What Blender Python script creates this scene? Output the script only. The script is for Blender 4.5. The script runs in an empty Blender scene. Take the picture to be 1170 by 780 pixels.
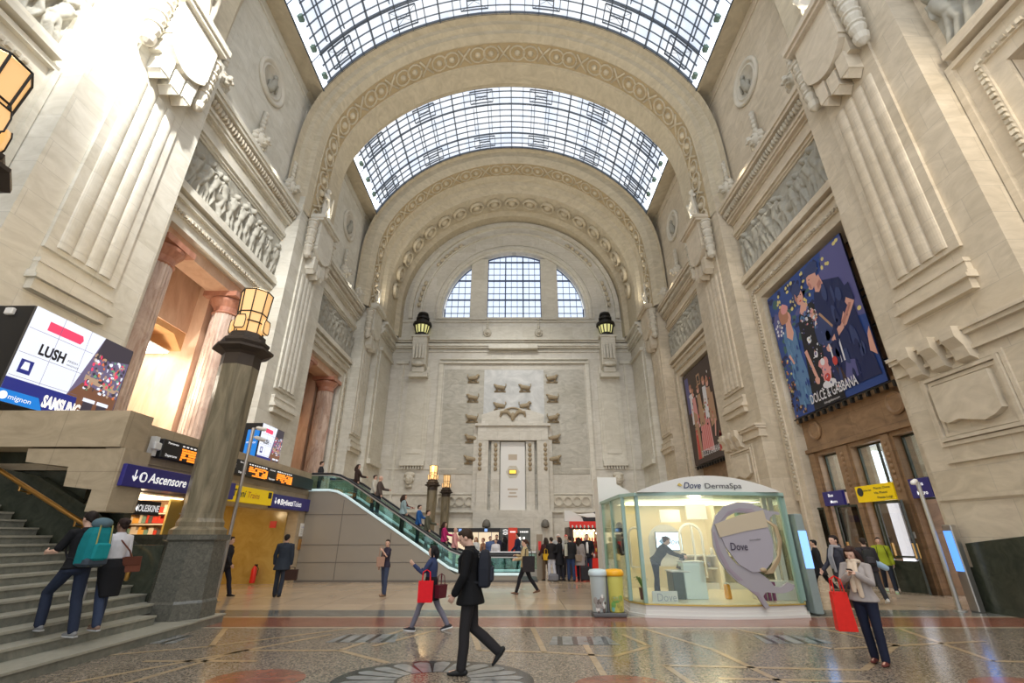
import bpy, math, random
import numpy as np
from mathutils import Matrix, Vector
C = bpy.context.scene.collection
PI = math.pi
rnd = random.Random(7)
X0, HW = -0.37, 13.45

# ------------------------------------------------------------ mesh builder
class G:
    def __init__(s): s.v=[]; s.f=[]; s.m=[]; s.mi=0; s.M=None; s.nb=0
    def add(s, vs, fs):
        b=len(s.v)
        if s.M is not None: vs=[tuple(s.M@Vector(p)) for p in vs]
        s.v+= [tuple(p) for p in vs]; s.f+=[tuple(i+b for i in f) for f in fs]; s.m+=[s.mi]*len(fs); return s
    def box(s,x0,x1,y0,y1,z0,z1):
        if x0>x1:x0,x1=x1,x0
        if y0>y1:y0,y1=y1,y0
        if z0>z1:z0,z1=z1,z0
        s.nb+=1; e=.0006*(s.nb%11)          # overlapping blocks never share a face plane
        x0-=e;x1+=e;y0-=e;y1+=e;z0-=e;z1+=e
        return s.add([(x0,y0,z0),(x1,y0,z0),(x1,y1,z0),(x0,y1,z0),(x0,y0,z1),(x1,y0,z1),(x1,y1,z1),(x0,y1,z1)],
          [(0,3,2,1),(4,5,6,7),(0,1,5,4),(1,2,6,5),(2,3,7,6),(3,0,4,7)])
    def cbox(s,x0,x1,y0,y1,z0,z1,b=.01):          # box with chamfered edges
        if x0>x1:x0,x1=x1,x0
        if y0>y1:y0,y1=y1,y0
        cx,cy,cz=(x0+x1)/2,(y0+y1)/2,(z0+z1)/2; hx,hy,hz=(x1-x0)/2,(y1-y0)/2,(z1-z0)/2
        b=min(b,hx*.9,hy*.9,hz*.9)
        def ring(a,c,z): return [(cx+p*a-q*0,cy+r*c,z) for p,r,q in ()]
        rings=[]
        for z,ins in ((cz-hz,b),(cz-hz+b,0),(cz+hz-b,0),(cz+hz,b)):
            a,c=hx-ins,hy-ins; e=b*.9
            rings.append([(cx-a+e,cy-c,z),(cx+a-e,cy-c,z),(cx+a,cy-c+e,z),(cx+a,cy+c-e,z),(cx+a-e,cy+c,z),(cx-a+e,cy+c,z),(cx-a,cy+c-e,z),(cx-a,cy-c+e,z)])
        return s.loft(rings)
    def loft(s,rings,caps=True,closed=True):
        n=len(rings[0]); vs=[p for r in rings for p in r]; fs=[]
        for i in range(len(rings)-1):
            for j in range(n if closed else n-1):
                k=(j+1)%n; fs.append((i*n+j,i*n+k,(i+1)*n+k,(i+1)*n+j))
        if caps and closed:
            fs.append(tuple(range(n-1,-1,-1))); fs.append(tuple((len(rings)-1)*n+j for j in range(n)))
        return s.add(vs,fs)
    def prism(s,poly,a,b,axis='z'):               # polygon (2D) extruded along an axis
        f={'z':lambda p,t:(p[0],p[1],t),'y':lambda p,t:(p[0],t,p[1]),'x':lambda p,t:(t,p[0],p[1])}[axis]
        return s.loft([[f(p,a) for p in poly],[f(p,b) for p in poly]])
    def lathe(s,prof,c=(0,0,0),n=16,a0=0,oct=False,axis='z'):
        rings=[]
        for r,z in prof:
            rg=[]
            for i in range(n):
                t=a0+2*PI*i/n; x,y=r*math.cos(t),r*math.sin(t)
                rg.append((c[0]+x,c[1]+y,c[2]+z) if axis=='z' else ((c[0]+z,c[1]+x,c[2]+y) if axis=='x' else (c[0]+x,c[1]+z,c[2]+y)))
            rings.append(rg)
        return s.loft(rings)
    def tube(s,pts,r,n=10,flat=1.0,up=None,cap=True):
        pts=[Vector(p) for p in pts]; rs=r if isinstance(r,(list,tuple)) else [r]*len(pts)
        rings=[]; prev=None
        for i,p in enumerate(pts):
            d=(pts[min(i+1,len(pts)-1)]-pts[max(i-1,0)]).normalized()
            u=Vector(up) if up else (prev or (Vector((0,0,1)) if abs(d.z)<.9 else Vector((1,0,0))))
            a=u-d*u.dot(d)
            if a.length<1e-4: a=Vector((1,.2,0))-d*Vector((1,.2,0)).dot(d)
            a.normalize(); prev=a; b=d.cross(a)
            rr=rs[i]; rx,ry=rr if isinstance(rr,(list,tuple)) else (rr,rr*flat)
            rings.append([tuple(p+a*(rx*math.cos(2*PI*k/n))+b*(ry*math.sin(2*PI*k/n))) for k in range(n)])
        if cap=='round':
            def end(i,sg):
                d=(pts[i]-pts[i-sg]).normalized() if 0<=i-sg<len(pts) else Vector((0,0,1))
                rr=rs[i]; rm=min(rr) if isinstance(rr,(list,tuple)) else rr; out=[]
                for q in (.45,.8,.97):
                    k=math.sqrt(1-q*q); out.append([tuple(pts[i]+d*rm*q+(Vector(w)-pts[i])*k) for w in rings[i]])
                return out
            e=end(len(pts)-1,1); st=end(0,-1)
            rings=st[::-1]+rings+e
        return s.loft(rings)
    def ell(s,c,r,n=12,m=8,R=None):
        rings=[]
        for j in range(m+1):
            ph=-PI/2+PI*j/m; cz=math.sin(ph); cr=max(math.cos(ph),.02)
            rg=[]
            for i in range(n):
                t=2*PI*i/n; p=Vector((r[0]*cr*math.cos(t),r[1]*cr*math.sin(t),r[2]*cz))
                if R is not None: p=R@p
                rg.append((c[0]+p.x,c[1]+p.y,c[2]+p.z))
            rings.append(rg)
        return s.loft(rings)

def wmat(o):
    m=o.matrix_basis.copy()
    return wmat(o.parent)@m if o.parent else m
def obj(name,g,mats,parent=None,world=False,smooth=False,kind=None,label=None):
    me=bpy.data.meshes.new(name); me.from_pydata(g.v,[],g.f)
    if not isinstance(mats,(list,tuple)): mats=[mats]
    for m in mats: me.materials.append(m)
    if len(mats)>1: me.polygons.foreach_set('material_index',g.m)
    if smooth: me.polygons.foreach_set('use_smooth',[True]*len(me.polygons))
    if world and parent: me.transform(wmat(parent).inverted())
    me.update()
    o=bpy.data.objects.new(name,me); C.objects.link(o)
    if parent: o.parent=parent
    if kind: o['kind']=kind
    if label: o['label']=label
    if smooth=='auto': shade_auto(me)
    return o
def shade_auto(me): 
    try: me.set_sharp_from_angle(angle=math.radians(38))
    except Exception: pass
def thing(name,label,cat,loc=(0,0,0),rz=0,group=None):
    o=bpy.data.objects.new(name,None); C.objects.link(o); o.empty_display_size=.2
    o.location=loc; o.rotation_euler=(0,0,rz); o['label']=label; o['category']=cat
    if group:o['group']=group
    return o
def tag(o,label,cat,group=None):
    o['label']=label;o['category']=cat
    if group:o['group']=group
    return o
def dup(root,loc,rz=None,label=None,group=None):
    r=root.copy(); C.objects.link(r); r.location=loc
    if rz is not None: r.rotation_euler=(0,0,rz)
    if label:r['label']=label
    if group:r['group']=group
    def rec(a,b):
        for ch in list(a.children):
            c=ch.copy(); C.objects.link(c); c.parent=b; rec(ch,c)
    rec(root,r); return r
def struct(name,g,m,smooth=False,parent=None):
    return obj(name,g,m,parent=parent,smooth=smooth,kind=None if parent else 'structure')

# ------------------------------------------------------------ materials
def newmat(name):
    m=bpy.data.materials.new(name); m.use_nodes=True; nt=m.node_tree
    return m,nt,nt.nodes['Principled BSDF']
def plain(name,col,rough=.6,metal=0,var=.0,scale=6,spec=.5,alpha=1,coat=0):
    m,nt,b=newmat(name); N=nt.nodes; L=nt.links
    b.inputs['Roughness'].default_value=rough; b.inputs['Metallic'].default_value=metal; b.inputs['Specular IOR Level'].default_value=spec
    b.inputs['Coat Weight'].default_value=coat
    if var>0:
        tc=N.new('ShaderNodeTexCoord'); n=N.new('ShaderNodeTexNoise'); n.inputs['Scale'].default_value=scale; n.inputs['Detail'].default_value=5
        L.new(tc.outputs['Object'],n.inputs['Vector'])
        mx=N.new('ShaderNodeMix'); mx.data_type='RGBA'; L.new(n.outputs['Fac'],mx.inputs['Factor'])
        mx.inputs['A'].default_value=(*[c*(1-var) for c in col],1); mx.inputs['B'].default_value=(*[min(1,c*(1+var)) for c in col],1)
        L.new(mx.outputs['Result'],b.inputs['Base Color'])
    else: b.inputs['Base Color'].default_value=(*col,1)
    return m
def emis(name,col,st,base=None):
    m,nt,b=newmat(name)
    b.inputs['Base Color'].default_value=(*(base or [c*.5 for c in col]),1); b.inputs['Emission Color'].default_value=(*col,1)
    b.inputs['Emission Strength'].default_value=st; b.inputs['Roughness'].default_value=.4
    return m
def stone(name,col,bw=1.5,bh=.62,mort=.82,vein=.12,rough=.55,spk=0,bump=.15,tint=(1,.9,.75)):
    """cut stone: courses of blocks laid on the world's own x+y / z, cloudy veins"""
    m,nt,b=newmat(name); N=nt.nodes; L=nt.links
    ge=N.new('ShaderNodeNewGeometry'); sp=N.new('ShaderNodeSeparateXYZ'); L.new(ge.outputs['Position'],sp.inputs[0])
    ad=N.new('ShaderNodeMath'); L.new(sp.outputs['X'],ad.inputs[0]); L.new(sp.outputs['Y'],ad.inputs[1])
    cb=N.new('ShaderNodeCombineXYZ'); L.new(ad.outputs[0],cb.inputs['X']); L.new(sp.outputs['Z'],cb.inputs['Y'])
    br=N.new('ShaderNodeTexBrick'); L.new(cb.outputs[0],br.inputs['Vector'])
    br.inputs['Scale'].default_value=1; br.inputs['Brick Width'].default_value=bw; br.inputs['Row Height'].default_value=bh
    br.inputs['Mortar Size'].default_value=.011; br.inputs['Mortar Smooth'].default_value=.3; br.inputs['Bias'].default_value=-.2
    c1=[c*1.05 for c in col]; c2=[c*.93*t for c,t in zip(col,(1,.985,.95))]
    br.inputs['Color1'].default_value=(*c1,1); br.inputs['Color2'].default_value=(*c2,1); br.inputs['Mortar'].default_value=(*[c*mort for c in col],1)
    n=N.new('ShaderNodeTexNoise'); n.inputs['Scale'].default_value=.9; n.inputs['Detail'].default_value=8; n.inputs['Roughness'].default_value=.62; n.inputs['Distortion'].default_value=1.6
    mp=N.new('ShaderNodeMapping'); mp.inputs['Scale'].default_value=(1,1,2.2); L.new(ge.outputs['Position'],mp.inputs[0]); L.new(mp.outputs[0],n.inputs['Vector'])
    rp=N.new('ShaderNodeValToRGB'); rp.color_ramp.elements[0].position=.3; rp.color_ramp.elements[1].position=.7
    lo=1-vein*2.2; rp.color_ramp.elements[0].color=(lo,lo*.985,lo*.95,1); rp.color_ramp.elements[1].color=(1.06,1.06,1.06,1)
    L.new(n.outputs['Fac'],rp.inputs['Fac'])
    mx=N.new('ShaderNodeMix'); mx.data_type='RGBA'; mx.blend_type='MULTIPLY'; mx.inputs['Factor'].default_value=1
    L.new(br.outputs['Color'],mx.inputs['A']); L.new(rp.outputs['Color'],mx.inputs['B']); out=mx.outputs['Result']
    if spk:
        n2=N.new('ShaderNodeTexNoise'); n2.inputs['Scale'].default_value=35; n2.inputs['Detail'].default_value=3; L.new(ge.outputs['Position'],n2.inputs['Vector'])
        r2=N.new('ShaderNodeValToRGB'); r2.color_ramp.elements[0].position=.4;r2.color_ramp.elements[0].color=(1-spk,1-spk,1-spk,1);r2.color_ramp.elements[1].position=.62;r2.color_ramp.elements[1].color=(1+spk,1+spk,1+spk,1)
        L.new(n2.outputs['Fac'],r2.inputs['Fac']); m2=N.new('ShaderNodeMix'); m2.data_type='RGBA'; m2.blend_type='MULTIPLY'; m2.inputs['Factor'].default_value=1
        L.new(out,m2.inputs['A']); L.new(r2.outputs['Color'],m2.inputs['B']); out=m2.outputs['Result']
    L.new(out,b.inputs['Base Color']); b.inputs['Roughness'].default_value=rough
    bp=N.new('ShaderNodeBump'); bp.inputs['Strength'].default_value=bump; bp.inputs['Distance'].default_value=.03
    L.new(br.outputs['Fac'],bp.inputs['Height']); bp.invert=True; L.new(bp.outputs[0],b.inputs['Normal'])
    return m
def carved(name,col,scale=3.5,dist=.1,strength=.9,rough=.7):
    m,nt,b=newmat(name); N=nt.nodes; L=nt.links
    ge=N.new('ShaderNodeNewGeometry'); v=N.new('ShaderNodeTexVoronoi'); v.inputs['Scale'].default_value=scale
    n=N.new('ShaderNodeTexNoise'); n.inputs['Scale'].default_value=scale*.8; n.inputs['Detail'].default_value=3
    mm=N.new('ShaderNodeMix'); mm.data_type='RGBA'; mm.inputs['Factor'].default_value=.25
    L.new(ge.outputs['Position'],n.inputs['Vector']); L.new(ge.outputs['Position'],mm.inputs['A']); L.new(n.outputs['Color'],mm.inputs['B']); L.new(mm.outputs['Result'],v.inputs['Vector'])
    bp=N.new('ShaderNodeBump'); bp.inputs['Strength'].default_value=strength; bp.inputs['Distance'].default_value=dist; L.new(v.outputs['Distance'],bp.inputs['Height']); L.new(bp.outputs[0],b.inputs['Normal'])
    n2=N.new('ShaderNodeTexNoise'); n2.inputs['Scale'].default_value=2; n2.inputs['Detail'].default_value=6; L.new(ge.outputs['Position'],n2.inputs['Vector'])
    mx=N.new('ShaderNodeMix'); mx.data_type='RGBA'; L.new(n2.outputs['Fac'],mx.inputs['Factor']); mx.inputs['A'].default_value=(*[c*.8 for c in col],1); mx.inputs['B'].default_value=(*[c*1.12 for c in col],1)
    L.new(mx.outputs['Result'],b.inputs['Base Color']); b.inputs['Roughness'].default_value=rough
    return m
def glassy(name,col,tr=.75,rough=.03):
    m,nt,b=newmat(name); N=nt.nodes; L=nt.links
    t=N.new('ShaderNodeBsdfTransparent'); t.inputs[0].default_value=(*[.35+.65*c for c in col],1)
    gl=N.new('ShaderNodeBsdfGlossy'); gl.inputs['Roughness'].default_value=rough; gl.inputs[0].default_value=(*col,1)
    mx=N.new('ShaderNodeMixShader'); fr=N.new('ShaderNodeLayerWeight'); fr.inputs['Blend'].default_value=.25
    mt=N.new('ShaderNodeMath'); mt.operation='MULTIPLY_ADD'; mt.inputs[1].default_value=.6; mt.inputs[2].default_value=1-tr; L.new(fr.outputs['Fresnel'],mt.inputs[0])
    L.new(mt.outputs[0],mx.inputs[0]); L.new(t.outputs[0],mx.inputs[1]); L.new(gl.outputs[0],mx.inputs[2]); L.new(mx.outputs[0],nt.nodes['Material Output'].inputs[0])
    return m
def marble(name,c1,c2,scale=3,rough=.3,stretch=(1,1,.35)):
    m,nt,b=newmat(name); N=nt.nodes; L=nt.links
    ge=N.new('ShaderNodeNewGeometry'); mp=N.new('ShaderNodeMapping'); mp.inputs['Scale'].default_value=stretch; L.new(ge.outputs['Position'],mp.inputs[0])
    n=N.new('ShaderNodeTexNoise'); n.inputs['Scale'].default_value=scale; n.inputs['Detail'].default_value=9; n.inputs['Roughness'].default_value=.65; n.inputs['Distortion'].default_value=1.2; L.new(mp.outputs[0],n.inputs['Vector'])
    rp=N.new('ShaderNodeValToRGB'); rp.color_ramp.elements[0].position=.32; rp.color_ramp.elements[1].position=.68; rp.color_ramp.elements[0].color=(*c1,1); rp.color_ramp.elements[1].color=(*c2,1)
    L.new(n.outputs['Fac'],rp.inputs['Fac']); L.new(rp.outputs['Color'],b.inputs['Base Color']); b.inputs['Roughness'].default_value=rough
    return m
def pane_mat(name,st,shift=0):
    """daylight coming through milky skylight panes, each pane a slightly different tone"""
    m,nt,b=newmat(name); N=nt.nodes; L=nt.links
    ge=N.new('ShaderNodeNewGeometry'); mp=N.new('ShaderNodeMapping'); mp.inputs['Scale'].default_value=(1.35,1.75,.6); L.new(ge.outputs['Position'],mp.inputs[0])
    v=N.new('ShaderNodeTexVoronoi'); v.distance='CHEBYCHEV'; v.inputs['Randomness'].default_value=0; v.inputs['Scale'].default_value=1; L.new(mp.outputs[0],v.inputs['Vector'])
    n=N.new('ShaderNodeTexNoise'); n.inputs['Scale'].default_value=.35; L.new(ge.outputs['Position'],n.inputs['Vector'])
    rp=N.new('ShaderNodeValToRGB'); rp.color_ramp.elements[0].position=.2; rp.color_ramp.elements[1].position=.8
    rp.color_ramp.elements[0].color=(.62,.74,.93,1); rp.color_ramp.elements[1].color=(.90,.94,1,1)
    mm=N.new('ShaderNodeMath'); mm.operation='MULTIPLY_ADD'; mm.inputs[1].default_value=.35; sp=N.new('ShaderNodeSeparateColor'); L.new(v.outputs['Color'],sp.inputs[0]); L.new(sp.outputs[0],mm.inputs[0]); L.new(n.outputs['Fac'],mm.inputs[2])
    L.new(mm.outputs[0],rp.inputs['Fac']); L.new(rp.outputs['Color'],b.inputs['Emission Color']); b.inputs['Emission Strength'].default_value=st
    b.inputs['Base Color'].default_value=(.3,.32,.35,1); b.inputs['Roughness'].default_value=.5
    return m
S_WALLR=stone('warm_lit_stone',(.62,.545,.43),1.7,.85,.84,.09)  # right side's warmer light put into this stone colour and its trim
S_TRIMR=stone('warm_lit_trim_stone',(.64,.565,.45),2.6,9,.9,.08,bump=.05)
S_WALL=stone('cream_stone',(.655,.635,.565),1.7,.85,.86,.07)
S_WARM=stone('warm_stone',(.60,.50,.36),1.6,.8,.8,.10)
S_VAULT=stone('vault_stone',(.56,.495,.37),30,30,.9,.10)
S_TRIM=stone('trim_stone',(.67,.645,.57),2.6,9,.9,.07,bump=.05)
S_PAR=stone('parapet_stone',(.47,.38,.26),1.5,3,.8,.12,rough=.45,bump=.05)
S_BROWN=stone('brown_travertine',(.34,.21,.115),1.7,.9,.75,.18,rough=.4)
S_BACK=stone('back_wall_stone',(.64,.615,.555),2.0,1.05,.78,.07)
S_PANEL=stone('back_panel_stone',(.52,.50,.44),3.1,1.9,.85,.14)
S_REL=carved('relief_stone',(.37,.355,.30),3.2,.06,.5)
S_CARV=carved('carved_band',(.55,.49,.38),2.6,.22,.8)
S_ORN=plain('ornament_stone',(.62,.58,.49),.7,var=.12,scale=3)
S_BORN=plain('brown_carving',(.36,.29,.19),.8,var=.2,scale=8)
M_PINK=marble('pink_marble',(.36,.22,.16),(.68,.54,.45),2.4,.35)
M_ORANGE=marble('orange_stone',(.52,.26,.10),(.62,.36,.17),1.2,.5)
M_GREEN=marble('green_granite',(.028,.034,.024),(.06,.066,.046),3,.18,(1,1,1))
M_LAMPST=marble('lamp_shaft_stone',(.10,.085,.05),(.29,.24,.155),2.6,.35,(1.5,1.5,.22))
M_PED=marble('speckled_granite',(.07,.07,.06),(.15,.145,.12),14,.22,(1,1,1))
M_STEP=marble('grey_steps',(.14,.145,.125),(.24,.24,.20),5,.3,(1,1,1))
M_NOSE=marble('pale_step_edge',(.32,.31,.25),(.42,.40,.33),5,.35,(1,1,1))
M_YEL=marble('yellow_marble',(.42,.28,.075),(.56,.40,.13),1.6,.16,(1,1,1))
M_IRON=plain('dark_iron',(.02,.018,.015),.5,.3)
M_BRONZE=plain('bronze_cap',(.055,.04,.03),.5,.3,var=.2)
M_GLASSL=emis('lamp_glass',(1,.55,.20),.62,(.62,.45,.25))
M_BULB=emis('lamp_bulb',(1,.86,.55),12)
M_BRASS=plain('brass',(.75,.42,.13),.28,1)
M_STEEL=plain('steel',(.5,.48,.45),.35,1)
M_WHITE=plain('white_paint',(.8,.79,.76),.4)
M_BLACK=plain('black_plastic',(.012,.012,.014),.4)
M_NAVY=plain('navy_sign',(.035,.03,.22),.35)
M_YSIGN=emis('yellow_sign',(1,.72,.0),.12,(.9,.62,.0))
M_CLAD=plain('taupe_cladding',(.30,.27,.225),.42,.1,var=.05,scale=1)
M_GREENGL=glassy('green_glass',(.50,.72,.66),.90)
M_GLASS=glassy('clear_glass',(.93,.98,.96),.97)
M_GLASSD=glassy('door_glass',(.35,.33,.28),.8)
M_SIGNW=emis('sign_white',(1,1,1),.5,(.9,.9,.9))
M_DKTXT=plain('dark_lettering',(.03,.035,.04),.5)
M_RED=plain('red_plastic',(.75,.03,.02),.35)
M_SKY=pane_mat('skylight_daylight',.86); M_SKYB=pane_mat('boosted_skylight',2.6)  # second is boosted: fill from the unseen skylight overhead, and the glaring edge panes
M_SKYW=emis('window_daylight',(.74,.84,1),.86)
M_BAR=plain('skylight_bar',(.10,.12,.15),.5,.3)
M_BARB=plain('blue_window_bar',(.05,.08,.17),.5)

# ------------------------------------------------------------ lettering
def words(name,txt,org,u,v,width=None,height=.2,mat=None,parent=None,bold=0,ext=.004,align='LEFT',shear=0,label=None):
    cu=bpy.data.curves.new('t','FONT'); cu.body=txt; cu.size=1; cu.extrude=0; cu.offset=bold; cu.shear=shear; cu.resolution_u=3
    t=bpy.data.objects.new('t',cu); me=bpy.data.meshes.new_from_object(t)
    xs=[p.co.x for p in me.vertices] or [0]; ys=[p.co.y for p in me.vertices] or [0]
    x0,x1,y0,y1=min(xs),max(xs),min(ys),max(ys)
    cap=.72 ; sy=height/cap; sx=(width/(x1-x0)) if width else sy
    u=Vector(u).normalized(); v=Vector(v).normalized(); n=u.cross(v); o=Vector(org)
    sh={'LEFT':0,'CENTER':-(x1-x0)*sx/2,'RIGHT':-(x1-x0)*sx}[align]
    for p in me.vertices: 
        q=p.co; p.co=o+u*((q.x-x0)*sx+sh)+v*(q.y*sy)+n*ext
    bpy.data.objects.remove(t); bpy.data.curves.remove(cu)
    if parent: me.transform(wmat(parent).inverted())
    me.materials.clear(); me.materials.append(mat)
    ob=bpy.data.objects.new(name,me); C.objects.link(ob)
    if parent: ob.parent=parent
    return ob
class Art:
    """flat printed picture: polygons in a u,v frame, each layer a hair above the last"""
    def __init__(s,org,u,v,W,H,step=.0015): s.g=G(); s.o=Vector(org); s.u=Vector(u).normalized(); s.v=Vector(v).normalized(); s.n=s.u.cross(s.v); s.W=W;s.H=H;s.k=0;s.mats=[];s.step=step
    def poly(s,pts,mat,new=True):
        if mat not in s.mats: s.mats.append(mat)
        if new: s.k+=1
        s.g.mi=s.mats.index(mat)
        vs=[tuple(s.o+s.u*(a*s.W)+s.v*(b*s.H)+s.n*(.003+s.k*s.step)) for a,b in pts]
        s.g.add(vs,[tuple(range(len(vs)))])
    def ell(s,c,r,mat,rot=0,n=18,new=True):
        s.poly([(c[0]+r[0]*math.cos(2*PI*i/n+rot),c[1]+r[1]*math.sin(2*PI*i/n+rot)) for i in range(n)],mat,new)
    def rect(s,a,b,c,d,mat,new=True): s.poly([(a,b),(c,b),(c,d),(a,d)],mat,new)
    def blob(s,c,r,mat,j=.3,n=11,new=True):
        s.poly([(c[0]+r[0]*(1+rnd.uniform(-j,j))*math.cos(2*PI*i/n),c[1]+r[1]*(1+rnd.uniform(-j,j))*math.sin(2*PI*i/n)) for i in range(n)],mat,new)
    def done(s,name,parent): return obj(name,s.g,s.mats,parent,world=True)
# ============================================================ THE HALL
WL_,TL_=S_WALL,S_TRIM; YB=42.4; ZC=23.3; RV=13.64; SKW=12.42; ZE=28.95
# ---- floor
def floor_mat(kind):
    m,nt,b=newmat('floor_'+kind); N=nt.nodes; L=nt.links
    ge=N.new('ShaderNodeNewGeometry')
    def ramp(src,els):
        r=N.new('ShaderNodeValToRGB'); e=r.color_ramp.elements
        while len(e)<len(els): e.new(.5)
        for i,(p,c) in enumerate(els): e[i].position=p; e[i].color=(*c,1)
        L.new(src,r.inputs['Fac']); return r.outputs['Color']
    if kind=='terrazzo':
        v=N.new('ShaderNodeTexVoronoi'); v.inputs['Scale'].default_value=48; L.new(ge.outputs['Position'],v.inputs['Vector'])
        s=N.new('ShaderNodeSeparateColor'); L.new(v.outputs['Color'],s.inputs[0])
        c=ramp(s.outputs[0],[(0,(.06,.05,.04)),(.25,(.14,.117,.09)),(.5,(.225,.185,.14)),(.75,(.29,.24,.185)),(1,(.38,.32,.25))])
    elif kind=='marble_tiles':
        br=N.new('ShaderNodeTexBrick'); br.offset=0; L.new(ge.outputs['Position'],br.inputs['Vector']); br.inputs['Scale'].default_value=1
        br.inputs['Brick Width'].default_value=1.3; br.inputs['Row Height'].default_value=1.3; br.inputs['Mortar Size'].default_value=.008
        br.inputs['Color1'].default_value=(.56,.44,.31,1); br.inputs['Color2'].default_value=(.47,.36,.25,1); br.inputs['Mortar'].default_value=(.28,.20,.13,1); c=br.outputs['Color']
    else:
        n=N.new('ShaderNodeTexNoise'); n.inputs['Scale'].default_value=3.5; n.inputs['Detail'].default_value=7; n.inputs['Distortion'].default_value=1; L.new(ge.outputs['Position'],n.inputs['Vector'])
        cc={'red':((.19,.07,.045),(.34,.145,.095)),'grey':((.11,.115,.105),(.22,.22,.20)),'tan':((.36,.265,.155),(.47,.36,.225)),'petal':((.17,.18,.18),(.30,.31,.31)),'black':((.015,.015,.015),(.05,.05,.05)),'cream':((.38,.32,.23),(.47,.40,.30))}[kind]
        c=ramp(n.outputs['Fac'],[(.3,cc[0]),(.7,cc[1])])
    n3=N.new('ShaderNodeTexNoise'); n3.inputs['Scale'].default_value=.8; n3.inputs['Detail'].default_value=4; L.new(ge.outputs['Position'],n3.inputs['Vector'])
    r3=N.new('ShaderNodeMath'); r3.operation='MULTIPLY_ADD'; r3.inputs[1].default_value=.22; r3.inputs[2].default_value=.06; L.new(n3.outputs['Fac'],r3.inputs[0]); L.new(r3.outputs[0],b.inputs['Roughness'])
    L.new(c,b.inputs['Base Color']); b.inputs['Specular IOR Level'].default_value=.6
    return m
FM={k:floor_mat(k) for k in ('terrazzo','marble_tiles','red','grey','tan','petal','black','cream')}
def flat(g,pts,z): g.add([(a,b,z) for a,b in pts],[tuple(range(len(pts)))])
g=G(); mats=[FM[k] for k in ('terrazzo','cream','red','grey','marble_tiles')]
bands=[(-9,10.85,0),(10.85,10.97,1),(10.97,12.15,2),(12.15,12.3,1),(12.3,13.3,3),(13.3,YB+.6,4)]
for a,b_,k in bands: g.mi=k; flat(g,[(-17.5,a),(17.5,a),(17.5,b_),(-17.5,b_)],0)
g.mi=0; g.box(-17.5,17.5,-9,YB+.6,-.3,-.02)
floor=struct('floor',g,mats)
# ---- floor inlays
def strip(g,a,b,w,z):
    a=Vector((*a,0));b=Vector((*b,0)); d=(b-a).normalized(); n=Vector((-d.y,d.x,0))*w/2
    flat(g,[(q.x,q.y) for q in (a-n,b-n,b+n,a+n)],z)
g=G(); W=.10
segs=[((-7,8.3),(-5.2,9.2)),((-5.2,9.2),(-3.3,10.85)),((-5.2,9.2),(-5.9,10.8)),((-6.2,6.4),(-3.52,10.2)),((-4.5,8.89),(-2.9,8.89)),((-2.9,8.89),(-2.2,10.8)),((-4.5,8.89),(-5.0,7.0)),((-2.9,8.89),(-1.9,8.1)),
 ((-5.6,8.2),(-3.9,8.2)),((-2.44,9.2),(-1.6,10.6)),((.35,10.85),(.47,8.77)),((.47,8.77),(1.55,8.5)),((1.55,8.5),(2.3,9.2)),((2.3,9.2),(2.05,10.2)),((1.21,9.41),(1.19,6.5)),((2.18,7.96),(4.9,7.7)),((2.18,7.96),(2.3,6.5)),((3.28,8.95),(3.5,6.5)),
 ((3.28,8.95),(2.6,10.8)),((4.9,7.7),(6.6,9.3)),((6.6,9.3),(6.2,10.8)),((4.4,10.8),(5.3,9.0)),((5.3,9.0),(8.4,9.6)),((-.6,8.9),(.47,8.77)),((-.9,10.8),(-.6,8.9)),((7.2,8.2),(10.4,7.9)),((7.2,8.2),(7.8,10.8)),((9.6,8.6),(11.2,10.8)),((2.7,7.3),(4.6,7.15)),((5.4,7.1),(6.5,5.6))]
for a,b_ in segs: strip(g,a,b_,W,.003)
obj('tan_inlay_lines',g,FM['tan'],floor)
for i,(cx,cy) in enumerate([(-2.75,9.85),(1.2,9.65),(5.0,9.75),(-6.6,9.75)]):
    g=G(); g.mi=0; flat(g,[(cx-.62,cy-.36),(cx+.62,cy-.36),(cx+.5,cy+.36),(cx-.5,cy+.36)],.0035)
    g.mi=1
    for k in range(4):
        x=cx-.42+k*.27; flat(g,[(x-.05,cy-.33),(x+.04,cy-.33),(x+.09,cy+.33),(x,cy+.33)],.005)
    obj('striped_inlay',g,[FM['petal'],FM['black']],floor)
g=G()
for cx,cy,r in ((-3.41,7.25,.62),(1.35,6.95,.62),(6.4,6.8,.7)): flat(g,[(cx+r*math.cos(2*PI*i/32),cy+r*.8*math.sin(2*PI*i/32)) for i in range(32)],.0045)
obj('red_disc_inlay',g,FM['red'],floor)
g=G(); cx,cy=-1.08,7.2; n=22
g.mi=2; flat(g,[(cx+1.32*math.cos(2*PI*i/64),cy+1.02*math.sin(2*PI*i/64)) for i in range(64)],.004)
for i in range(n):
    a0=2*PI*(i+.06)/n; a1=2*PI*(i+.94)/n; am=(a0+a1)/2; g.mi=0
    pts=[(.50,a0),(1.06,a0+.015),(1.14,a0+(am-a0)*.35),(1.20,am),(1.14,a1-(a1-am)*.35),(1.06,a1-.015),(.50,a1)]
    flat(g,[(cx+r*math.cos(a),cy+r*.8*math.sin(a)) for r,a in pts],.006)
g.mi=1; flat(g,[(cx+.46*math.cos(2*PI*i/32),cy+.37*math.sin(2*PI*i/32)) for i in range(32)],.007)
obj('rosette_inlay',g,[FM['petal'],FM['terrazzo'],FM['black']],floor)

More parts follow.
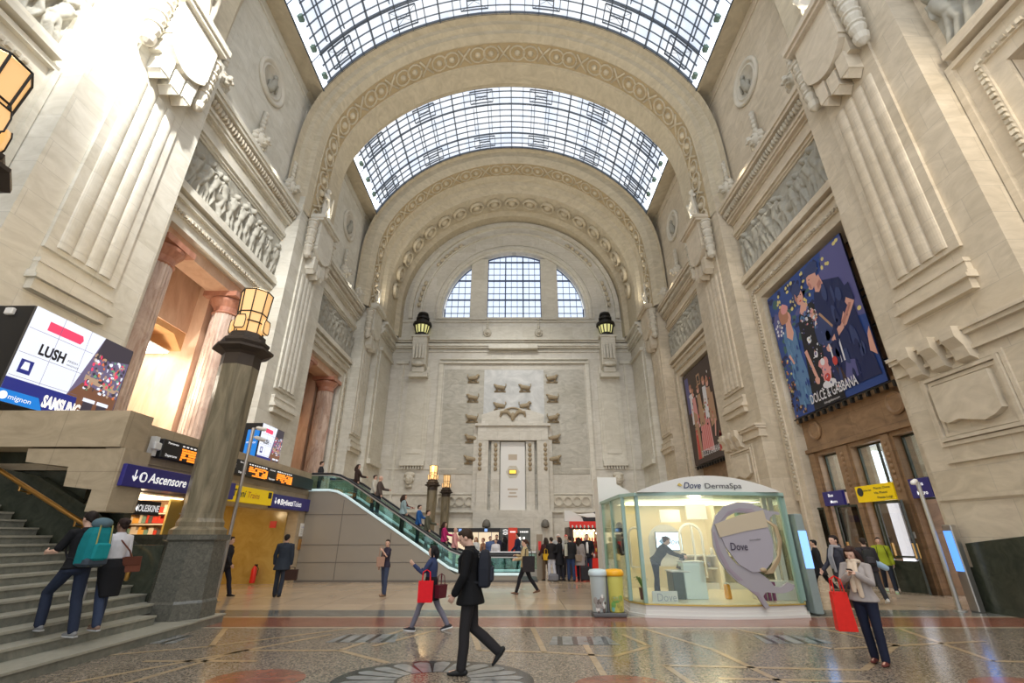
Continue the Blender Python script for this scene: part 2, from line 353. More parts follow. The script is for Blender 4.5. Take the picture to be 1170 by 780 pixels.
# ---- side walls
BAYS=[4.95,18.0,31.0]; PH=3.2; ZP=13.3
def sx(side,p): return X0+side*(HW-p)
def wall(side):
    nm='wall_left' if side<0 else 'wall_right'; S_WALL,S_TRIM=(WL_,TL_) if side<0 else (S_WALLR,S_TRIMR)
    g=G(); o=sx(side,0); ou=sx(side,-1.1)
    ys=[-9]
    for c in BAYS: ys+= [c-PH,c+PH]
    ys.append(YB)
    for i in range(0,len(ys),2): g.box(o,ou,ys[i],ys[i+1],0,ZP)
    g.box(o,ou,-9,YB,ZP,ZE)
    w=struct(nm,g,S_WALL)
    # recesses behind the portals
    for k,c in enumerate(BAYS):
        g=G(); d=-4.6 if side<0 else -2.2
        if side>0 and k==1: d=-2.2
        if not(side>0 and k==1): g.box(sx(side,d),sx(side,d-.2),c-PH-.6,c+PH+.6,0,ZP+.3)
        g.box(sx(side,-1.1),sx(side,d),c-PH-.6,c-PH-.4,0,ZP+.3); g.box(sx(side,-1.1),sx(side,d),c+PH+.4,c+PH+.6,0,ZP+.3)
        g.box(sx(side,-1.1),sx(side,d),c-PH-.6,c+PH+.6,ZP+.1,ZP+.3)
        obj('portal_recess',g,S_WALL if side<0 else S_BROWN,w)
        # frame round the opening
        g=G(); a,b_=c-PH,c+PH
        for (p,w0,w1) in ((.12,.0,.42),(.2,.42,.62),(.1,.62,1.05),(.26,1.05,1.22)):
            g.box(sx(side,-.02),sx(side,p),a-w1,a-w0,0 if w1<.7 else 3.2,ZP+w1); g.box(sx(side,-.02),sx(side,p),b_+w0,b_+w1,0 if w1<.7 else 3.2,ZP+w1)
            g.box(sx(side,-.02),sx(side,p),a-w1,b_+w1,ZP+w0,ZP+w1)
        obj('portal_frame',g,S_TRIM,w)
        g=G(); n=34
        for i in range(n):
            y=a-.52+(2*PH+1.04)*(i+.5)/n; g.box(sx(side,.19),sx(side,.29),y-.06,y+.06,ZP+.46,ZP+.58)
        for i in range(56):
            z=3.4+(ZP-2.9)*(i+.5)/56
            for yy in (a-.52,b_+.52): g.box(sx(side,.19),sx(side,.29),yy-.06,yy+.06,z-.06,z+.05)
        obj('bead_moulding',g,S_CARV,w)
        # frieze frame, architrave and cornice of the bay
        g=G(); a,b_=c-4.2,c+4.2; S=lambda p,z0,z1,e=0: g.box(sx(side,-.02),sx(side,p),a-e,b_+e,z0,z1)
        S(.42,14.66,14.86);S(.34,14.86,15.08);S(.12,17.62,17.72);S(.2,17.72,17.86);S(.30,17.86,18.05);S(.16,18.05,18.6);S(.24,18.6,18.72);S(.42,18.72,18.86);S(.5,18.86,19.0)
        S(.78,19.45,19.62);S(.86,19.62,19.86);S(.2,20.2,20.34)
        obj('cornice',g,S_TRIM,w)
        g=G(); n=42
        g.box(sx(side,0),sx(side,.52),a,b_,19.0,19.45)
        for i in range(n):
            y=a+8.4*(i+.5)/n; g.ell((sx(side,.56),y,19.24),(.16,.085,.2),8,6)
        obj('egg_moulding',g,S_CARV,w,smooth=True)
        g=G()   # upper wall faint panels and border under the skylight
        g.box(sx(side,-.02),sx(side,.07),c-4.3,c+4.3,28.2,28.32)
        for yy in (c-3.9,c+3.75): g.box(sx(side,-.02),sx(side,.05),yy,yy+.12,21.9,27.6)
        obj('wall_border',g,S_TRIM,w)
    return w
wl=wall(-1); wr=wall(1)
# ledge under the skylight edge
for side in (-1,1):
    g=G(); x0,x1=sx(side,-.02),X0+side*SKW
    g.box(x0,x1,-9,YB,ZE,ZE+.35); g.box(X0+side*(SKW+.15),X0+side*(SKW),-9,YB,ZE-.06,ZE+.1)
    struct('trim_%d'%(1 if side<0 else 2),g,S_VAULT)

# ---- piers
PIERS=[(9.4,13.85),(22.25,26.85),(35.3,YB)]
S_SPRING=20.9
def guttae(g,x,y,z,n=5,r=.2):
    h=.56
    for k in range(n):
        zz=z-k*h; rr=r*(1-.05*k)
        g.lathe([(rr*.72,0),(rr*1.15,-.03),(rr*1.15,-.1),(rr*.92,-.14),(rr*1.05,-.3),(rr*.75,-.47),(rr*.6,-h)],(x,y,zz),12)
    g.lathe([(r*.6,0),(r*.85,-.06),(r*.7,-.3),(r*.3,-.42),(.02,-.46)],(x,y,z-n*h),12)
def pier(side,y0,y1,p,last=False):
    S_WALL,S_TRIM=(WL_,TL_) if side<0 else (S_WALLR,S_TRIMR)
    g=G(); c=(y0+y1)/2
    S=lambda pa,pb,a,b_,z0,z1: g.box(sx(side,pa),sx(side,pb),a,b_,z0,z1)
    S(-.02,p,y0,y1,0,S_SPRING)
    # stepped pedestal
    S(p,p+.35,y0+.15,y1-.15,0,5.05) if last else (S(p,p+.22,y0-.02,y1-.35,0,6.25) if side>0 else None)
    if not last and side>0:
        S(p,p+.5,y0-.05,y1-.6,0,2.6)
    o=struct('pier',g,S_WALL)
    # pilaster with rounded flutes
    fc=c-.05; fw=.92
    g=G(); g.box(sx(side,p-.02),sx(side,p+.1),fc-fw-.28,fc+fw+.28,9.0,S_SPRING-.2)
    for k in range(4):
        a=fc-fw+k*(2*fw/4); r=2*fw/8
        prof=[(sx(side,p+.1+.075*math.sin(t)),a+r-r*.93*math.cos(t)) for t in [PI*i/8 for i in range(9)]]
        g.prism(prof if side>0 else prof[::-1],9.15,16.2,'z')
    obj('pilaster_flutes',g,S_WALL,o)
    g=G(); S2=lambda pa,pb,a,b_,z0,z1: g.box(sx(side,p+pa),sx(side,p+pb),a,b_,z0,z1)
    S2(0,.2,fc-1.22,fc+1.22,8.5,8.62);S2(0,.16,fc-1.2,fc+1.2,8.22,8.5);S2(0,.26,fc-1.25,fc+1.25,8.12,8.22);S2(0,.32,fc-1.25,fc+1.25,8.02,8.12);S2(0,.2,fc-1.15,fc+1.15,7.72,8.02)
    obj('pilaster_foot',g,S_TRIM,o)
    # hanging capital: three tabs, a curved swag block, side strings of vases
    g=G(); S2(.05,.5,fc-.95,fc+.95,17.35,S_SPRING-.3)
    for k in (-1,0,1):
        S2(.1,.62,fc+k*.56-.22,fc+k*.56+.22,16.55+.12*abs(k),17.3+.2*abs(k)); g.prism([(fc+k*.56-.2,16.56+.12*abs(k)),(fc+k*.56+.2,16.56+.12*abs(k)),(fc+k*.56,16.3+.12*abs(k))],sx(side,p+.12),sx(side,p+.6),'x')
    pts=[(fc-.95+1.9*i/12, 17.45+.55*((i-6)/6)**2) for i in range(13)]
    g.prism(pts+[(fc+.95,18.25),(fc-.95,18.25)],sx(side,p+.45),sx(side,p+.72),'x')
    S2(.0,.72,fc-1.0,fc+1.0,18.2,19.95);S2(0,.9,fc-1.25,fc+1.25,19.95,20.1);S2(0,1.0,fc-1.3,fc+1.3,20.1,20.35)
    obj('capital_block',g,S_TRIM,o)
    g=G()
    for s in (-1,1): guttae(g,sx(side,p+.36),fc+s*1.32,19.75,4,.30)
    obj('capital_drops',g,S_ORN,o)
    if not last and side>0:
        # band with brackets and cartouche panel on the pedestal
        g=G(); q=.22; S3=lambda pa,pb,a,b_,z0,z1: g.box(sx(side,p+q+pa),sx(side,p+q+pb),a,b_,z0,z1)
        yb=y1-.35
        S3(-.3,.12,y0-.1,yb,6.2,6.3);S3(-.3,.06,y0-.05,yb,6.3,6.6);S3(-.3,.2,y0-.12,yb,6.6,6.72);S3(-.3,.26,y0-.15,yb,6.72,6.82)
        for k in range(3):
            a=y1-1.0-k*.75
            g.prism([(0,6.78),(.42,6.78),(.42,6.5),(.3,6.3),(.22,6.0),(0,5.85)][::1],0,0,'y') if 0 else None
            pr_=[(sx(side,p+q+u),w) for u,w in ((0,6.85),(.46,6.85),(.46,6.55),(.30,6.3),(.24,6.02),(0,5.9))]
            g.prism(pr_ if side<0 else pr_[::-1],a-.42,a,'y')
        # sunk framed cartouche
        fy0,fy1=y0+.95,y1-1.0
        for (pp,e) in ((.05,0),(.1,.12),(.04,.24)):
            S3(0,pp,fy0+e,fy0+e+.09,4.0+e,6.0-e);S3(0,pp,fy1-e-.09,fy1-e,4.0+e,6.0-e);S3(0,pp,fy0+e,fy1-e,6.0-e-.09,6.0-e);S3(0,pp,fy0+e,fy1-e,4.0+e,4.0+e+.09)
        sc=[(fy0+.42,4.62),(fy0+.62,4.5),((fy0+fy1)/2-.3,4.42),((fy0+fy1)/2+.35,4.6),(fy1-.55,4.55),(fy1-.36,4.7),(fy1-.36,5.6),(fy0+.42,5.6)]
        g.prism(sc,sx(side,p+q),sx(side,p+q+.17),'x')
        S3(0,.07,y0+.3,y1-1.0,3.55,3.62); S3(.28,.34,y0+.4,y1-.62,2.62,2.7)
        obj('pedestal_panel',g,S_TRIM,o)
        g=G()   # green granite dado, stepped
        xa,xb=sx(side,p+.45),sx(side,p+.58)
        g.prism([(y0-.12,0),(y1-.55,0),(y1-.55,1.0),(y1-1.0,1.0),(y1-1.0,1.55),(y0-.12,1.95)],xa,xb,'x'); g.box(sx(side,0),xb,y0-.16,y0-.04,0,1.95)
        obj('granite_dado',g,M_GREEN,o)
    return o
for side in (-1,1):
    pier(side,*PIERS[0],.9); pier(side,*PIERS[1],.9)
    o=pier(side,35.3,37.9,.9,True); S_WALL_=WL_
    # deep return from the last pier to the back wall
    g=G(); a=37.9; p=1.5
    g.box(sx(side,-.02),sx(side,p),a,YB,0,19.3)
    for z0,z1,pp in ((18.55,18.75,.12),(18.75,19.0,.3),(19.0,19.25,.42),(19.4,19.6,.36),(19.6,19.85,.6),(19.25,19.4,.2)): g.box(sx(side,-.02),sx(side,p+pp),a,YB,z0,z1)
    g.box(sx(side,-.02),sx(side,p),a,YB,19.3,21.0)
    g.box(sx(side,p),sx(side,p+.1),a+.6,YB-.5,7.6,17.2); g.box(sx(side,p),sx(side,p+.3),a+.4,YB-.3,17.2,17.5)
    g.box(sx(side,p),sx(side,p+.3),a+.6,YB-.5,7.2,7.6); g.box(sx(side,p),sx(side,p+.25),a,YB,5.0,5.2)
    obj('corner_return',g,S_WALL,o)

# ---- vault ribs
def arc_ring(y,r,clamp,x0=X0,n=64,z0=19.9,zc=ZC):
    def soft(ax): return ax if r<=clamp else ax-math.log(1+math.exp(3*(ax-clamp)))/3
    pts=[(x0-soft(r),y,z0)]
    for i in range(n+1):
        t=-PI/2+PI*i/n; x=r*math.sin(t); pts.append((x0+math.copysign(soft(abs(x)),x),y,zc+r*math.cos(t)))
    pts.append((x0+soft(r),y,z0)); return pts
def rib(name,rings,mats,idx=None):
    g=G(); R=[arc_ring(y,r,c) for y,r,c in rings]; n=len(R[0])
    for i in range(len(R)-1):
        g.mi=idx[i] if idx else 0
        g.add(R[i]+R[i+1],[(j,j+1,n+j+1,n+j) for j in range(n-1)])
    # outer skin so the rib is a solid arch
    g.mi=0; a=[(x*1.0,y,z+1.2) if 1 else 0 for x,y,z in arc_ring(rings[0][0],RV+.4,HW+.9)]; b_=[(x,rings[-1][0],z) for x,_,z in a]
    g.add(a+b_,[(j,n+j,n+j+1,j+1) for j in range(n-1)])
    return struct(name,g,mats)
def ribrings(a,b_):
    return [(a,RV,HW),(a+.5,RV-.02,HW-.05),(a+.6,RV-.28,HW-.3),(a+.95,RV-.36,HW-.5),(a+1.05,RV-.62,12.62),(a+1.6,RV-.74,12.6),(a+1.66,RV-.66,12.55),(a+3.35,RV-.66,12.55),(a+3.41,RV-.76,12.6),(b_-.75,RV-.74,12.6),(b_-.6,RV-.4,12.9),(b_-.1,RV-.3,HW-.2),(b_,RV,HW)]
idx=[0,0,0,0,0,0,1,0,0,0,0,0]
S_BAND=carved('rib_band',(.47,.37,.22),1.25,.22,.55)
rib('arch_rib',ribrings(21.3,27.1),[S_VAULT,S_BAND],idx); rib('arch_rib',ribrings(8.3,14.1),[S_VAULT,S_BAND],idx)
far=[(33.9,RV,HW),(34.35,RV-.04,HW-.05),(34.45,RV-.5,12.7),(34.9,RV-1.0,12.45),(35.0,RV-.92,12.4),(36.6,RV-.92,12.4),(36.7,RV-1.02,12.35),(37.3,RV-1.1,12.3),(37.45,RV-1.5,12.0),(37.9,RV-1.75,11.85),(38.1,11.65,11.8),(38.2,11.65,11.8),(40.9,11.65,11.8),(41.0,11.55,11.6),(41.15,11.4,11.6),(41.3,11.25,11.6),(YB,11.25,11.6)]
rib('arch_rib',far,[S_VAULT,S_BAND],[0,0,0,0,1,0,0,0,0,0,0,0,0,0,0,0])
# coffer roundels in the last rib (one carved roundel each)
proto=None
for i in range(19):
    t=(-PI/2+.06)+(PI-.12)*i/18; r=11.62
    nvec=Vector((-math.sin(t),0,-math.cos(t))); c=Vector((X0+r*math.sin(t),39.55,ZC+r*math.cos(t)))
    g=G(); 
    if proto is None:
        g.lathe([(.80,0),(.82,.10),(.76,.30),(.66,.34),(.60,.26),(.57,-.02),(.46,-.02),(.42,.10),(.36,.22),(.20,.32),(.02,.34)],(0,0,0),24)
        proto=obj('stone_roundel',g,S_VAULT,smooth=True); proto['category']='roundel'; o=proto
    else: o=proto.copy(); C.objects.link(o)
    o.location=c; o.rotation_euler=nvec.to_track_quat('Z','Y').to_euler()
    o['group']='round bosses along the farthest arch'; o['label']='carved round stone boss, one of the row along the underside of the farthest arch'
for (ya,yb_,r_,clamp,n_) in ((22.96,24.64,RV-.66,12.55,46),(34.95,36.62,RV-.92,12.4,44)):
    g=G(); ym=(ya+yb_)/2; hw=(yb_-ya)/2
    pts=arc_ring(0,r_,clamp,n=240); Ls=[0]
    for a,b_ in zip(pts,pts[1:]): Ls.append(Ls[-1]+math.dist(a,b_))
    def at_(sv):
        for i in range(len(Ls)-1):
            if Ls[i+1]>=sv: break
        u=(sv-Ls[i])/max(1e-6,Ls[i+1]-Ls[i]); a=Vector(pts[i]); b_=Vector(pts[i+1]); p=a.lerp(b_,u); tn=(b_-a).normalized(); nn=Vector((tn.z,0,-tn.x))
        if nn.dot(Vector((X0,0,ZC))-p)<0: nn=-nn
        return p,tn,nn
    for q in range(n_):
        sv=Ls[-1]*(q+.5)/n_; p,tn,nn=at_(sv); sp_=Ls[-1]/n_
        if q%3!=1:
            R=min(sp_*.56,hw*.86)
            g.tube([p+tn*(R*math.cos(t))+Vector((0,ym+R*math.sin(t),0))+nn*.03 for t in [2*PI*i/12 for i in range(13)]],.075,5)
            g.ell(tuple(p+Vector((0,ym,0))),(R*.42,R*.42,R*.42),8,5)
        else:
            for sg in (-1,1): g.tube([p-tn*sp_*.45+Vector((0,ym-sg*hw*.7,0))+nn*.03,p+Vector((0,ym+sg*hw*.1,0))+nn*.05,p+tn*sp_*.45+Vector((0,ym+sg*hw*.7,0))+nn*.03],.08,5)
    for yy in (ya,yb_):
        g.tube([Vector((x,yy,z)) for x,_,z in pts[::4]],.06,5)
    rb_=[o for o in C.objects if o.name.startswith('arch_rib')]; obj('band_carving',g,S_VAULT,rb_[0] if ya<30 else rb_[-1],smooth=True)
# ---- skylights
def skylight(n,ya,yb,decor=True):
    t1=math.asin(SKW/RV)
    P=lambda t,y,r=RV: (X0+r*math.sin(t),y,ZC+r*math.cos(t))
    N_=48; g=G()
    for i in range(N_):
        a=-t1+2*t1*i/N_; b_=-t1+2*t1*(i+1)/N_
        g.add([P(a,ya,RV+.12),P(b_,ya,RV+.12),P(b_,yb,RV+.12),P(a,yb,RV+.12)],[(0,1,2,3)])
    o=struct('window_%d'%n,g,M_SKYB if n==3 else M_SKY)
    g=G()
    def bar(t,w,d,a=ya,b_=yb):
        h=w/RV/2; g.loft([[P(t-h,yy,RV+.1),P(t+h,yy,RV+.1),P(t+h,yy,RV-d),P(t-h,yy,RV-d)] for yy in (a,b_)])
    def hoop(y,w,d,ta=-t1,tb=t1,m=40):
        m=max(2,int(m*(tb-ta)/(2*t1))); g.loft([[P(ta+(tb-ta)*i/m,y-w/2,RV+.1),P(ta+(tb-ta)*i/m,y+w/2,RV+.1),P(ta+(tb-ta)*i/m,y+w/2,RV-d),P(ta+(tb-ta)*i/m,y-w/2,RV-d)] for i in range(m+1)])
    M=30
    for i in range(M+1): bar(-t1+2*t1*i/M,.034 if i%5 else .07,.03 if i%5 else .08)
    L_=yb-ya; k=max(3,round(L_/.62))
    for i in range(k+1): hoop(ya+L_*i/k,.022,.015)
    for f in ((.02,.27,.73,.98) if L_<9 else [q/round(L_/1.9) for q in range(round(L_/1.9)+1)]): hoop(ya+L_*f,.055,.07)
    obj('skylight_bars',g,M_BAR,o)
    g=G(); g2=G(); q=ya
    for sg in (-1,1):
        q=ya+.1; k_=0
        while q<yb-.5:
            a,b_=sg*(t1-.004),sg*(t1-.040-.012*((k_*7)%3)); g.add([P(a,q,RV-.03),P(b_,q,RV-.03),P(b_,q+.42,RV-.03),P(a,q+.42,RV-.03)],[(0,1,2,3)])
            if k_%4==2: g2.box(P(sg*(t1-.05),q)[0]-.16,P(sg*(t1-.05),q)[0]+.16,q,q+.36,P(sg*(t1-.05),q)[2]-.3,P(sg*(t1-.05),q)[2]-.05)
            q+=.45; k_+=1
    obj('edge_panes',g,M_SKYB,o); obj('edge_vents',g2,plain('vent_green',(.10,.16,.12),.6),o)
    g=G(); g_=g
    for i in range(6):   # square leaded ornaments
        tc=-t1+2*t1*(i+.5)/6; hw=.072
        for (a,b_) in ((ya+L_*.06,ya+L_*.23),(ya+L_*.77,ya+L_*.94)):
            bar(tc-hw,.03,.03,a,b_);bar(tc+hw,.03,.03,a,b_);bar(tc-hw*.5,.025,.03,a+.2,b_-.2);bar(tc+hw*.5,.025,.03,a+.2,b_-.2)
            hoop(a,.03,.03,tc-hw,tc+hw);hoop(b_,.03,.03,tc-hw,tc+hw);hoop((a+b_)/2,.03,.03,tc-hw*.5,tc+hw*.5)
            for s in (-1,1): g.tube([P(tc+s*hw,a,RV-.02),P(tc-s*hw,b_,RV-.02)],.014,4)
        bar(tc-hw*.8,.03,.03,ya+L_*.30,ya+L_*.70);bar(tc+hw*.8,.03,.03,ya+L_*.30,ya+L_*.70)
    obj('leaded_ornament',g,M_BAR,o)
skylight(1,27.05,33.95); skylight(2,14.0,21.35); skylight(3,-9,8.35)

# ---- back wall with lunette
XB=-.15; YW=YB
g=G(); g.box(-15,14.5,YW,YW+1.2,0,22.3)
WR,WZ=7.45,23.0
def arcp(r,z,n=40,x=XB,zmin=22.3):
    t0=math.acos(max(-1,min(1,(zmin-z)/r))); return [(x+r*math.sin(-t0+2*t0*i/n),z+r*math.cos(-t0+2*t0*i/n)) for i in range(n+1)]
inn=arcp(WR,WZ); out=arcp(14.2,24)
n=len(inn)
for yy,fl in ((YW,1),):
    vs=[(a,yy,b_) for a,b_ in inn]+[(a,yy,b_) for a,b_ in out]; g.add(vs,[(j,j+1,n+j+1,n+j) for j in range(n-1)])
vs=[(a,YW,b_) for a,b_ in inn]+[(a,YW+.9,b_) for a,b_ in inn]; g.add(vs,[(j,n+j,n+j+1,j+1) for j in range(n-1)])
wb=struct('wall_back',g,S_BACK)
def ringsolid(g,r0,r1,z,ya,yb,x=XB,zmin=22.3,n=44,tcut=None):
    def P(r,t): return (x+r*math.sin(t),z+r*math.cos(t))
    t0=tcut or math.acos((zmin-z)/r0)
    R=[]
    for i in range(n+1):
        t=-t0+2*t0*i/n; a,b_=P(r0,t),P(r1,t); R.append([(a[0],ya,a[1]),(b_[0],ya,b_[1]),(b_[0],yb,b_[1]),(a[0],yb,a[1])])
    g.loft(R)
g=G()
ringsolid(g,WR,WR+.28,WZ,YW-.16,YW+.1); ringsolid(g,WR+.28,WR+.55,WZ,YW-.26,YW+.1); ringsolid(g,WR+.8,WR+.9,WZ+.1,YW-.08,YW+.1)
ringsolid(g,9.6,9.75,WZ+.2,YW-.2,YW+.1);ringsolid(g,10.5,10.9,WZ+.25,YW-.35,YW+.1)
obj('arch_moulding',g,S_TRIM,wb)
g=G(); 
for i in range(46):
    t=-1.5+3.0*i/45
    if .62<abs(t)<1.0 or abs(t)>1.2 : 
        g.M=Matrix.Translation((XB+9.95*math.sin(t),YW-.12,WZ+.2+9.95*math.cos(t)))@Matrix.Rotation(t,4,'Y'); g.ell((0,0,0),(.30,.22,.2),8,6)
g.M=None
obj('arch_beads',g,S_VAULT,wb,smooth=True)
# the three lights of the lunette
def light(n,xa,xb,zt):
    g=G(); 
    pts=[(xa,22.45)]+[(xb,22.45)]
    top=[]
    for i in range(13):
        x=xb+(xa-xb)*i/12; z=WZ+math.sqrt(max(.0,(WR-.12)**2-(x-XB)**2)); top.append((x,z))
    g.prism(pts+top,YW+.62,YW+.66,'y'); o=struct('window_%d'%n,g,M_SKYW)
    g=G()
    def top_at(x): return WZ+math.sqrt(max(.0,(WR-.12)**2-(x-XB)**2))
    nx=max(2,round((xb-xa)/.62)) ; big=2 if xb-xa<4 else 3
    for i in range(nx+1):
        x=xa+(xb-xa)*i/nx; z1=top_at(x)
        if z1>22.6: g.box(x-.02,x+.02,YW+.52,YW+.62,22.45,z1)
    for i in range((3 if xb-xa>4 else 1)+1):
        x=xa+(xb-xa)*i/(3 if xb-xa>4 else 1); z1=top_at(x)
        if z1>22.6: g.box(x-.06,x+.06,YW+.45,YW+.62,22.45,z1)
    z=22.45; k=0
    while z<WZ+WR:
        hw=math.sqrt(max(0,(WR-.12)**2-(z-WZ)**2)) if z>WZ else WR; a=max(xa,XB-hw); b_=min(xb,XB+hw)
        w=.06 if k%3==0 else .02
        if b_>a: g.box(a,b_,YW+(.45 if k%3==0 else .53),YW+.62,z-w,z+w)
        z+=.78; k+=1
    for i in range(12):
        a,b_=top[i],top[i+1]; g.loft([[(p[0],YW+.45,p[1]),(p[0],YW+.62,p[1]),(p[0],YW+.62,p[1]-.1),(p[0],YW+.45,p[1]-.1)] for p in (a,b_)])
    obj('window_bars',g,M_BARB,o)
light(4,-7.45,-4.75,0); light(5,-2.98,2.72,0); light(6,4.45,7.15,0)
g=G()
for a,b_ in ((-4.75,-2.98),(2.72,4.45)):
    g.box(a,b_,YW-.02,YW+.9,22.3,WZ+math.sqrt(WR**2-4.6**2)+.7); g.box(a-.05+.1,b_-.1,YW-.3,YW,22.1,22.45); g.box(a+.25,b_-.25,YW-.12,YW,22.4,23.9)
g.box(-8.2,7.9,YW-.16,YW+.9,22.2,22.42)
obj('window_mullion',g,S_TRIM,wb)
# ---- lower back wall: panels, cornices, pilasters
g=G(); Bk=lambda x0,x1,z0,z1,d,dd=-.02: g.box(x0,x1,YW-d,YW-dd,z0,z1)
for z0,z1,d in ((18.95,19.1,.35),(19.1,19.35,.5),(19.55,19.7,.4),(19.7,19.95,.62),(18.6,18.7,.12),(20.05,20.12,.1)): Bk(-12.2,11.7,z0,z1,d)
Bk(-7.9,-3.4,20.0,21.3,.1);Bk(2.9,7.4,20.0,21.3,.1);Bk(-3.3,2.9,19.95,21.35,.2);Bk(-2.65,2.2,18.75,19.15,.75);Bk(-12,11.5,21.9,22.05,.15)
for s in (-1,1):
    f=lambda x: XB+s*x
    for a,b_,z0,z1,d in ((7.2,7.4,3.7,17.7,.14),(8.1,8.3,7.9,16,.1),(8.3,10.1,7.9,17,.16),(8.55,9.85,8.6,16.4,.22),(10.1,10.3,7.9,16,.1),(10.8,11.0,4,17.5,.12)): Bk(f(a),f(b_),z0,z1,d)
    Bk(f(8.1),f(10.3),7.5,7.95,.42)
    for k in range(8): Bk(f(8.25+k*.25),f(8.37+k*.25),7.22,7.5,.3)
    Bk(f(10.4),f(11.6),17.3,17.6,.25);Bk(f(5.2),f(11.6),7.2,7.3,.06)
Bk(-7.5,7.2,17.35,17.5,.3);Bk(-7.5,7.2,17.75,17.85,.25);Bk(-7.5,-7.1,3.7,17.5,.18);Bk(6.8,7.2,3.7,17.5,.18)
Bk(-12,11.6,3.55,3.7,.3);Bk(-12,11.6,5.05,5.15,.14)
obj('cornice',g,S_TRIM,wb)
g=G(); Bk(-6.95,6.7,6.8,16.75,.05); o=obj('marble_panel',g,S_PANEL,wb)
g=G(); Bk(-3.05,2.75,11.2,16.7,.08); obj('pale_marble_panel',g,marble('pale_marble',(.46,.47,.46),(.68,.68,.66),.6,.3,(1,1,1.4)),wb)
g=G()
for xa,xb in ((-7.0,-3.6),(3.3,6.7)):
    Bk(xa,xb,4.0,5.0,.08)
    for k in range(4):
        x=xa+.5+k*(xb-xa-1)/3; g.lathe([(.42,0),(.42,.1),(.3,.12),(.28,.04),(.16,.04),(.14,.12),(.02,.13)],(x,YW-.08-.0,4.5),18,axis='y') if 0 else ringsolid(g,.30,.42,4.5,YW-.22,YW-.05,x=x,tcut=PI-.01,n=18)
obj('ring_frieze',g,S_ORN,wb)
# aedicule in the centre
g=G(); cx=XB-.1
Bk(cx-3.4,cx+3.4,0,3.72,.9); Bk(cx-3.2,cx-2.2,3.7,9.7,.7);Bk(cx+2.2,cx+3.2,3.7,9.7,.7);Bk(cx-3.2,cx+3.2,9.7,11.1,.75);Bk(cx-3.45,cx+3.45,11.0,11.2,.95);Bk(cx-2.9,cx+2.9,11.2,12.1,.6)
for a in (-1.95,1.2): Bk(cx+a,cx+a+.75,3.7,9.65,.5)
Bk(cx-3.6,cx-3.2,3.7,11.0,.3);Bk(cx+3.2,cx+3.6,3.7,11.0,.3)
pts=[(cx-2.9,12.1),(cx+2.9,12.1)]+[(cx+2.9-5.8*i/14,12.1+.65*math.sin(PI*i/14)) for i in range(15)]
g.prism(pts,YW-.6,YW,'y')
obj('aedicule',g,S_BACK,wb)
g=G(); Bk(cx-1.1,cx+1.1,3.75,9.6,.32); obj('white_slab',g,plain('white_marble',(.78,.77,.74),.4),wb)
g=G()
for a in (-3.15,-1.75,1.35,2.75):
    for k in range(6): g.ell((cx+a+.2,YW-.75 if abs(a)>2 else YW-.55,9.3-k*.42),(.17,.12,.2),8,5)
obj('aedicule_drops',g,S_BORN,wb)
g=G()
for s in (-1,1): g.tube([(cx,YW-.66,11.75),(cx+s*.5,YW-.68,12.35),(cx+s*1.1,YW-.66,12.3),(cx+s*1.2,YW-.64,11.9)],[.12,.2,.16,.05],8)
g.ell((cx,YW-.7,11.9),(.22,.15,.4))
ringsolid(g,1.15,1.3,11.5,YW-.72,YW-.55,x=cx,tcut=1.25)
obj('eagle_crest',g,S_BORN,wb,smooth=True)
# ---- ceiling backing beyond the last skylight is the rib itself
# ============================================================ carved relief pieces
def bump_relief(W_,H_,nx,nz,depth,figs,seed):
    r=random.Random(seed); xs=np.linspace(0,W_,nx); zs=np.linspace(0,H_,nz); X,Z=np.meshgrid(xs,zs,indexing='ij'); D=np.zeros_like(X)
    def cap(a,b,ra,rb,h):
        nonlocal D
        ax,az=a;bx,bz=b; dx,dz=bx-ax,bz-az; L2=dx*dx+dz*dz+1e-9; t=np.clip(((X-ax)*dx+(Z-az)*dz)/L2,0,1); d=np.hypot(X-ax-t*dx,Z-az-t*dz); R=ra+(rb-ra)*t
        D=np.maximum(D,h*np.sqrt(np.clip(1-(d/R)**2,0,1)))
    for k in range(figs):
        x=W_*(k+.5)/figs+r.uniform(-.15,.15)*W_/figs; s=H_*r.uniform(.78,.98); ln=r.uniform(-.12,.12)*s
        hip=(x,s*.5); ch=(x+ln*.7,s*.72); hd=(x+ln,s*.91)
        cap(hd,(hd[0],hd[1]+.02*s),.07*s,.07*s,depth); cap(ch,hip,.11*s,.085*s,depth); 
        for q in (-1,1):
            kn=(x+q*r.uniform(.02,.12)*s,s*.27); ft=(kn[0]+r.uniform(-.1,.1)*s,.03*s); cap(hip,kn,.075*s,.05*s,depth*.8); cap(kn,ft,.05*s,.03*s,depth*.75)
            el=(ch[0]+q*r.uniform(.08,.16)*s,s*r.uniform(.52,.85)); ha=(el[0]+q*r.uniform(-.06,.14)*s,s*r.uniform(.4,1.0)); cap((ch[0]+q*.08*s,s*.78),el,.04*s,.035*s,depth*.8); cap(el,ha,.035*s,.025*s,depth*.7)
        if r.random()<.5:
            qx=x+.5*W_/figs; cap((qx-.2*s,.45*s),(qx+.2*s,.5*s),.12*s,.13*s,depth*.6); cap((qx+.2*s,.5*s),(qx+.3*s,.75*s),.08*s,.05*s,depth*.6); 
            for lx in (-.2,.2): cap((qx+lx*s,.4*s),(qx+lx*s+.05,.05),.05*s,.03*s,depth*.5)
    D+=depth*.08*np.sin(X*9+Z*4)*np.cos(Z*11)
    return X,Z,D
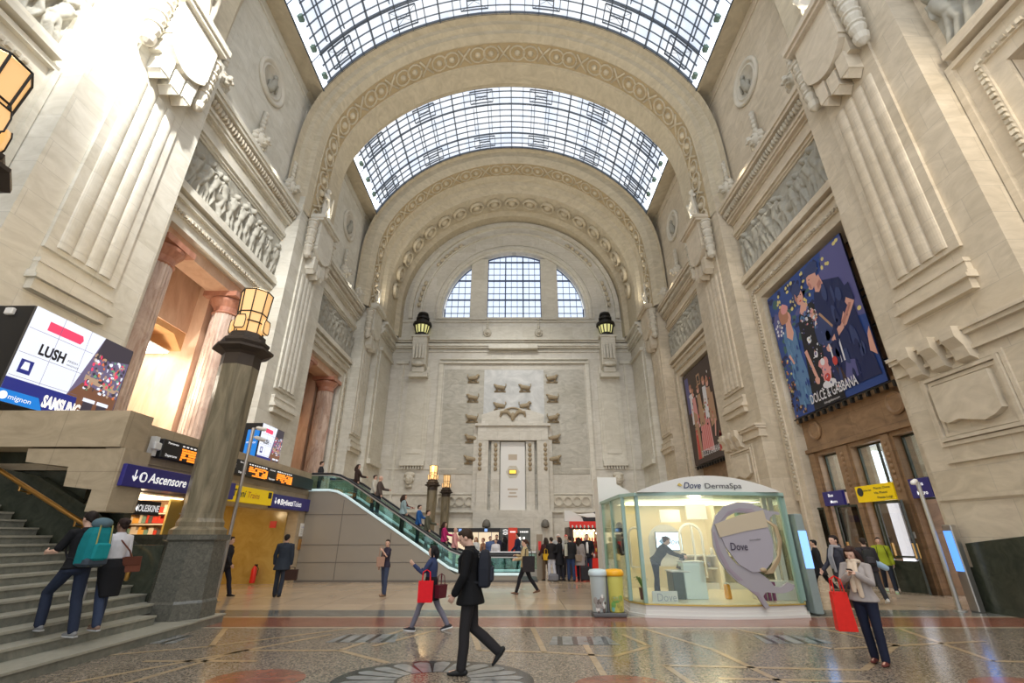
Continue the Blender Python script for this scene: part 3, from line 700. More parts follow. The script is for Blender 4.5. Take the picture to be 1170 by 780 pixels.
def relief_obj(name,org,u,v,nrm,W_,H_,depth,figs,seed,mat,nx,nz,parent=None):
    X,Z,D=bump_relief(W_,H_,nx,nz,depth,figs,seed); D[0,:]=D[-1,:]=0; D[:,0]=D[:,-1]=0
    u,v,nn,o=Vector(u),Vector(v),Vector(nrm),Vector(org); g=G(); vs=[]
    for i in range(nx):
        for j in range(nz): vs.append(tuple(o+u*float(X[i,j])+v*float(Z[i,j])+nn*(float(D[i,j]))))
    flip=u.cross(v).dot(nn)<0
    fs=[(i*nz+j,(i+1)*nz+j,(i+1)*nz+j+1,i*nz+j+1) for i in range(nx-1) for j in range(nz-1)]
    if flip: fs=[f[::-1] for f in fs]
    b=len(vs); c=[tuple(o-nn*.06),tuple(o+u*W_-nn*.06),tuple(o+u*W_+v*H_-nn*.06),tuple(o+v*H_-nn*.06)]
    g.add(vs,fs); g.add(c,[(3,2,1,0) if not flip else (0,1,2,3)])
    k=[0,(nx-1)*nz,(nx-1)*nz+nz-1,nz-1]
    for q in range(4):
        g.f.append((k[q],b+q,b+(q+1)%4,k[(q+1)%4])); g.m.append(0)
    return obj(name,g,mat,parent,smooth=True)
nm={-1:'left',1:'right'}
for side in (-1,1):
    for k,c in enumerate(BAYS):
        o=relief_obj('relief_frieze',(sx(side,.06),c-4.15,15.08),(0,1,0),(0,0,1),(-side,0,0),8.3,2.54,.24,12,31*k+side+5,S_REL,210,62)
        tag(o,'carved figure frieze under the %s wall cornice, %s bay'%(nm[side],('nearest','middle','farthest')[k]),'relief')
# portrait medallions on the upper wall
def lathe_disc(g,side,y,z,p0,prof):
    rings=[]
    for r,h in prof: rings.append([(sx(side,p0+h),y+r*math.cos(2*PI*i/28)*(-side),z+r*math.sin(2*PI*i/28)) for i in range(28)])
    g.loft(rings)
for side in (-1,1):
    for k,c in enumerate(BAYS[1:]):
        g=G(); lathe_disc(g,side,c,25.35,-.02,[(1.3,0),(1.3,.14),(1.2,.2),(1.06,.14),(1.02,.05),(.95,.05),(.92,.12),(.86,.12),(.84,.03)])
        t=thing('wall_medallion','round carved medallion high on the %s wall, %s the large arch'%(nm[side],('in front of','beyond')[k]),'medallion',(sx(side,0),c,25.35))
        MS=1.2
        obj('medallion_frame',g,S_ORN,t,world=True,smooth=True)
        g=G(); r=random.Random(k+side)
        g.tube([(sx(side,.08),c-.1,24.75),(sx(side,.14),c,25.2),(sx(side,.12),c+.1,25.55)],[.24,.22,.14],8,cap='round'); g.ell((sx(side,.12),c+.08,25.78),(.12,.15,.18))
        g.tube([(sx(side,.1),c,25.3),(sx(side,.14),c-.32,25.1),(sx(side,.1),c-.2,24.8)],.08,6,cap='round'); g.tube([(sx(side,.1),c+.1,25.3),(sx(side,.14),c+.38,25.5),(sx(side,.1),c+.42,25.0)],.07,6,cap='round')
        obj('medallion_figure',g,S_REL,t,world=True,smooth=True)
# lion masks with a hanging crest
def lion_mask():
    t=thing('lion_mask','x','mask',(0,0,0))
    g=G(); r=random.Random(3)
    for i in range(11):
        a=2*PI*i/11; g.ell((.30*math.cos(a),-.12,.32*math.sin(a)),(.13,.14,.13),8,6)
    g.ell((0,-.16,0),(.30,.24,.33)); g.ell((0,-.38,-.08),(.15,.17,.13)); g.ell((0,-.40,.06),(.07,.14,.12)); g.ell((0,-.36,-.22),(.11,.11,.05))
    for s in (-1,1): g.ell((s*.12,-.34,.10),(.075,.07,.035)); g.ell((s*.2,-.22,.30),(.07,.06,.08)); g.ell((s*.08,-.50,-.12),(.07,.06,.06))
    obj('lion_head',g,S_ORN,t,smooth=True)
    g=G(); g.box(-.05,.05,-.1,.02,.45,1.6)
    for i in range(5): g.ell((0,-.1,.55+i*.22),(.13-.015*i,.09,.12),8,5)
    obj('crest_strip',g,S_ORN,t,smooth=True); return t
lm=lion_mask(); first=True
for side in (-1,1):
    for k,c in enumerate(BAYS):
        for j,dy in enumerate((-3.5,0,3.6)):
            if k==0: continue
            lab='lion mask above the %s wall cornice, %s bay, %s of three'%(nm[side],('middle','far')[k-1],('nearest','central','farthest')[j])
            loc=(sx(side,.12),c+dy,20.95); rz=PI/2 if side<0 else -PI/2
            if first: lm.location=loc; lm.scale=(1.4,1.4,1.3); lm.rotation_euler=(0,0,rz); lm['label']=lab; lm['group']='lion masks above the wall cornices'; first=False
            else: dup(lm,loc,rz,lab,'lion masks above the wall cornices')
for s in (-1,1):
    o=dup(lm,(XB+s*2.6-.1,YW-.2,20.6),0,'small carved lion face on the attic under the great window, %s one'%('left','right')[s>0],'lion faces under the great window'); o.scale=(1,1,1)
# face keystones low on the back wall
for s in (-1,1):
    g=G(); x=XB+s*9.35; g.ell((x,YW-.2,6.35),(.38,.35,.5)); g.ell((x,YW-.5,6.25),(.1,.15,.2)); g.ell((x,YW-.42,5.98),(.2,.15,.06))
    for q in (-1,1): g.ell((x+q*.14,YW-.5,6.42),(.09,.06,.05)); g.ell((x+q*.38,YW-.2,6.3),(.09,.1,.16))
    g.ell((x,YW-.15,6.72),(.5,.3,.28)); g.box(x-.25,x+.25,YW-.35,YW,5.6,5.85)
    tag(obj('carved_face',g,S_ORN,smooth=True),'carved stone head low on the back wall, on the %s'%('left','right')[s>0],'carving')
# brown animal plaques
def plaque(x,z,seed,lab):
    t=thing('animal_plaque',lab,'carving',(x,YW-.05,z),0,'small brown animal carvings on the back wall')
    g=G(); r=random.Random(seed); hw=.55
    g.box(-hw,hw,-.08,.02,0,.16)
    bx=r.choice((-1,1)); g.tube([(-bx*.32,-.18,.42),(bx*.25,-.18,.5)],[.2,.22],8,cap='round')
    g.tube([(bx*.25,-.18,.55),(bx*.42,-.2,.72+r.uniform(-.12,.08))],[.15,.13],8,cap='round'); g.ell((bx*.52,-.22,.72),(.12,.09,.09))
    for lx in (-.34,-.2,.18,.32): g.tube([(bx*lx,-.16,.4),(bx*(lx+r.uniform(-.06,.1)),-.16,.1)],.055,6)
    g.tube([(-bx*.42,-.16,.5),(-bx*.58,-.16,.62),(-bx*.55,-.16,.85)],.045,6)
    obj('carved_animal',g,S_BORN,t,smooth=True)
    for s in (): pass
cols=[(15.55,0),(13.6,1),(11.65,2),(9.75,3),(7.85,4)]
hts=('topmost','second from top','middle','fourth from top','lowest')
for zi,i in cols:
    plaque(XB-3.95,zi-.2,i,'brown carved animal in the left column on the back wall, %s'%hts[i])
    plaque(XB+3.7,zi-.2,i+9,'brown carved animal in the right column on the back wall, %s'%hts[i])
for i,(dx,z) in enumerate(((-1.35,14.4),(1.05,14.4),(-1.35,12.6),(1.05,12.6))):
    plaque(XB+dx,z,20+i,'brown carved animal on the pale square above the aedicule, %s'%('upper left','upper right','lower left','lower right')[i])
# consoles with black lanterns
for s in (-1,1):
    x=XB+s*9.25; lr=('left','right')[s>0]
    g=G(); pr_=[(YW,19.9),(YW-1.3,19.9),(YW-1.3,19.2),(YW-1.15,18.6),(YW-1.1,17.6),(YW-.9,17.0),(YW-.5,16.75),(YW,16.6)]
    g.prism([(a,b_) for a,b_ in pr_],x-.7,x+.7,'x'); 
    for k in range(4): g.box(x-.55+k*.3,x-.38+k*.3,YW-1.36,YW-1,17.5,19.0)
    g.box(x-.9,x+.9,YW-.9,YW,15.75,16.2); g.box(x-.55,x+.55,YW-1.0,YW,16.2,16.7); g.ell((x,YW-1.2,16.95),(.55,.25,.25)); g.box(x-.85,x+.85,YW-1.4,YW,19.75,19.95)
    o=obj('stone_console',g,S_TRIM); tag(o,'scrolled stone console holding the black lantern on the %s of the back wall'%lr,'console')
    t=thing('black_lantern','black round lantern on a console at the back wall, %s of the great window'%lr,'lantern',(x,YW-.7,19.95),0,'black lanterns on the back wall')
    g=G(); g.lathe([(.72,0),(.72,.25),(.5,.3),(.5,.4)],(0,0,0),16); obj('lantern_base',g,M_IRON,t)
    g=G(); g.lathe([(.55,.4),(.68,.9),(.72,1.15)],(0,0,0),16); obj('lamp_glass',g,emis('dim_lamp_glass',(.8,.75,.3),.7,(.3,.3,.12)),t)
    g=G()
    for k in range(12):
        a=2*PI*k/12; g.box(-.07,.07,-.05,.05,.4,1.2) if 0 else g.tube([(.57*math.cos(a),.57*math.sin(a),.38),(.76*math.cos(a),.76*math.sin(a),1.2)],.06,5)
    g.lathe([(.8,1.15),(.95,1.25),(.9,1.5),(.72,1.55),(.72,1.65),(.5,1.7),(.5,1.85),(.66,1.9),(.66,2.1),(.45,2.15),(.45,2.3),(.58,2.35),(.5,2.6),(.1,2.75)],(0,0,0),16); obj('lantern_cage',g,M_IRON,t)

def vremesh(g,vox,sm=3):
    me=bpy.data.meshes.new('tmp'); me.from_pydata(g.v,[],g.f); me.update()
    o=bpy.data.objects.new('tmp',me); C.objects.link(o)
    m=o.modifiers.new('r','REMESH'); m.mode='VOXEL'; m.voxel_size=vox; m.use_smooth_shade=True
    s_=o.modifiers.new('s','SMOOTH'); s_.factor=.5; s_.iterations=sm
    out=bpy.data.meshes.new_from_object(o.evaluated_get(bpy.context.evaluated_depsgraph_get()))
    bpy.data.objects.remove(o); bpy.data.meshes.remove(me); return out
g=G()   # draped standing figure, 3 m, facing -Y
g.cbox(-.5,.5,-.35,.3,0,.22,.04)
g.loft([[(rx_*math.cos(2*PI*i/20)*(1+.10*math.sin(i*PI/2*1.7)),y+ry_*math.sin(2*PI*i/20)*(1+.1*math.sin(i*2.7)),z) for i in range(20)] for z,rx_,ry_,y in ((.2,.42,.32,0),(.6,.38,.28,0),(1.1,.36,.27,-.02),(1.6,.33,.25,0),(1.9,.27,.2,0),(2.2,.34,.23,0),(2.38,.34,.2,0),(2.5,.14,.13,0))])
g.tube([(0,0,2.4),(0,-.02,2.62)],[.11,.09],8,cap='round'); g.ell((0,-.03,2.78),(.15,.18,.2)); g.ell((0,.03,2.84),(.18,.19,.19)); g.ell((0,-.2,2.74),(.03,.04,.05))
g.tube([(-.33,0,2.35),(-.5,-.1,2.05),(-.38,-.32,1.85)],[.11,.09,.07],8,cap='round'); g.tube([(.33,0,2.35),(.52,-.05,2.1),(.42,-.25,2.45)],[.11,.09,.07],8,cap='round')
g.tube([(-.35,-.28,1.95),(-.15,-.3,1.3),(.1,-.28,.8)],[.09,.12,.08],8,cap='round'); g.tube([(.42,-.25,2.3),(.45,-.2,1.4),(.4,-.15,.3)],[.07,.11,.12],8,cap='round'); g.tube([(.15,-.24,1.9),(-.1,-.3,1.5),(-.25,-.26,.9)],[.06,.08,.06],8,cap='round')
stm=vremesh(g,.045,2); stm.materials.append(S_ORN); stm.polygons.foreach_set('use_smooth',[True]*len(stm.polygons))
for side in (-1,1):
    for y,w_ in ((24.5,'on the pier before the large arch springs'),(36.6,'on the far pier near the end wall'),(11.6,'high on the nearest pier, at the top of the picture')):
        o=bpy.data.objects.new('stone_statue',stm); C.objects.link(o); o.location=(sx(side,1.12),y,20.36); o.rotation_euler=(0,0,PI/2 if side<0 else -PI/2)
        if y>36: o.scale=(.95,.95,.95)
        tag(o,'draped stone figure %s, %s wall'%(w_,nm[side]),'statue','stone figures on the piers')
# ============================================================ MEZZANINE BLOCK ON THE LEFT
MX=-8.93
g=G(); XL=sx(-1,0)
# parapet ring and slabs with openings (side face x=MX, front y=10.6)
g.box(MX-.02,MX-.55,10.6,21.4,3.3,4.24)          # side parapet
g.box(XL,-8.62,10.0,10.7,3.52,4.32)
g.box(-16,MX-.5,11.0,21.4,3.15,3.3)
# front bands stepping down to the stair
g.prism([(-10.62,3.48),(-8.58,3.48),(-8.52,2.22),(-8.58,2.22),(-8.60,2.60),(-9.55,2.70),(-9.60,3.10),(-10.56,3.2)],10.04,10.8,'y')
g.box(-8.93,-8.5,10.05,10.8,2.2,3.5)
# side wall pieces around the openings
g.box(MX-.45,MX-.02,10.66,11.4,2.24,3.3); g.box(MX-.45,MX-.02,11.4,14.4,2.7,3.3)
g.box(MX-.45,MX-.02,14.4,20.06,2.62,3.3); g.box(MX-.45,MX-.02,20.06,21.4,0,3.3); g.box(MX-.45,MX-.02,14.0,14.5,0,2.7)
g.box(-14,MX-.02,21.0,21.4,0,3.3)
g.box(MX-.02,MX+.02,10.6,21.4,3.33,3.35)
struct('wall_mezzanine',g,S_PAR)
g=G(); g.box(-14,MX-.02,11.12,11.35,0,2.3); g.box(-14,-11.2,11.12,11.3,2.2,3.6);g.box(-11.3,-10,11.12,11.3,2.2,3.3);g.box(MX-.35,MX-.03,11.12,14.4,0,1.72)
g.box(MX-.1,MX+.05,11.0,14.0,1.66,1.76); g.box(MX-.05,MX+.02,11.2,14.0,0,.3)
struct('trim_3',g,M_GREEN)
# flank wall of the stair with dark granite and the steps
g=G(); g.mi=0
xs=[-6.42,-6.98]; 
while len(xs)<22: xs.append(xs[-1]-.345)
R_=.158
for i,x in enumerate(xs):
    ye=10.75 if i else 11.55
    if i==1: ye=10.2
    g.mi=0; g.box(XL-.2,x,-9,ye if i!=0 else 10.6,i*R_,(i+1)*R_-.03)
    g.mi=1; g.box(x-.36 if i else x-.6,x+.02,-9,ye if i!=0 else 10.6,(i+1)*R_-.03,(i+1)*R_); g.mi=0; g.box(XL-.2,x-.3,-9,ye if i!=0 else 10.6,(i+1)*R_-.03,(i+1)*R_-.001)
g.mi=0; g.box(-8.2,-6.44,10.6,11.6,0,R_-.03); g.mi=1; g.box(-8.2,-6.42,10.55,11.65,R_-.03,R_)
struct('staircase',g,[M_STEP,M_NOSE])
g=G(); g.box(-14,-7.6,10.78,11.1,0,1.55); g.prism([(-14,1.5),(-8.3,1.5),(-9.3,2.2),(-11.0,3.0),(-14,3.55)],10.85,11.1,'y'); struct('trim_4',g,M_GREEN)
# brass handrail
t=thing('handrail','brass handrail rising along the dark wall beside the stairs','handrail',(-10,10.6,2))
g=G(); pts=[(-13.4,10.55,4.05),(-12.15,10.55,3.36),(-10.13,10.55,2.38),(-8.35,10.55,1.52),(-8.08,10.52,1.36),(-7.98,10.5,1.2),(-8.0,10.52,1.0),(-8.06,10.6,.92)]; g.tube(pts,.048,10,cap='round'); obj('rail',g,M_BRASS,t,world=True,smooth=True)
for x,z in ((-12.4,3.45),(-11,2.78),(-9.5,2.05)):
    g=G(); g.tube([(x,10.55,z),(x,10.56,z-.12),(x,10.8,z-.14)],.02,6); g.lathe([(.05,0),(.05,.03),(.02,.05)],(x,10.8,z-.14),10,axis='y'); obj('rail_bracket',g,M_BRASS,t,world=True)
# interior of the shop and the yellow passage
g=G(); g.box(-11.4,-11.3,11.4,14.0,0,3.1); g.box(-11.4,MX-.45,14.0,14.06,0,3.1); g.box(-11.4,MX-.45,11.36,11.42,1.2,3.1); g.box(-11.4,MX-.45,11.4,14,2.72,2.76)
sh=thing('moleskine_shop','small bright shop opening under the blue lift sign','shop',(-10.2,12.7,0)); sh.name='stationery_shop'
obj('shop_walls',g,plain('shop_wall',(.55,.36,.20),.5),sh,world=True)
g=G(); 
for z in (1.55,1.95,2.3): g.box(-11.28,-10.95,11.5,13.9,z,z+.03)
obj('shelf',g,M_WHITE,sh,world=True)
g=G(); g.box(-10.6,-9.4,11.9,13.6,2.66,2.71); obj('light_panel',g,emis('shop_light',(1,.72,.42),3.5),sh,world=True)
r=random.Random(11); cols_=[(.6,.05,.03),(.8,.45,.1),(.1,.1,.1),(.75,.7,.6),(.2,.35,.3)]; bm_=[plain('book_%d'%i,c,.5) for i,c in enumerate(cols_)]
g=G()
for z in (1.58,1.98):
    y=11.6
    while y<13.7:
        w=r.uniform(.06,.16); g.mi=r.randrange(5); g.box(-11.24,-11.02,y,y+w,z,z+r.uniform(.16,.28)); y+=w+.01
for z in (1.76,2.06,2.34):
    x=-10.9
    while x<-9.5:
        w=r.uniform(.05,.14); g.mi=r.randrange(5); g.box(x,x+w,13.72,13.9,z,z+r.uniform(.10,.22)); x+=w+.012
g.mi=3
for z in (1.74,2.04,2.32): g.box(-11.0,-9.45,13.66,13.98,z-.03,z)
o=obj('shelf_goods',g,bm_,sh,world=True); o['kind']='stuff'
g=G(); g.box(-9.06,-9.02,11.40,12.28,2.2,2.52); obj('sign_board',g,M_BLACK,sh,world=True)
words('sign_lettering','MOLESKINE',(-9.01,11.44,2.28),(0,1,0),(0,0,1),.80,.15,M_SIGNW,sh,.02)
g=G(); g.box(-9.5,-9.45,13.2,13.9,1.75,2.7); obj('door_frame',g,plain('shop_yellow',(.55,.40,.1),.4),sh,world=True)
g=G(); g.box(-13.4,MX-.45,20.0,20.3,0,3.2); g.box(-13.4,-13.2,14.1,20.2,0,3.2); g.box(-13.4,MX-.45,14.05,14.12,0,3.2); g.box(-13.3,MX-.45,14.1,20.1,2.9,2.96)
struct('wall_passage',g,M_YEL)
g=G(); g.box(-12.2,-10.2,15.2,18.8,2.86,2.9); tag(obj('ceiling_light',g,emis('passage_light',(1,.78,.45),1.5)),'flat warm light panel on the ceiling of the yellow passage','light')
# signs on the side face
def board(name,lab,y0,y1,z0,z1,m,cat='sign',p=.12):
    p=p; t=thing(name,lab,cat,(MX+p,(y0+y1)/2,z0)); g=G(); g.cbox(MX,MX+p,y0,y1,z0,z1,.01); obj('board',g,m,t,world=True); return t
U=(0,1,0);V=(0,0,1); xf=MX+.125
def arrow_down(g,y,z,s,x):
    g.prism([(y-.05*s,z+1.0*s),(y+.05*s,z+1.0*s),(y+.05*s,z+.3*s),(y+.3*s,z+.5*s),(y+.3*s,z+.33*s),(y,z),(y-.3*s,z+.33*s),(y-.3*s,z+.5*s),(y-.05*s,z+.3*s)],x,x+.008,'x')
t=board('hanging_sign','long blue sign reading Ascensore with a down arrow, behind the left lamp column',10.12,14.3,2.72,3.18,M_NAVY,p=.52); xf=MX+.525
words('sign_lettering','Ascensore',(xf,10.82,2.86),U,V,1.3,.21,M_SIGNW,t,.02,shear=.15); words('sign_lettering','Lift',(xf,12.2,2.86),U,V,.4,.21,M_SIGNW,t,0,shear=.15)
g=G(); arrow_down(g,10.42,2.84,.24,xf); 
g.lathe([(.11,0),(.11,.006)],(xf,10.66,2.95),20,axis='x'); obj('arrow_symbol',g,M_SIGNW,t,world=True)
g=G(); g.box(xf+.006,xf+.012,10.61,10.71,2.88,3.02); obj('lift_symbol',g,M_NAVY,t,world=True); xf=MX+.125
t=board('hanging_sign','yellow sign panel on the mezzanine beside the blue Biglietti sign',14.5,17.4,2.72,3.2,M_YSIGN)
words('sign_lettering','Treni',(xf,14.9,2.88),U,V,.72,.22,M_DKTXT,t,.015,shear=.15); words('sign_lettering','Trains',(xf,15.75,2.88),U,V,.75,.20,plain('red_ink',(.5,.15,.05),.5),t,shear=.15)
g=G(); g.box(xf,xf+.008,17.08,17.3,2.95,3.15); obj('symbol_square',g,M_DKTXT,t,world=True)
t=board('hanging_sign','blue sign reading Biglietti Tickets at the far end of the mezzanine',17.42,20.75,2.66,3.14,M_NAVY)
words('sign_lettering','Biglietti',(xf,18.05,2.8),U,V,1.05,.2,M_SIGNW,t,.02,shear=.15); words('sign_lettering','Tickets',(xf,19.15,2.8),U,V,.7,.2,M_SIGNW,t,shear=.15)
g=G(); arrow_down(g,17.66,2.8,.22,xf); g.lathe([(.09,0),(.09,.006)],(xf,17.9,2.9),16,axis='x'); obj('arrow_symbol',g,M_SIGNW,t,world=True)
M_AMB=emis('amber_display',(1,.27,.02),1.3)
def departures(y0,y1,lab,seed):
    t=thing('departure_board',lab,'display board',(MX+.2,(y0+y1)/2,3.5)); g=G(); g.cbox(MX+.02,MX+.22,y0,y1,3.5,3.96,.02); obj('housing',g,M_BLACK,t,world=True)
    r=random.Random(seed); g=G(); x=MX+.222
    n=int((y1-y0-.1)/1.9)
    for k in range(n):
        a=y0+.1+k*1.9
        for row in range(5):
            z=3.82-row*.062; y=a+.60+r.random()*.03
            while y<a+1.8:
                w=r.uniform(.05,.22)
                if r.random()<.8: g.box(x,x+.004,y,min(y+w,a+1.82),z-.035,z+.004)
                y+=w+.025
        g.box(x,x+.003,a+1.7,a+1.82,3.56,3.80)
    am=obj('amber_rows',g,M_AMB,t,world=True); am['kind']='stuff'
    g=G()
    for k in range(n):
        a=y0+.1+k*1.9
        for q in range(8): g.box(x,x+.004,a+.60+q*.15,a+.68+q*.15,3.87,3.9)
    obj('heading_marks',g,M_SIGNW,t,world=True)
    for k in range(n):
        a=y0+.1+k*1.9; words('lettering','Partenze',(x,a+.06,3.86),U,V,.38,.05,M_SIGNW,t,.01); words('lettering','Departures',(x,a+.06,3.56),U,V,.42,.06,M_SIGNW,t,.01)
    for y in (y0-.12,): 
        g=G(); g.box(MX,MX+.14,y-.05,y+.08,3.52,3.98); g.cbox(MX+.1,MX+.2,y-.1,y+.14,3.66,3.84,.02); obj('mounting_clamp',g,M_WHITE,t,world=True)
departures(11.35,14.35,'black departure board with orange text left of the lamp column',1); departures(14.6,20.4,'long black departure board with orange rows above the yellow sign',2)
# passage details
tag(obj('fire_sign',G().box(-9.62,-9.58,19.7,19.95,2.05,2.3) and (lambda g:(g.box(-10.0,-9.75,19.96,20.0,2.02,2.27),g)[1])(G()),M_RED),'small red fire sign on the yellow wall above the suited man','sign')
g=G(); g.mi=0; g.cbox(MX,MX+.03,20.35,20.95,1.7,2.2,.005); 
t=thing('paper_notice','white notice on the stone pier beside the yellow passage','notice',(MX,20.6,1.7)); obj('sheet',g,M_WHITE,t,world=True)
words('notice_lettering','i  ORARI',(MX+.032,20.42,2.02),U,V,.4,.06,plain('blue_ink',(.1,.15,.5),.5),t)
for i,z in enumerate((1.94,1.86,1.78)): words('notice_lettering','informazioni',(MX+.032,20.42,z),U,V,.42,.035,M_DKTXT,t)
g=G(); g.cbox(MX,MX+.04,20.45,20.7,1.2,1.6,.01); tag(obj('wall_plate',g,M_BRASS),'small brass plate under the white notice on the stone pier','plate')
t=thing('fire_extinguisher','red fire extinguisher at the foot of the yellow wall','fire extinguisher',(-10.15,19.75,0))
g=G(); g.lathe([(.09,0),(.1,.03),(.1,.48),(.06,.56),(.03,.6)],(0,0,0.05),14); obj('cylinder',g,M_RED,t,smooth=True); g=G(); g.box(-.02,.1,-.02,.02,.62,.7); g.tube([(.06,0,.66),(.15,0,.55),(.13,0,.3)],.015,6); obj('hose',g,M_BLACK,t)
# LED cubes on the mezzanine
M_LEDW=emis('screen_white',(.82,.86,.97),.95,(.1,.1,.1)); M_LEDN=emis('screen_navy',(.01,.02,.2),.9,(.02,.02,.05)); M_LEDC=emis('screen_cyan',(.0,.22,.7),.9,(.02,.02,.05))
M_LEDP=emis('screen_pink',(.9,.06,.16),.9,(.1,.02,.02)); M_LEDD=emis('screen_dark',(.05,.04,.06),.8,(.02,.02,.02)); M_LEDB=emis('screen_brown',(.22,.09,.045),.8,(.02,.02,.02)); M_LEDT=emis('screen_tan',(.50,.32,.2),.8,(.1,.1,.1)); M_LEDG=emis('screen_violet',(.15,.12,.24),.8,(.05,.05,.05)); M_LEDO=emis('screen_orange',(.8,.16,.03),.8,(.1,.1,.1)); M_LEDGR=emis('screen_green',(.1,.4,.2),.8,(.1,.1,.1))
def led(y0,y1,z0,z1,xf,lab,xl=-1.4,big=True):
    t=thing('video_cube',lab,'screen',(xf,(y0+y1)/2,z0)); g=G(); g.cbox(xf+xl,xf,y0,y1,z0,z1,.02); obj('housing',g,M_BLACK,t,world=True)
    if big: g=G(); g.cbox(xf-.62,xf-.42,y0-.1,y0,z1-.28,z1-.1,.02); obj('bracket',g,M_WHITE,t,world=True)
    W_,H_=y1-y0,z1-z0; A=Art((xf+.004,y0,z0),U,V,W_,H_)
    A.rect(.01,.0,.985,1,M_LEDW); A.rect(.01,0,.985,.24,M_LEDN); A.poly([(.01,0),(.36,0),(.30,.12),(.01,.12)],M_LEDC)
    A.poly([(.63,.0),(.985,.0),(.985,1),(.66,1),(.50,.24),(.63,.24)],M_LEDG); A.poly([(.50,.24),(.60,.42),(.98,.35),(.98,.05),(.62,.05),(.60,.24)],M_LEDB)
    A.poly([(.66,1),(.985,1),(.985,.82),(.62,.72)],M_LEDD); A.poly([(.60,.52),(.98,.46),(.98,.40),(.60,.45)],M_LEDT)
    r=random.Random(5)
    for i in range(150): A.blob((r.uniform(.62,.97),r.uniform(.34,.78)),(r.uniform(.006,.02),r.uniform(.01,.028)),r.choice([M_LEDW,M_LEDT,M_LEDT,M_LEDG,M_LEDO,M_LEDD,M_LEDP,M_LEDGR,M_LEDD]),new=i%10==0,n=7)
    for a in (.66,.80): A.rect(a,.02,a+.10,.22,M_LEDD); A.rect(a-.01,.22,a+.11,.26,M_LEDW)
    A.poly([(.14,.80),(.44,.80),(.46,.85),(.44,.90),(.14,.90)],M_LEDP)
    for v_ in (.26,.50,.76): A.rect(.01,v_-.002,.58,v_+.002,M_LEDG)
    for u_ in (.25,.5): A.rect(u_-.0015,.24,u_+.0015,1,M_LEDG)
    A.rect(.05,.30,.15,.44,M_LEDN); A.poly([(.07,.34),(.13,.34),(.12,.42),(.08,.42)],M_LEDW)
    A.done('screen_picture',t); P=lambda a,b_:(xf+.03,y0+a*W_,z0+b_*H_)
    words('screen_lettering','LUSH',P(.15,.54),U,V,.22*W_,.11*H_,emis('ink',(.0,.0,.01),0,(.01,.01,.02)),t,.04); words('screen_lettering','FRESH',P(.40,.57),U,V,.09*W_,.025*H_,M_LEDD,t); words('screen_lettering','HANDMADE',P(.40,.53),U,V,.11*W_,.02*H_,M_LEDD,t)
    words('screen_lettering','NEW OPENING',P(.18,.83),U,V,.22*W_,.035*H_,M_LEDW,t,.03)
    words('screen_lettering','SAMSUNG',P(.33,.05),U,V,.33*W_,.12*H_,M_SIGNW,t,.05); words('screen_lettering','mignon',P(.08,.035),U,V,.17*W_,.05*H_,M_SIGNW,t,.0)
    g=G(); g.lathe([(.04*H_,0),(.04*H_,.004)],P(.04,.06),16,axis='x'); obj('logo_disc',g,M_SIGNW,t,world=True)
    if not big:
        A=Art((xf-.55,y0-.001,z0+.05),(1,0,0),V,.5,H_*.8); A.rect(0,0,1,1,M_LEDC); A.done('side_panel',t); words('screen_lettering','mignon',(xf-.5,y0-.02,z0+H_*.5),(1,0,0),V,.38,.1,M_SIGNW,t)
    return t
led(10.05,13.2,4.6,7.0,-11.9,'large video cube on the mezzanine showing LUSH and SAMSUNG',-1.0)
led(18.75,20.65,4.35,6.05,-10.5,'small video cube farther along the mezzanine, behind the camera pole',-1.0,False)
# ---- pink marble columns in the left portals, inner rooms
def col(x,y,z0,z1,r,lab):
    t=thing('marble_column',lab,'column',(x,y,z0)); g=G(); H_=z1-z0; n=24
    g.lathe([(r*1.02,.3),(r,H_*.5),(r*.9,H_-1.0)],(0,0,0),n)
    for k in range(n): 
        a=2*PI*k/n; g.tube([(r*1.0*math.cos(a),r*1.0*math.sin(a),.35),(r*.89*math.cos(a),r*.89*math.sin(a),H_-1.05)],.05,4)
    obj('shaft',g,M_PINK,t); g=G(); g.lathe([(r*.92,H_-1.05),(r*1.05,H_-1.0),(r*.95,H_-.9),(r*1.0,H_-.7),(r*1.35,H_-.42),(r*1.4,H_-.3),(r*1.2,H_-.25)],(0,0,0),24); g.box(-r*1.4,r*1.4,-r*1.4,r*1.4,H_-.25,H_); obj('capital',g,marble('red_marble',(.34,.13,.08),(.52,.26,.18),2,.35) if 'redm' not in globals() else redm,t)
    g=G(); g.lathe([(r*1.3,0),(r*1.3,.14),(r*1.15,.2),(r*1.2,.28),(r*1.02,.34)],(0,0,0),24); obj('base',g,M_PINK,t); return t
redm=marble('red_marble',(.34,.13,.08),(.52,.26,.18),2,.35)
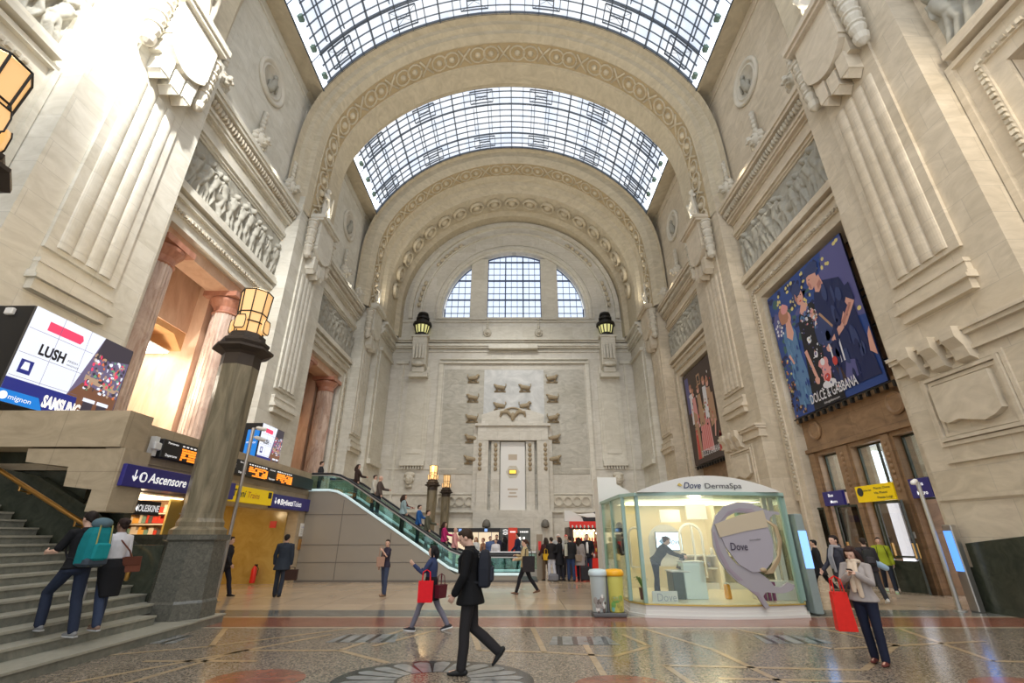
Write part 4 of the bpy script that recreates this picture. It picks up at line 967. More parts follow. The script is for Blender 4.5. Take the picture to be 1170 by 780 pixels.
for k,c in ((1,18.0),(2,31.0)):
    wh_={1:'in the near left portal above the mezzanine',2:'in the far left portal'}[k]
    col(sx(-1,-.62),c-2.35,3.3,12.75,.58,'fluted pink marble column %s, nearer one'%wh_); col(sx(-1,-.62),c+2.35,3.3,12.75,.58,'fluted pink marble column %s, farther one'%wh_)
    g=G(); g.box(sx(-1,-.2),sx(-1,-1.3),c-PH,c+PH,12.75,ZP+.12); g.box(sx(-1,-1.9),sx(-1,-2.3),c-PH-.4,c+PH+.4,10.6,ZP+.1); g.box(sx(-1,-1.3),sx(-1,-4.5),c+1.9,c+PH+.45,3.3,ZP)
    st=struct('trim_%d'%(4+k),g,marble('pink_wall',(.55,.33,.22),(.72,.50,.36),1.2,.4))
    g=G(); g.prism([(c-PH-.4,10.6),(c+1.9,10.6),(c+1.9,9.7),(c+1.2,10.3),(c-PH-.4,10.3)],sx(-1,-1.95),sx(-1,-4.5),'x'); obj('orange_soffit',g,M_ORANGE,st)
    g=G(); g.box(sx(-1,-1.2),sx(-1,-4.5),c-PH-.4,c+PH+.4,3.1,3.3); obj('gallery_floor',g,S_PAR,st)
    g=G()
    for (x0,x1,y0,y1) in ((sx(-1,-4.4),sx(-1,-4.3),c-PH,c+1.9),): 
        for j in range(5): yy=y0+(y1-y0)*j/4; g.box(x0,x1,yy-.04,yy+.04,3.3,9.5)
        for z in (5.2,7.4,9.4): g.box(x0,x1,y0,y1,z,z+.07)
    obj('glazing_bars',g,M_STEEL,st)
t=thing('gallery_light','bright ceiling light inside the near left portal','light',(sx(-1,-3.2),18,9.5)); g=G(); g.box(-.9,.9,-1.8,1.6,0,.06); obj('diffuser',g,emis('gallery_lamp',(1,.93,.80),7),t); 
g=G(); g.box(-.95,.95,-1.85,1.65,.06,.12); obj('housing',g,M_WHITE,t)
t=thing('gallery_light','dim ceiling light inside the far left portal','light',(sx(-1,-3.2),30.2,9.5)); g=G(); g.box(-.9,.9,-1.2,1.0,0,.06); obj('diffuser',g,emis('gallery_lamp_dim',(1,.7,.42),3),t)
t=thing('glass_balustrade','glass balustrade with metal rail between the near portal columns','balustrade',(-13.4,17,4.2)); g=G(); g.tube([(-13.2,15.9,5.25),(-13.2,19.2,5.25)],.025,6); 
for y in (15.9,17,18.1,19.2): g.tube([(-13.2,y,4.1),(-13.2,y,5.25)],.02,6)
obj('rail',g,M_STEEL,t,world=True); g=G(); g.box(-13.21,-13.19,15.95,19.15,4.2,5.15); obj('glass_panel',g,M_GLASS,t,world=True)

# ============================================================ LAMP COLUMNS
def lamp_column(name,lab,loc,s=1.0,ped=True,zt=None):
    t=thing(name,lab,'lamp column',loc,0,'stone lamp columns'); a8=PI/8
    def ns(q): q.v=[(x*.77,y*.77,z) for x,y,z in q.v]

    if ped:
        g=G(); g.lathe([(.98,.0),(.95,.45),(.90,.50),(.84,1.55),(.84,1.62),(.92,1.66),(.92,1.76)],(0,0,0),8,a8); g.v=[(x*.71,y*.71,z) for x,y,z in g.v]; obj('pedestal',g,M_PED,t)
    g=G(); g.lathe([(.74,1.74),(.74,1.86),(.62,1.92),(.62,2.02),(.56,2.1),(.545,2.2),(.60,5.75)],(0,0,0),8,a8); ns(g); obj('shaft',g,M_LAMPST,t)
    g=G(); g.lathe([(.60,5.72),(.60,6.02),(.70,6.08),(.93,6.16),(.93,6.22),(.70,6.28),(.76,6.36),(.76,6.42),(.60,6.48),(.58,6.62),(.5,6.66)],(0,0,0),8,a8); ns(g); obj('capital',g,M_BRONZE,t)
    gl=G(); fr=G(); n=8
    up=[(.43,6.98),(.50,7.90)]
    gl.lathe([(.42,6.66),(.43,7.0),(.49,7.88),(.46,7.92)],(0,0,0),n,a8)
    for k in range(n):
        a=a8+2*PI*k/n; c_,s_=math.cos(a),math.sin(a)
        fr.tube([(.44*c_,.44*s_,6.64),(.45*c_,.45*s_,7.0),(.51*c_,.51*s_,7.9)],.022,6)
    for z,r in ((7.9,.51),(7.25,.47),(6.98,.455),(6.66,.44)):
        P=[(r*math.cos(a8+2*PI*k/n),r*math.sin(a8+2*PI*k/n),z) for k in range(n+1)]
        for k in range(n): fr.tube([P[k],P[k+1]],.02,6)
    for k in range(n):   # petal shields round the foot
        a=2*PI*k/n; m=Matrix.Rotation(a,4,'Z'); gl.M=m; fr.M=m
        pr_=[(-.17,.0),(-.17,.22),(-.13,.31),(.13,.31),(.17,.22),(.17,.0),(.12,-.05),(-.12,-.05)]
        if k%2==0:
            gl.loft([[(.52,u*1.05,6.74+w*1.1) for u,w in pr_],[(.60,u,6.76+w) for u,w in pr_]])
            q=[(.605,u*1.03,6.75+w*1.04) for u,w in pr_]
            for i in range(8): fr.tube([q[i],q[(i+1)%8]],.016,5)
    gl.M=fr.M=None
    ns(gl); ns(fr); obj('lamp_glass',gl,M_GLASSL,t); obj('lamp_frame',fr,M_IRON,t)
    g=G(); g.ell((0,0,7.5),(.16,.16,.2)); obj('lamp_bulb',g,M_BULB,t,smooth=True)
    return t
lc=lamp_column('lamp_column','tall octagonal stone lamp column at the foot of the left stairs',(-7.17,11.15,0))
def lampdup(loc,s,lab,ped=True):
    r=dup(lc,loc,0,lab); r.scale=(s,s,s); return r
lampdup((-7.36,4.4,0),1.0,'lantern of a nearer lamp column at the left picture edge')
lampdup((-6.45,37,0),.86,'distant lamp column beyond the escalator, left of two'); lampdup((-5.98,41.2,-.0),.83,'distant lamp column beyond the escalator, right of two')
# ============================================================ ESCALATOR
esc=thing('escalator','escalator with green glass sides descending to the right, riders on it','escalator',(-4,21.5,0))
EY0,EY1=20.66,22.7; zs=lambda x: 3.3 if x<-7.7 else max(.05,3.3-(x+7.7)*.604)
kink=-7.7; xlow=kink+3.25/.604
g=G()
for y0 in (EY0,EY1):
    g.prism([(MX,0),(.25,0),(.25,.30),(xlow-.15,.30),(kink+.1,3.42),(kink-.3,3.5),(MX,3.5)],y0,y0+.12,'y')
obj('side_cladding',g,M_CLAD,esc,world=True)
g=G()
for x in (-7.35,-5.2,-3.55): g.box(x-.01,x+.01,EY0-.012,EY0,0,zs(x)+.05)
for z,xa in ((.72,-3.3),(1.38,-4.4),(2.55,-6.3)): g.box(MX,xa,EY0-.012,EY0,z-.008,z+.008)
g.box(MX,.25,EY0-.02,EY0,0,.07)
obj('cladding_joints',g,plain('joint',(.14,.125,.11),.6),esc,world=True)
def along(off,x0=MX,x1=.2): return [(MX,3.3+off),(kink-.35,3.3+off),(kink,3.3+off-.06),(kink+.4,zs(kink+.4)+off),(xlow-.4,zs(xlow-.4)+off),(xlow+.1,.12+off-.0),(xlow+.5,.05+off),(x1,.05+off)]
for y0,nm_ in ((EY0+.02,''),(EY1+.05,'')):
    g=G(); lo,hi=along(.24),along(.86); g.prism(lo+hi[::-1],y0,y0+.018,'y'); obj('glass_side',g,M_GREENGL,esc,world=True)
    g=G(); g.tube([(a,y0,b_) for a,b_ in along(.93)]+[(.32,y0,.86),(.36,y0,.72),(.3,y0,.6)],.045,8); obj('handrail',g,M_BLACK,esc,world=True)
    g=G(); g.tube([(a,y0,b_) for a,b_ in along(.86)],.034,6); obj('rail_trim',g,M_STEEL,esc,world=True)
    g=G(); g.tube([(a,y0-.05,b_) for a,b_ in along(.24)],.05,6); obj('light_strip',g,emis('escalator_strip',(.62,.85,.92),.35,(.6,.7,.7)),esc,world=True)
g=G(); x=kink; 
while x<xlow: g.box(x-.42,x,EY0+.12,EY1,zs(x)-.35,zs(x)-.02); x+=.38
g.box(MX,kink,EY0+.12,EY1,3.1,3.3); g.box(xlow,.9,EY0+.1,EY1,0,.06)
obj('steps',g,plain('escalator_steps',(.06,.06,.065),.4,.5),esc,world=True)
# further railing of the well seen beyond
t=thing('glass_barrier','glass barrier with grey rail right of the escalator foot','barrier',(.9,23,0)); 
# ============================================================ POLES
def pole(lab,loc,h,arm=None,dome=True):
    t=thing('camera_pole',lab,'pole',loc); g=G(); g.lathe([(.11,0),(.11,.02),(.055,.04),(.05,h)],(0,0,0),12); g.lathe([(.14,0),(.14,.015)],(0,0,0),12); obj('pole',g,M_STEEL,t,smooth=False)
    for k,(dx,dy,dz) in enumerate(arm or []):
        g=G(); g.tube([(0,0,h+dz),(dx*.6,dy*.6,h+dz)],.02,6); obj('bracket',g,M_STEEL,t)
        g=G(); g.tube([(dx*.6,dy*.6,h+dz),(dx*1.6,dy*1.6,h+dz-.06)],[.06,.065],8,cap='round'); obj('camera',g,M_WHITE,t,smooth=True)
    return t
pole('slim steel pole with cameras beside the left lamp column',(-8.5,14.7,0),4.95,[(.28,-.1,-.02),(.2,.1,-.3)])
pole('slim steel pole with a camera by the right doors',(11.11,13.1,0),3.1,[(-.18,-.12,.02)])
pole('thin steel pole in the middle, left of the red kiosk',(3.45,20.66,0),2.5)
t=thing('floodlight','white floodlight arm on top of the thin middle pole','light',(3.45,20.66,2.5)); g=G(); g.prism([(-.85,.05),(-.15,.12),(0,.0),(-.05,-.05),(-.4,-.06)],-.1,.1,'y'); obj('lamp_head',g,M_WHITE,t)
# blue-lit advert and pillar near the right pole
t=thing('screen_pillar','slim advertising pillar with a bright blue screen by the right pier','screen',(11.42,12.95,0)); g=G(); g.cbox(-.08,.08,-.14,.14,0,2.0,.02); obj('housing',g,M_STEEL,t); g=G(); g.box(-.085,-.1,-.11,.11,.9,1.85); obj('screen',g,emis('blue_screen',(.12,.35,1),1.1),t)

# ============================================================ RIGHT WALL BAY: brown stone infill with doors
g=G(); XR=sx(1,-.35); c=18.0
ops=[(15.0,16.25,0,5.0),(16.85,18.5,0,5.0),(19.35,20.6,0,5.0)]
ys=[c-PH]+[v for o_ in ops for v in o_[:2]]+[c+PH]
for i in range(0,len(ys),2): g.box(XR,XR+.8,ys[i],ys[i+1],0,5.0)
g.box(XR,XR+.8,c-PH,c+PH,5.0,6.9); g.box(XR-.14,XR+.1,c-PH,c+PH,5.15,5.3); g.box(XR-.2,XR+.1,c-PH,c+PH,6.55,6.9)
for i in range(0,len(ys),2): 
    a,b_=ys[i],ys[i+1]; 
    if b_-a>.5: g.box(XR-.08,XR,a+.1,b_-.1,0,5.1)
g.box(XR+1.4,XR+1.6,c-PH-.6,c+PH+.6,6.9,ZP+.2)
inf=struct('wall_entrance',g,S_BROWN)
g=G()
for y in (15.6,20.3): lathe_disc(g,1,y,6.05,-.33,[(.42,0),(.42,.06),(.34,.1),(.28,.05),(.02,.05)])
obj('roundel',g,S_BROWN,inf)
g=G()
for a,b_ in ((18.75,19.1),(16.45,16.68)):
    for k in range(9): g.ell((XR-.08,(a+b_)/2,3.2+k*.2),(.07,.1,.09),6,5)
obj('carved_drop',g,S_BROWN,inf)
g=G(); g.box(15.6,19.5,14.0,22,-.01,.004); g.box(19.4,19.5,14,22,0,6); g.box(16,19.5,13.8,14,0,6);g.box(16,19.5,22,22.2,0,6)
obj('vestibule',g,S_WALL,inf)
g=G(); g.box(19.2,19.3,14.2,21.8,.2,5.4); g.box(14.2,19.2,21.8,21.9,.15,5.4); obj('bright_street_glass',g,emis('street_light',(.85,.87,1),3.0),inf)
g=G(); 
for x in (14.6,15.9,17.3,18.6): g.box(x,x+.22,21.5,21.8,0,5.6)
obj('vestibule_piers',g,plain('grey_stone',(.30,.29,.28),.6),inf)
for i,(a,b_,_,zt) in enumerate(ops):
    o=thing('door_%d'%(i+1),'x','door',(XR+.3,(a+b_)/2,0)); del o['label'],o['category']; o['kind']='structure'
    g=G(); X=XR+.28
    for z0,z1,y0,y1 in ((0,5.0,a,a+.07),(0,5.0,b_-.07,b_),(4.93,5,a,b_),(3.4,3.5,a,b_),(2.84,2.95,a,b_)): g.box(X,X+.08,y0,y1,z0,z1)
    for q in ((a+b_)/2-.25,): g.box(X,X+.06,q-.03,q+.03,3.5,4.95)
    obj('door_frame',g,M_GREEN,o,world=True)
    g=G(); g.box(X+.03,X+.04,a,b_,3.5,4.95); obj('pane',g,M_GLASS,o,world=True)
    # open leaf swung into the hall, tall glass in a dark green frame
    for (hy,dx,dy) in ([(b_+.35,-.42,.75)] if i!=1 else [(b_+.35,-.40,.82),(a-.1,-.35,-.5)]):
        dn=Vector((dx,dy,0)); Lf=dn.length; m=Matrix.Translation((XR-.05,hy,0))@Matrix.Rotation(math.atan2(dy,dx),4,'Z')
        g=G(); g.M=m; 
        for u0,u1,z0,z1 in ((0,.07,0,2.85),(Lf-.07,Lf,0,2.85),(0,Lf,2.78,2.85),(0,Lf,0,.95),(0,Lf,1.05,1.1)): g.box(u0,u1,-.03,.03,z0,z1)
        lf=obj('door_leaf',g,M_GREEN,o,world=True); g=G(); g.M=m; g.box(.06,Lf-.06,-.008,.008,1.0,2.8); obj('leaf_glass',g,M_GLASSD,lf,world=True)
        g=G(); g.M=m; g.box(Lf-.16,Lf-.12,-.07,.07,1.05,1.5); obj('door_handle',g,M_BRASS,lf,world=True)
Ur=(0,-1,0)
def rsign(lab,yh,yl,z0,z1,m,lines,x=XR-.1,ink=None):
    t=thing('door_sign',lab,'sign',(x,(yh+yl)/2,z0)); g=G(); g.cbox(x-.03,x+.1,yl,yh,z0,z1,.01); obj('board',g,m,t,world=True)
    for s,u_,v_,w,h in lines: words('sign_lettering',s,(x-.035,yh-u_*(yh-yl),z0+v_*(z1-z0)),Ur,V,w*(yh-yl),h,ink or M_SIGNW,t,.015)
    return t
rsign('blue door sign left of the yellow one, above the far door',20.75,19.5,2.88,3.45,M_NAVY,[('Bus',.3,.62,.25,.12),('Metro',.35,.18,.35,.12)])
yt=rsign('yellow sign with small text above the middle door',18.68,16.78,2.9,3.48,M_YSIGN,[('Uscita Exit',.2,.64,.25,.07),('Piazza Duca',.52,.70,.42,.08),('Via Pisani',.50,.42,.34,.08),('Piazza Luigi',.56,.14,.38,.08)],ink=M_DKTXT)
g=G(); g.lathe([(.16,0),(.16,.006),(.10,.0062)],(XR-.145,18.42,3.27),16,axis='x'); obj('exit_symbol',g,M_DKTXT,yt,world=True)
rsign('blue door sign beside the right camera pole, above the nearest door',15.75,14.95,2.85,3.45,M_NAVY,[('Bus',.35,.62,.35,.12),('Metro',.3,.16,.5,.12)],x=XR-.35)
g=G(); g.box(XR-.1,XR-.08,16.5,16.7,1.65,1.85); tag(obj('paper_notice',g,M_WHITE),'small white paper stuck on the right door jamb','notice')
# ============================================================ BILLBOARDS
P_=lambda n,c,r=.45: plain(n,c,r)
B_blue=P_('print_blue',(.02,.06,.26)); B_dk=P_('print_darkblue',(.007,.015,.085)); B_lem=P_('print_lemon',(.72,.62,.22)); B_leaf=P_('print_leaf',(.05,.13,.12)); B_sky=P_('print_lightblue',(.10,.22,.42)); B_skin=P_('print_skin',(.72,.38,.30)); B_hair=P_('print_hair',(.45,.20,.12)); B_blk=P_('print_black',(.006,.006,.012)); B_wh=P_('print_white',(.75,.75,.8)); B_pink=P_('print_pink',(.75,.33,.33)); B_red=P_('print_red',(.6,.05,.04)); B_vio=P_('print_violet',(.10,.10,.28)); B_brn=P_('print_brown',(.05,.025,.02)); B_tan=P_('print_tan',(.45,.27,.16)); B_hat=P_('print_hat',(.03,.05,.16)); B_or=P_('print_orange',(.7,.25,.05))
P_SK2=P_('print_teal',(.14,.30,.50)); P_SKD=P_('print_skin_dark',(.50,.22,.18))
def limb2(A,p,q,w0,w1,m,new=True):
    a=Vector((p[0]*A.W,p[1]*A.H)); b_=Vector((q[0]*A.W,q[1]*A.H)); d=(b_-a).normalized(); n=Vector((-d.y,d.x))
    pts=[a-n*w0,b_-n*w1,b_+n*w1,a+n*w0]; A.poly([(v.x/A.W,v.y/A.H) for v in pts],m,new)
def frame_truss(t,x,ya,yb,z,n=14):
    g=G(); g.tube([(x,ya,z),(x,yb,z)],.03,5); g.tube([(x+.25,ya,z+.02),(x+.25,yb,z+.02)],.03,5)
    for i in range(n): y=ya+(yb-ya)*i/n; y2=ya+(yb-ya)*(i+1)/n; g.tube([(x,y,z),(x+.25,y2,z)],.018,4); g.box(x-.02,x+.1,y,y+.1,z-.2,z)
    obj('support_truss',g,M_IRON,t,world=True)
xb=sx(1,-.02)
y0,y1,z0,z1=15.25,20.95,6.75,13.0
t=thing('billboard','large blue advert poster reading DOLCE & GABBANA on the right wall','billboard',(xb,18.1,z0))
g=G(); g.box(xb,xb+.08,y0,y1,z0,z1); obj('poster_panel',g,B_blk,t,world=True)
A=Art((xb-.002,y1,z0),(0,-1,0),(0,0,1),y1-y0,z1-z0,.0004)
r=random.Random(2); A.rect(0,0,1,1,B_blue)
for i in range(90): A.blob((r.uniform(.02,.98),r.uniform(.42,.99)),(r.uniform(.015,.05),r.uniform(.01,.035)),r.choice([B_leaf,B_dk,B_vio,B_dk]),.4,9,i%8==0)
A.poly([(.68,.5),(1,.42),(1,.98),(.78,1),(.70,.8)],B_vio); 
for i in range(46):
    u=r.uniform(.03,.97); v_=r.uniform(.72,.985) if u<.85 else r.uniform(.4,.98); A.ell((u,v_),(r.uniform(.010,.020),r.uniform(.010,.017)),B_lem,new=i%8==0,n=10)
for i in range(26): A.ell((r.uniform(.0,.14),r.uniform(.12,.5)),(.012,.009),r.choice([B_lem,B_or,B_leaf,B_leaf]),new=i%8==0,n=9)
A.poly([(.02,.62),(.10,.66),(.13,.80),(.06,.84),(.02,.78)],B_vio)
for i in range(12): A.blob((r.uniform(.03,.12),r.uniform(.63,.82)),(.012,.012),B_wh,new=i%6==0)
for i in range(60): A.blob((r.uniform(.0,.18),r.uniform(.0,.27)),(.012,.010),r.choice([B_brn,B_blk,B_tan,B_brn]),new=i%8==0)
# woman on the left, back to us
A.poly([(.10,.08),(.30,.04),(.29,.30),(.27,.44),(.28,.60),(.24,.68),(.16,.68),(.12,.62),(.13,.46),(.11,.30)],B_sky); A.poly([(.15,.60),(.18,.72),(.24,.72),(.25,.60),(.21,.55)],B_skin); limb2(A,(.13,.64),(.12,.45),.12,.09,B_sky); limb2(A,(.12,.46),(.16,.38),.08,.06,B_skin)
A.ell((.22,.735),(.045,.05),B_skin); A.blob((.17,.775),(.07,.075),B_hair,.12); A.blob((.20,.82),(.05,.04),B_pink,.2)
# woman in the middle, black dress with flowers
A.poly([(.26,.0),(.62,.0),(.60,.30),(.56,.52),(.60,.66),(.54,.72),(.44,.73),(.36,.68),(.33,.50),(.30,.28)],B_blk); A.poly([(.38,.70),(.43,.66),(.50,.72),(.44,.78)],B_skin); A.ell((.425,.815),(.050,.062),B_skin); A.blob((.41,.88),(.062,.055),B_hat,.1); A.blob((.37,.83),(.02,.06),B_hat,.1); A.ell((.405,.825),(.008,.005),B_blk); A.ell((.45,.825),(.008,.005),B_blk,new=False); A.ell((.43,.782),(.014,.006),B_red)
for i in range(22): A.blob((r.uniform(.36,.50),r.uniform(.62,.70)),(.012,.010),r.choice([B_sky,B_wh,B_vio]),new=i%8==0)
limb2(A,(.36,.64),(.34,.40),.13,.12,B_blk); limb2(A,(.335,.42),(.38,.22),.10,.09,B_skin); A.blob((.385,.19),(.025,.035),B_skin)
for u,v_ in ((.41,.48),(.44,.36),(.46,.28),(.52,.62),(.54,.55)): A.blob((u,v_),(.025,.024),r.choice([B_pink,B_wh]),.25,11); A.ell((u,v_),(.008,.007),B_lem)
# man on the right
A.poly([(.52,.30),(.55,.62),(.60,.76),(.72,.80),(.88,.74),(.93,.60),(.94,.40),(.98,.05),(.60,.05)],B_dk); A.poly([(.62,.76),(.63,.84),(.70,.86),(.72,.78),(.66,.74)],B_skin); A.poly([(.555,.86),(.57,.83),(.56,.815),(.575,.80),(.60,.79),(.66,.82),(.68,.90),(.60,.93),(.565,.90)],B_skin)
A.poly([(.535,.90),(.60,.905),(.70,.88),(.72,.95),(.66,.985),(.57,.97),(.54,.93)],B_hat); A.ell((.665,.86),(.013,.02),B_skin); A.ell((.59,.872),(.008,.004),B_blk)
limb2(A,(.90,.66),(.92,.54),.28,.22,B_dk); limb2(A,(.92,.56),(.80,.44),.24,.16,B_skin); limb2(A,(.81,.45),(.62,.36),.16,.10,B_skin); A.blob((.60,.35),(.035,.025),B_skin)
A.poly([(.50,.52),(.60,.60),(.70,.46),(.58,.36),(.50,.42)],B_hat); A.poly([(.585,.60),(.605,.605),(.70,.47),(.69,.455)],B_tan); A.poly([(.50,.64),(.53,.68),(.57,.63),(.55,.58),(.51,.60)],B_skin)
for i in range(10): A.blob((.54+r.uniform(-.03,.03),.62+r.uniform(-.04,.04)),(.014,.012),r.choice([B_pink,B_wh,B_tan]),new=i%5==0)
for i in range(4): A.rect(.60+i*.035,.22,.615+i*.035,.37,B_wh,new=i==0)
A.poly([(.66,.08),(.72,.22),(.80,.20),(.82,.10)],B_vio)
for (u,v_,w,h) in ((.50,.20,.045,.09),(.47,.27,.03,.03),(.52,.28,.03,.03)): A.blob((u,v_),(w,h),B_pink,.2)
A.ell((.49,.285),(.025,.025),B_wh); A.ell((.50,.13),(.075,.028),B_wh); A.blob((.50,.17),(.03,.03),B_red,.2)
limb2(A,(.62,.24),(.66,.10),.12,.14,B_brn); 
for i in range(70): A.blob((r.uniform(.34,.58),r.uniform(.04,.70)),(r.uniform(.004,.010),r.uniform(.004,.010)),r.choice([B_pink,B_sky,B_wh,B_vio,B_vio,B_hat]),.4,7,i%10==0)
for i in range(40): A.blob((r.uniform(.11,.29),r.uniform(.06,.58)),(r.uniform(.004,.012),r.uniform(.010,.03)),r.choice([B_sky,B_blue,P_SK2]),.4,7,i%10==0)
for i in range(30): A.blob((r.uniform(.62,.93),r.uniform(.08,.72)),(r.uniform(.01,.03),r.uniform(.03,.07)),r.choice([B_dk,B_hat]),.3,8,i%10==0)
A.poly([(.56,.845),(.575,.825),(.58,.805),(.60,.80),(.60,.83),(.58,.86)],P_SKD); A.poly([(.66,.80),(.70,.82),(.71,.79),(.66,.76)],P_SKD); A.poly([(.39,.785),(.40,.84),(.385,.86),(.375,.81)],P_SKD); A.poly([(.79,.46),(.80,.43),(.92,.535),(.90,.545)],P_SKD)
A.ell((.62,.25),(.025,.03),B_red); A.poly([(.95,.20),(1,.16),(1,.34),(.97,.30)],B_skin)
A.done('poster_print',t)
words('poster_lettering','DOLCE & GABBANA',(xb-.085,y1-.26*(y1-y0),z0+.045*(z1-z0)),(0,-1,0),(0,0,1),2.95,.42,B_wh,t,.012,ext=0)
words('poster_lettering','dolcegabbana.com',(xb-.085,y1-.40*(y1-y0),z0+.012*(z1-z0)),(0,-1,0),(0,0,1),1.0,.1,B_wh,t,0,ext=0)
frame_truss(t,xb-.05,y0-.3,y1+.1,z0-.08); frame_truss(t,xb+.3,14.9,15.4,12.6,3)
g=G(); 
for y in (14.95,): g.box(xb+.35,xb+.41,y,y+.07,6.9,12.6)
for z in (7.6,9.0,10.2,10.5,11.9): g.box(xb+.35,xb+.41,14.8,15.6,z,z+.06)
obj('support_frame',g,M_IRON,t,world=True)
# small second billboard, farther off
y0,y1,z0,z1=27.9,34.0,6.35,13.1
t=thing('billboard','dark advert poster with a laid table, farther along the right wall','billboard',(xb,31,z0))
g=G(); g.box(xb,xb+.08,y0,y1,z0,z1); obj('poster_panel',g,B_blk,t,world=True)
A=Art((xb-.002,y1,z0),(0,-1,0),(0,0,1),y1-y0,z1-z0,.001); A.rect(0,0,1,1,B_brn)
A.rect(.05,.55,.16,.95,B_vio); A.rect(.42,.78,.52,.90,B_tan); A.rect(.44,.80,.50,.88,B_blk)
A.poly([(.30,.12),(.62,.08),(.60,.48),(.36,.46)],B_pink)
for i in range(6): A.poly([(.33+i*.045,.12),(.345+i*.045,.12),(.385+i*.035,.46),(.375+i*.035,.46)],B_red,new=i==0)
A.ell((.48,.47),(.16,.05),B_red); 
for i in range(14): A.blob((r.uniform(.36,.6),r.uniform(.46,.58)),(.025,.03),r.choice([B_or,B_red,B_tan,B_lem,B_leaf]),.3,9,new=i%5==0)
for (u,v_,m) in ((.20,.72,B_wh),(.26,.66,B_pink),(.42,.66,B_tan),(.60,.70,B_wh),(.70,.66,B_tan)): A.ell((u,v_+.08),(.035,.038),B_skin); A.blob((u,v_+.11),(.04,.025),B_hair,.2); A.poly([(u-.07,v_-.3),(u+.07,v_-.3),(u+.05,v_+.03),(u-.05,v_+.03)],m)
A.poly([(.14,.05),(.30,.05),(.30,.5),(.20,.55)],B_tan); A.poly([(.64,.30),(.80,.34),(.80,.62),(.66,.62)],B_tan); limb2(A,(.76,.36),(.70,.2),.12,.08,B_skin)
A.poly([(.16,.05),(.24,.05),(.23,.35),(.18,.35)],B_red); A.poly([(.74,.05),(.80,.06),(.84,.20),(.80,.22)],B_red); A.poly([(.82,.06),(.86,.08),(.82,.24),(.79,.2)],B_red,False)
for i in range(50): A.blob((r.uniform(.12,.85),r.uniform(.3,.85)),(.012,.014),r.choice([B_wh,B_tan,B_red,B_pink,B_blk,B_blk]),.4,7,new=i%10==0)
A.done('poster_print',t); words('poster_lettering','DOLCE & GABBANA',(xb-.07,y1-.28*(y1-y0),z0+.06*(z1-z0)),(0,-1,0),(0,0,1),3.0,.42,B_wh,t,.012,ext=0)
frame_truss(t,xb-.05,y0,y1,z0-.1)
g=G(); g.box(sx(1,-.6),sx(1,-1.0),27.8,34.2,0,6.4); struct('trim_8',g,S_BROWN)

# ============================================================ GLASS COSMETICS PAVILION
K_mint=plain('mint_frame',(.30,.44,.39),.35); K_wh=plain('kiosk_white',(.68,.67,.63),.35); K_cream=plain('kiosk_cream',(.85,.76,.55),.5); K_gold=plain('kiosk_gold',(.55,.40,.10),.35,.4)
K_lil=plain('splash_lilac',(.34,.32,.345),.45,var=.06,scale=2); K_lild=plain('splash_shade',(.30,.25,.29),.5); K_jar=plain('jar_lilac',(.36,.335,.375),.4); K_lid=plain('jar_lid',(.50,.42,.30),.4); K_tan=plain('gold_ribbon',(.42,.32,.19),.35)
t=thing('cosmetics_pavilion','glass shop pavilion with a white domed sign reading Dove DermaSpa','shop',(4.9,12.2,0))
def foot(o=0):   # footprint, gently bowed front
    pts=[(2.78-o,15.6+o),(2.78-o,12.65)]; 
    for i in range(11): u=i/10; pts.append((3.05-.0+ (6.75-3.05)*u + (-o if u==0 else o if u==1 else 0),12.2-.28*math.sin(PI*u)-o))
    pts+=[(7.05+o,12.7),(7.05+o,15.6+o)]; return pts
g=G(); g.prism(foot(.06),0,.06); g.prism(foot(.02),.06,.14); g.prism(foot(0),.14,.25); obj('plinth',g,K_wh,t,world=True)
g=G(); g.prism(foot(.03),.25,.275); obj('gold_edge',g,K_gold,t,world=True)
g=G(); g.prism(foot(-.05),.275,.29); obj('pavilion_floor',g,plain('pale_floor',(.80,.72,.55),.25),t,world=True)
g=G(); g.prism(foot(.05),2.66,2.74); obj('roof_slab',g,K_mint,t,world=True)
g=G(); F=foot(0)
def gl(a,b_): g.loft([[(a[0],a[1],z),(b_[0],b_[1],z),(b_[0]+.0,b_[1]+.012,z),(a[0],a[1]+.012,z)] for z in (.28,2.66)])
for i in range(1,len(F)-1): gl(F[i],F[i+1])
g.box(2.775,2.787,12.65,15.6,.28,2.66); g.box(7.045,7.057,12.7,15.6,.28,2.66); obj('glass_wall',g,M_GLASS,t,world=True)
g=G()
for (x,y) in ((2.8,12.62),(3.07,12.25),(6.72,12.25),(7.02,12.66),(2.8,15.5),(7.02,15.5),(2.8,14.1)): g=G(); g.cbox(x-.045,x+.045,y-.045,y+.045,.28,2.66,.01); obj('corner_post',g,K_mint,t,world=True)
g=G(); n=18; pts=[(3.05+3.6*i/n, 2.74+.40*math.sin(PI*i/n)**.85 if 0<i<n else 2.74) for i in range(n+1)]
g.prism(pts[::-1],11.98,12.25,'y'); g.prism([(a,b_-.02) for a,b_ in pts][::-1],12.25,15.3,'y'); obj('domed_sign',g,K_wh,t,world=True)
kf=(1,0,0)
words('sign_lettering','Dove',(4.22,11.95,2.83),kf,V,.44,.15,plain('dove_navy',(.03,.04,.12),.5),t,.012,shear=.3); words('sign_lettering','DermaSpa',(4.76,11.95,2.83),kf,V,.92,.125,plain('dark_grey_ink',(.06,.06,.07),.5),t,.008)
g=G(); g.prism([(4.08,2.92),(4.13,2.96),(4.16,2.94),(4.20,2.90),(4.15,2.88),(4.10,2.89)],11.955,11.97,'y'); obj('bird_emblem',g,K_gold,t,world=True)
g=G(); g.box(2.78,7.05,15.5,15.6,.28,2.66); g.box(6.0,6.1,14.9,15.5,.28,2.6); obj('inner_wall',g,K_cream,t,world=True)
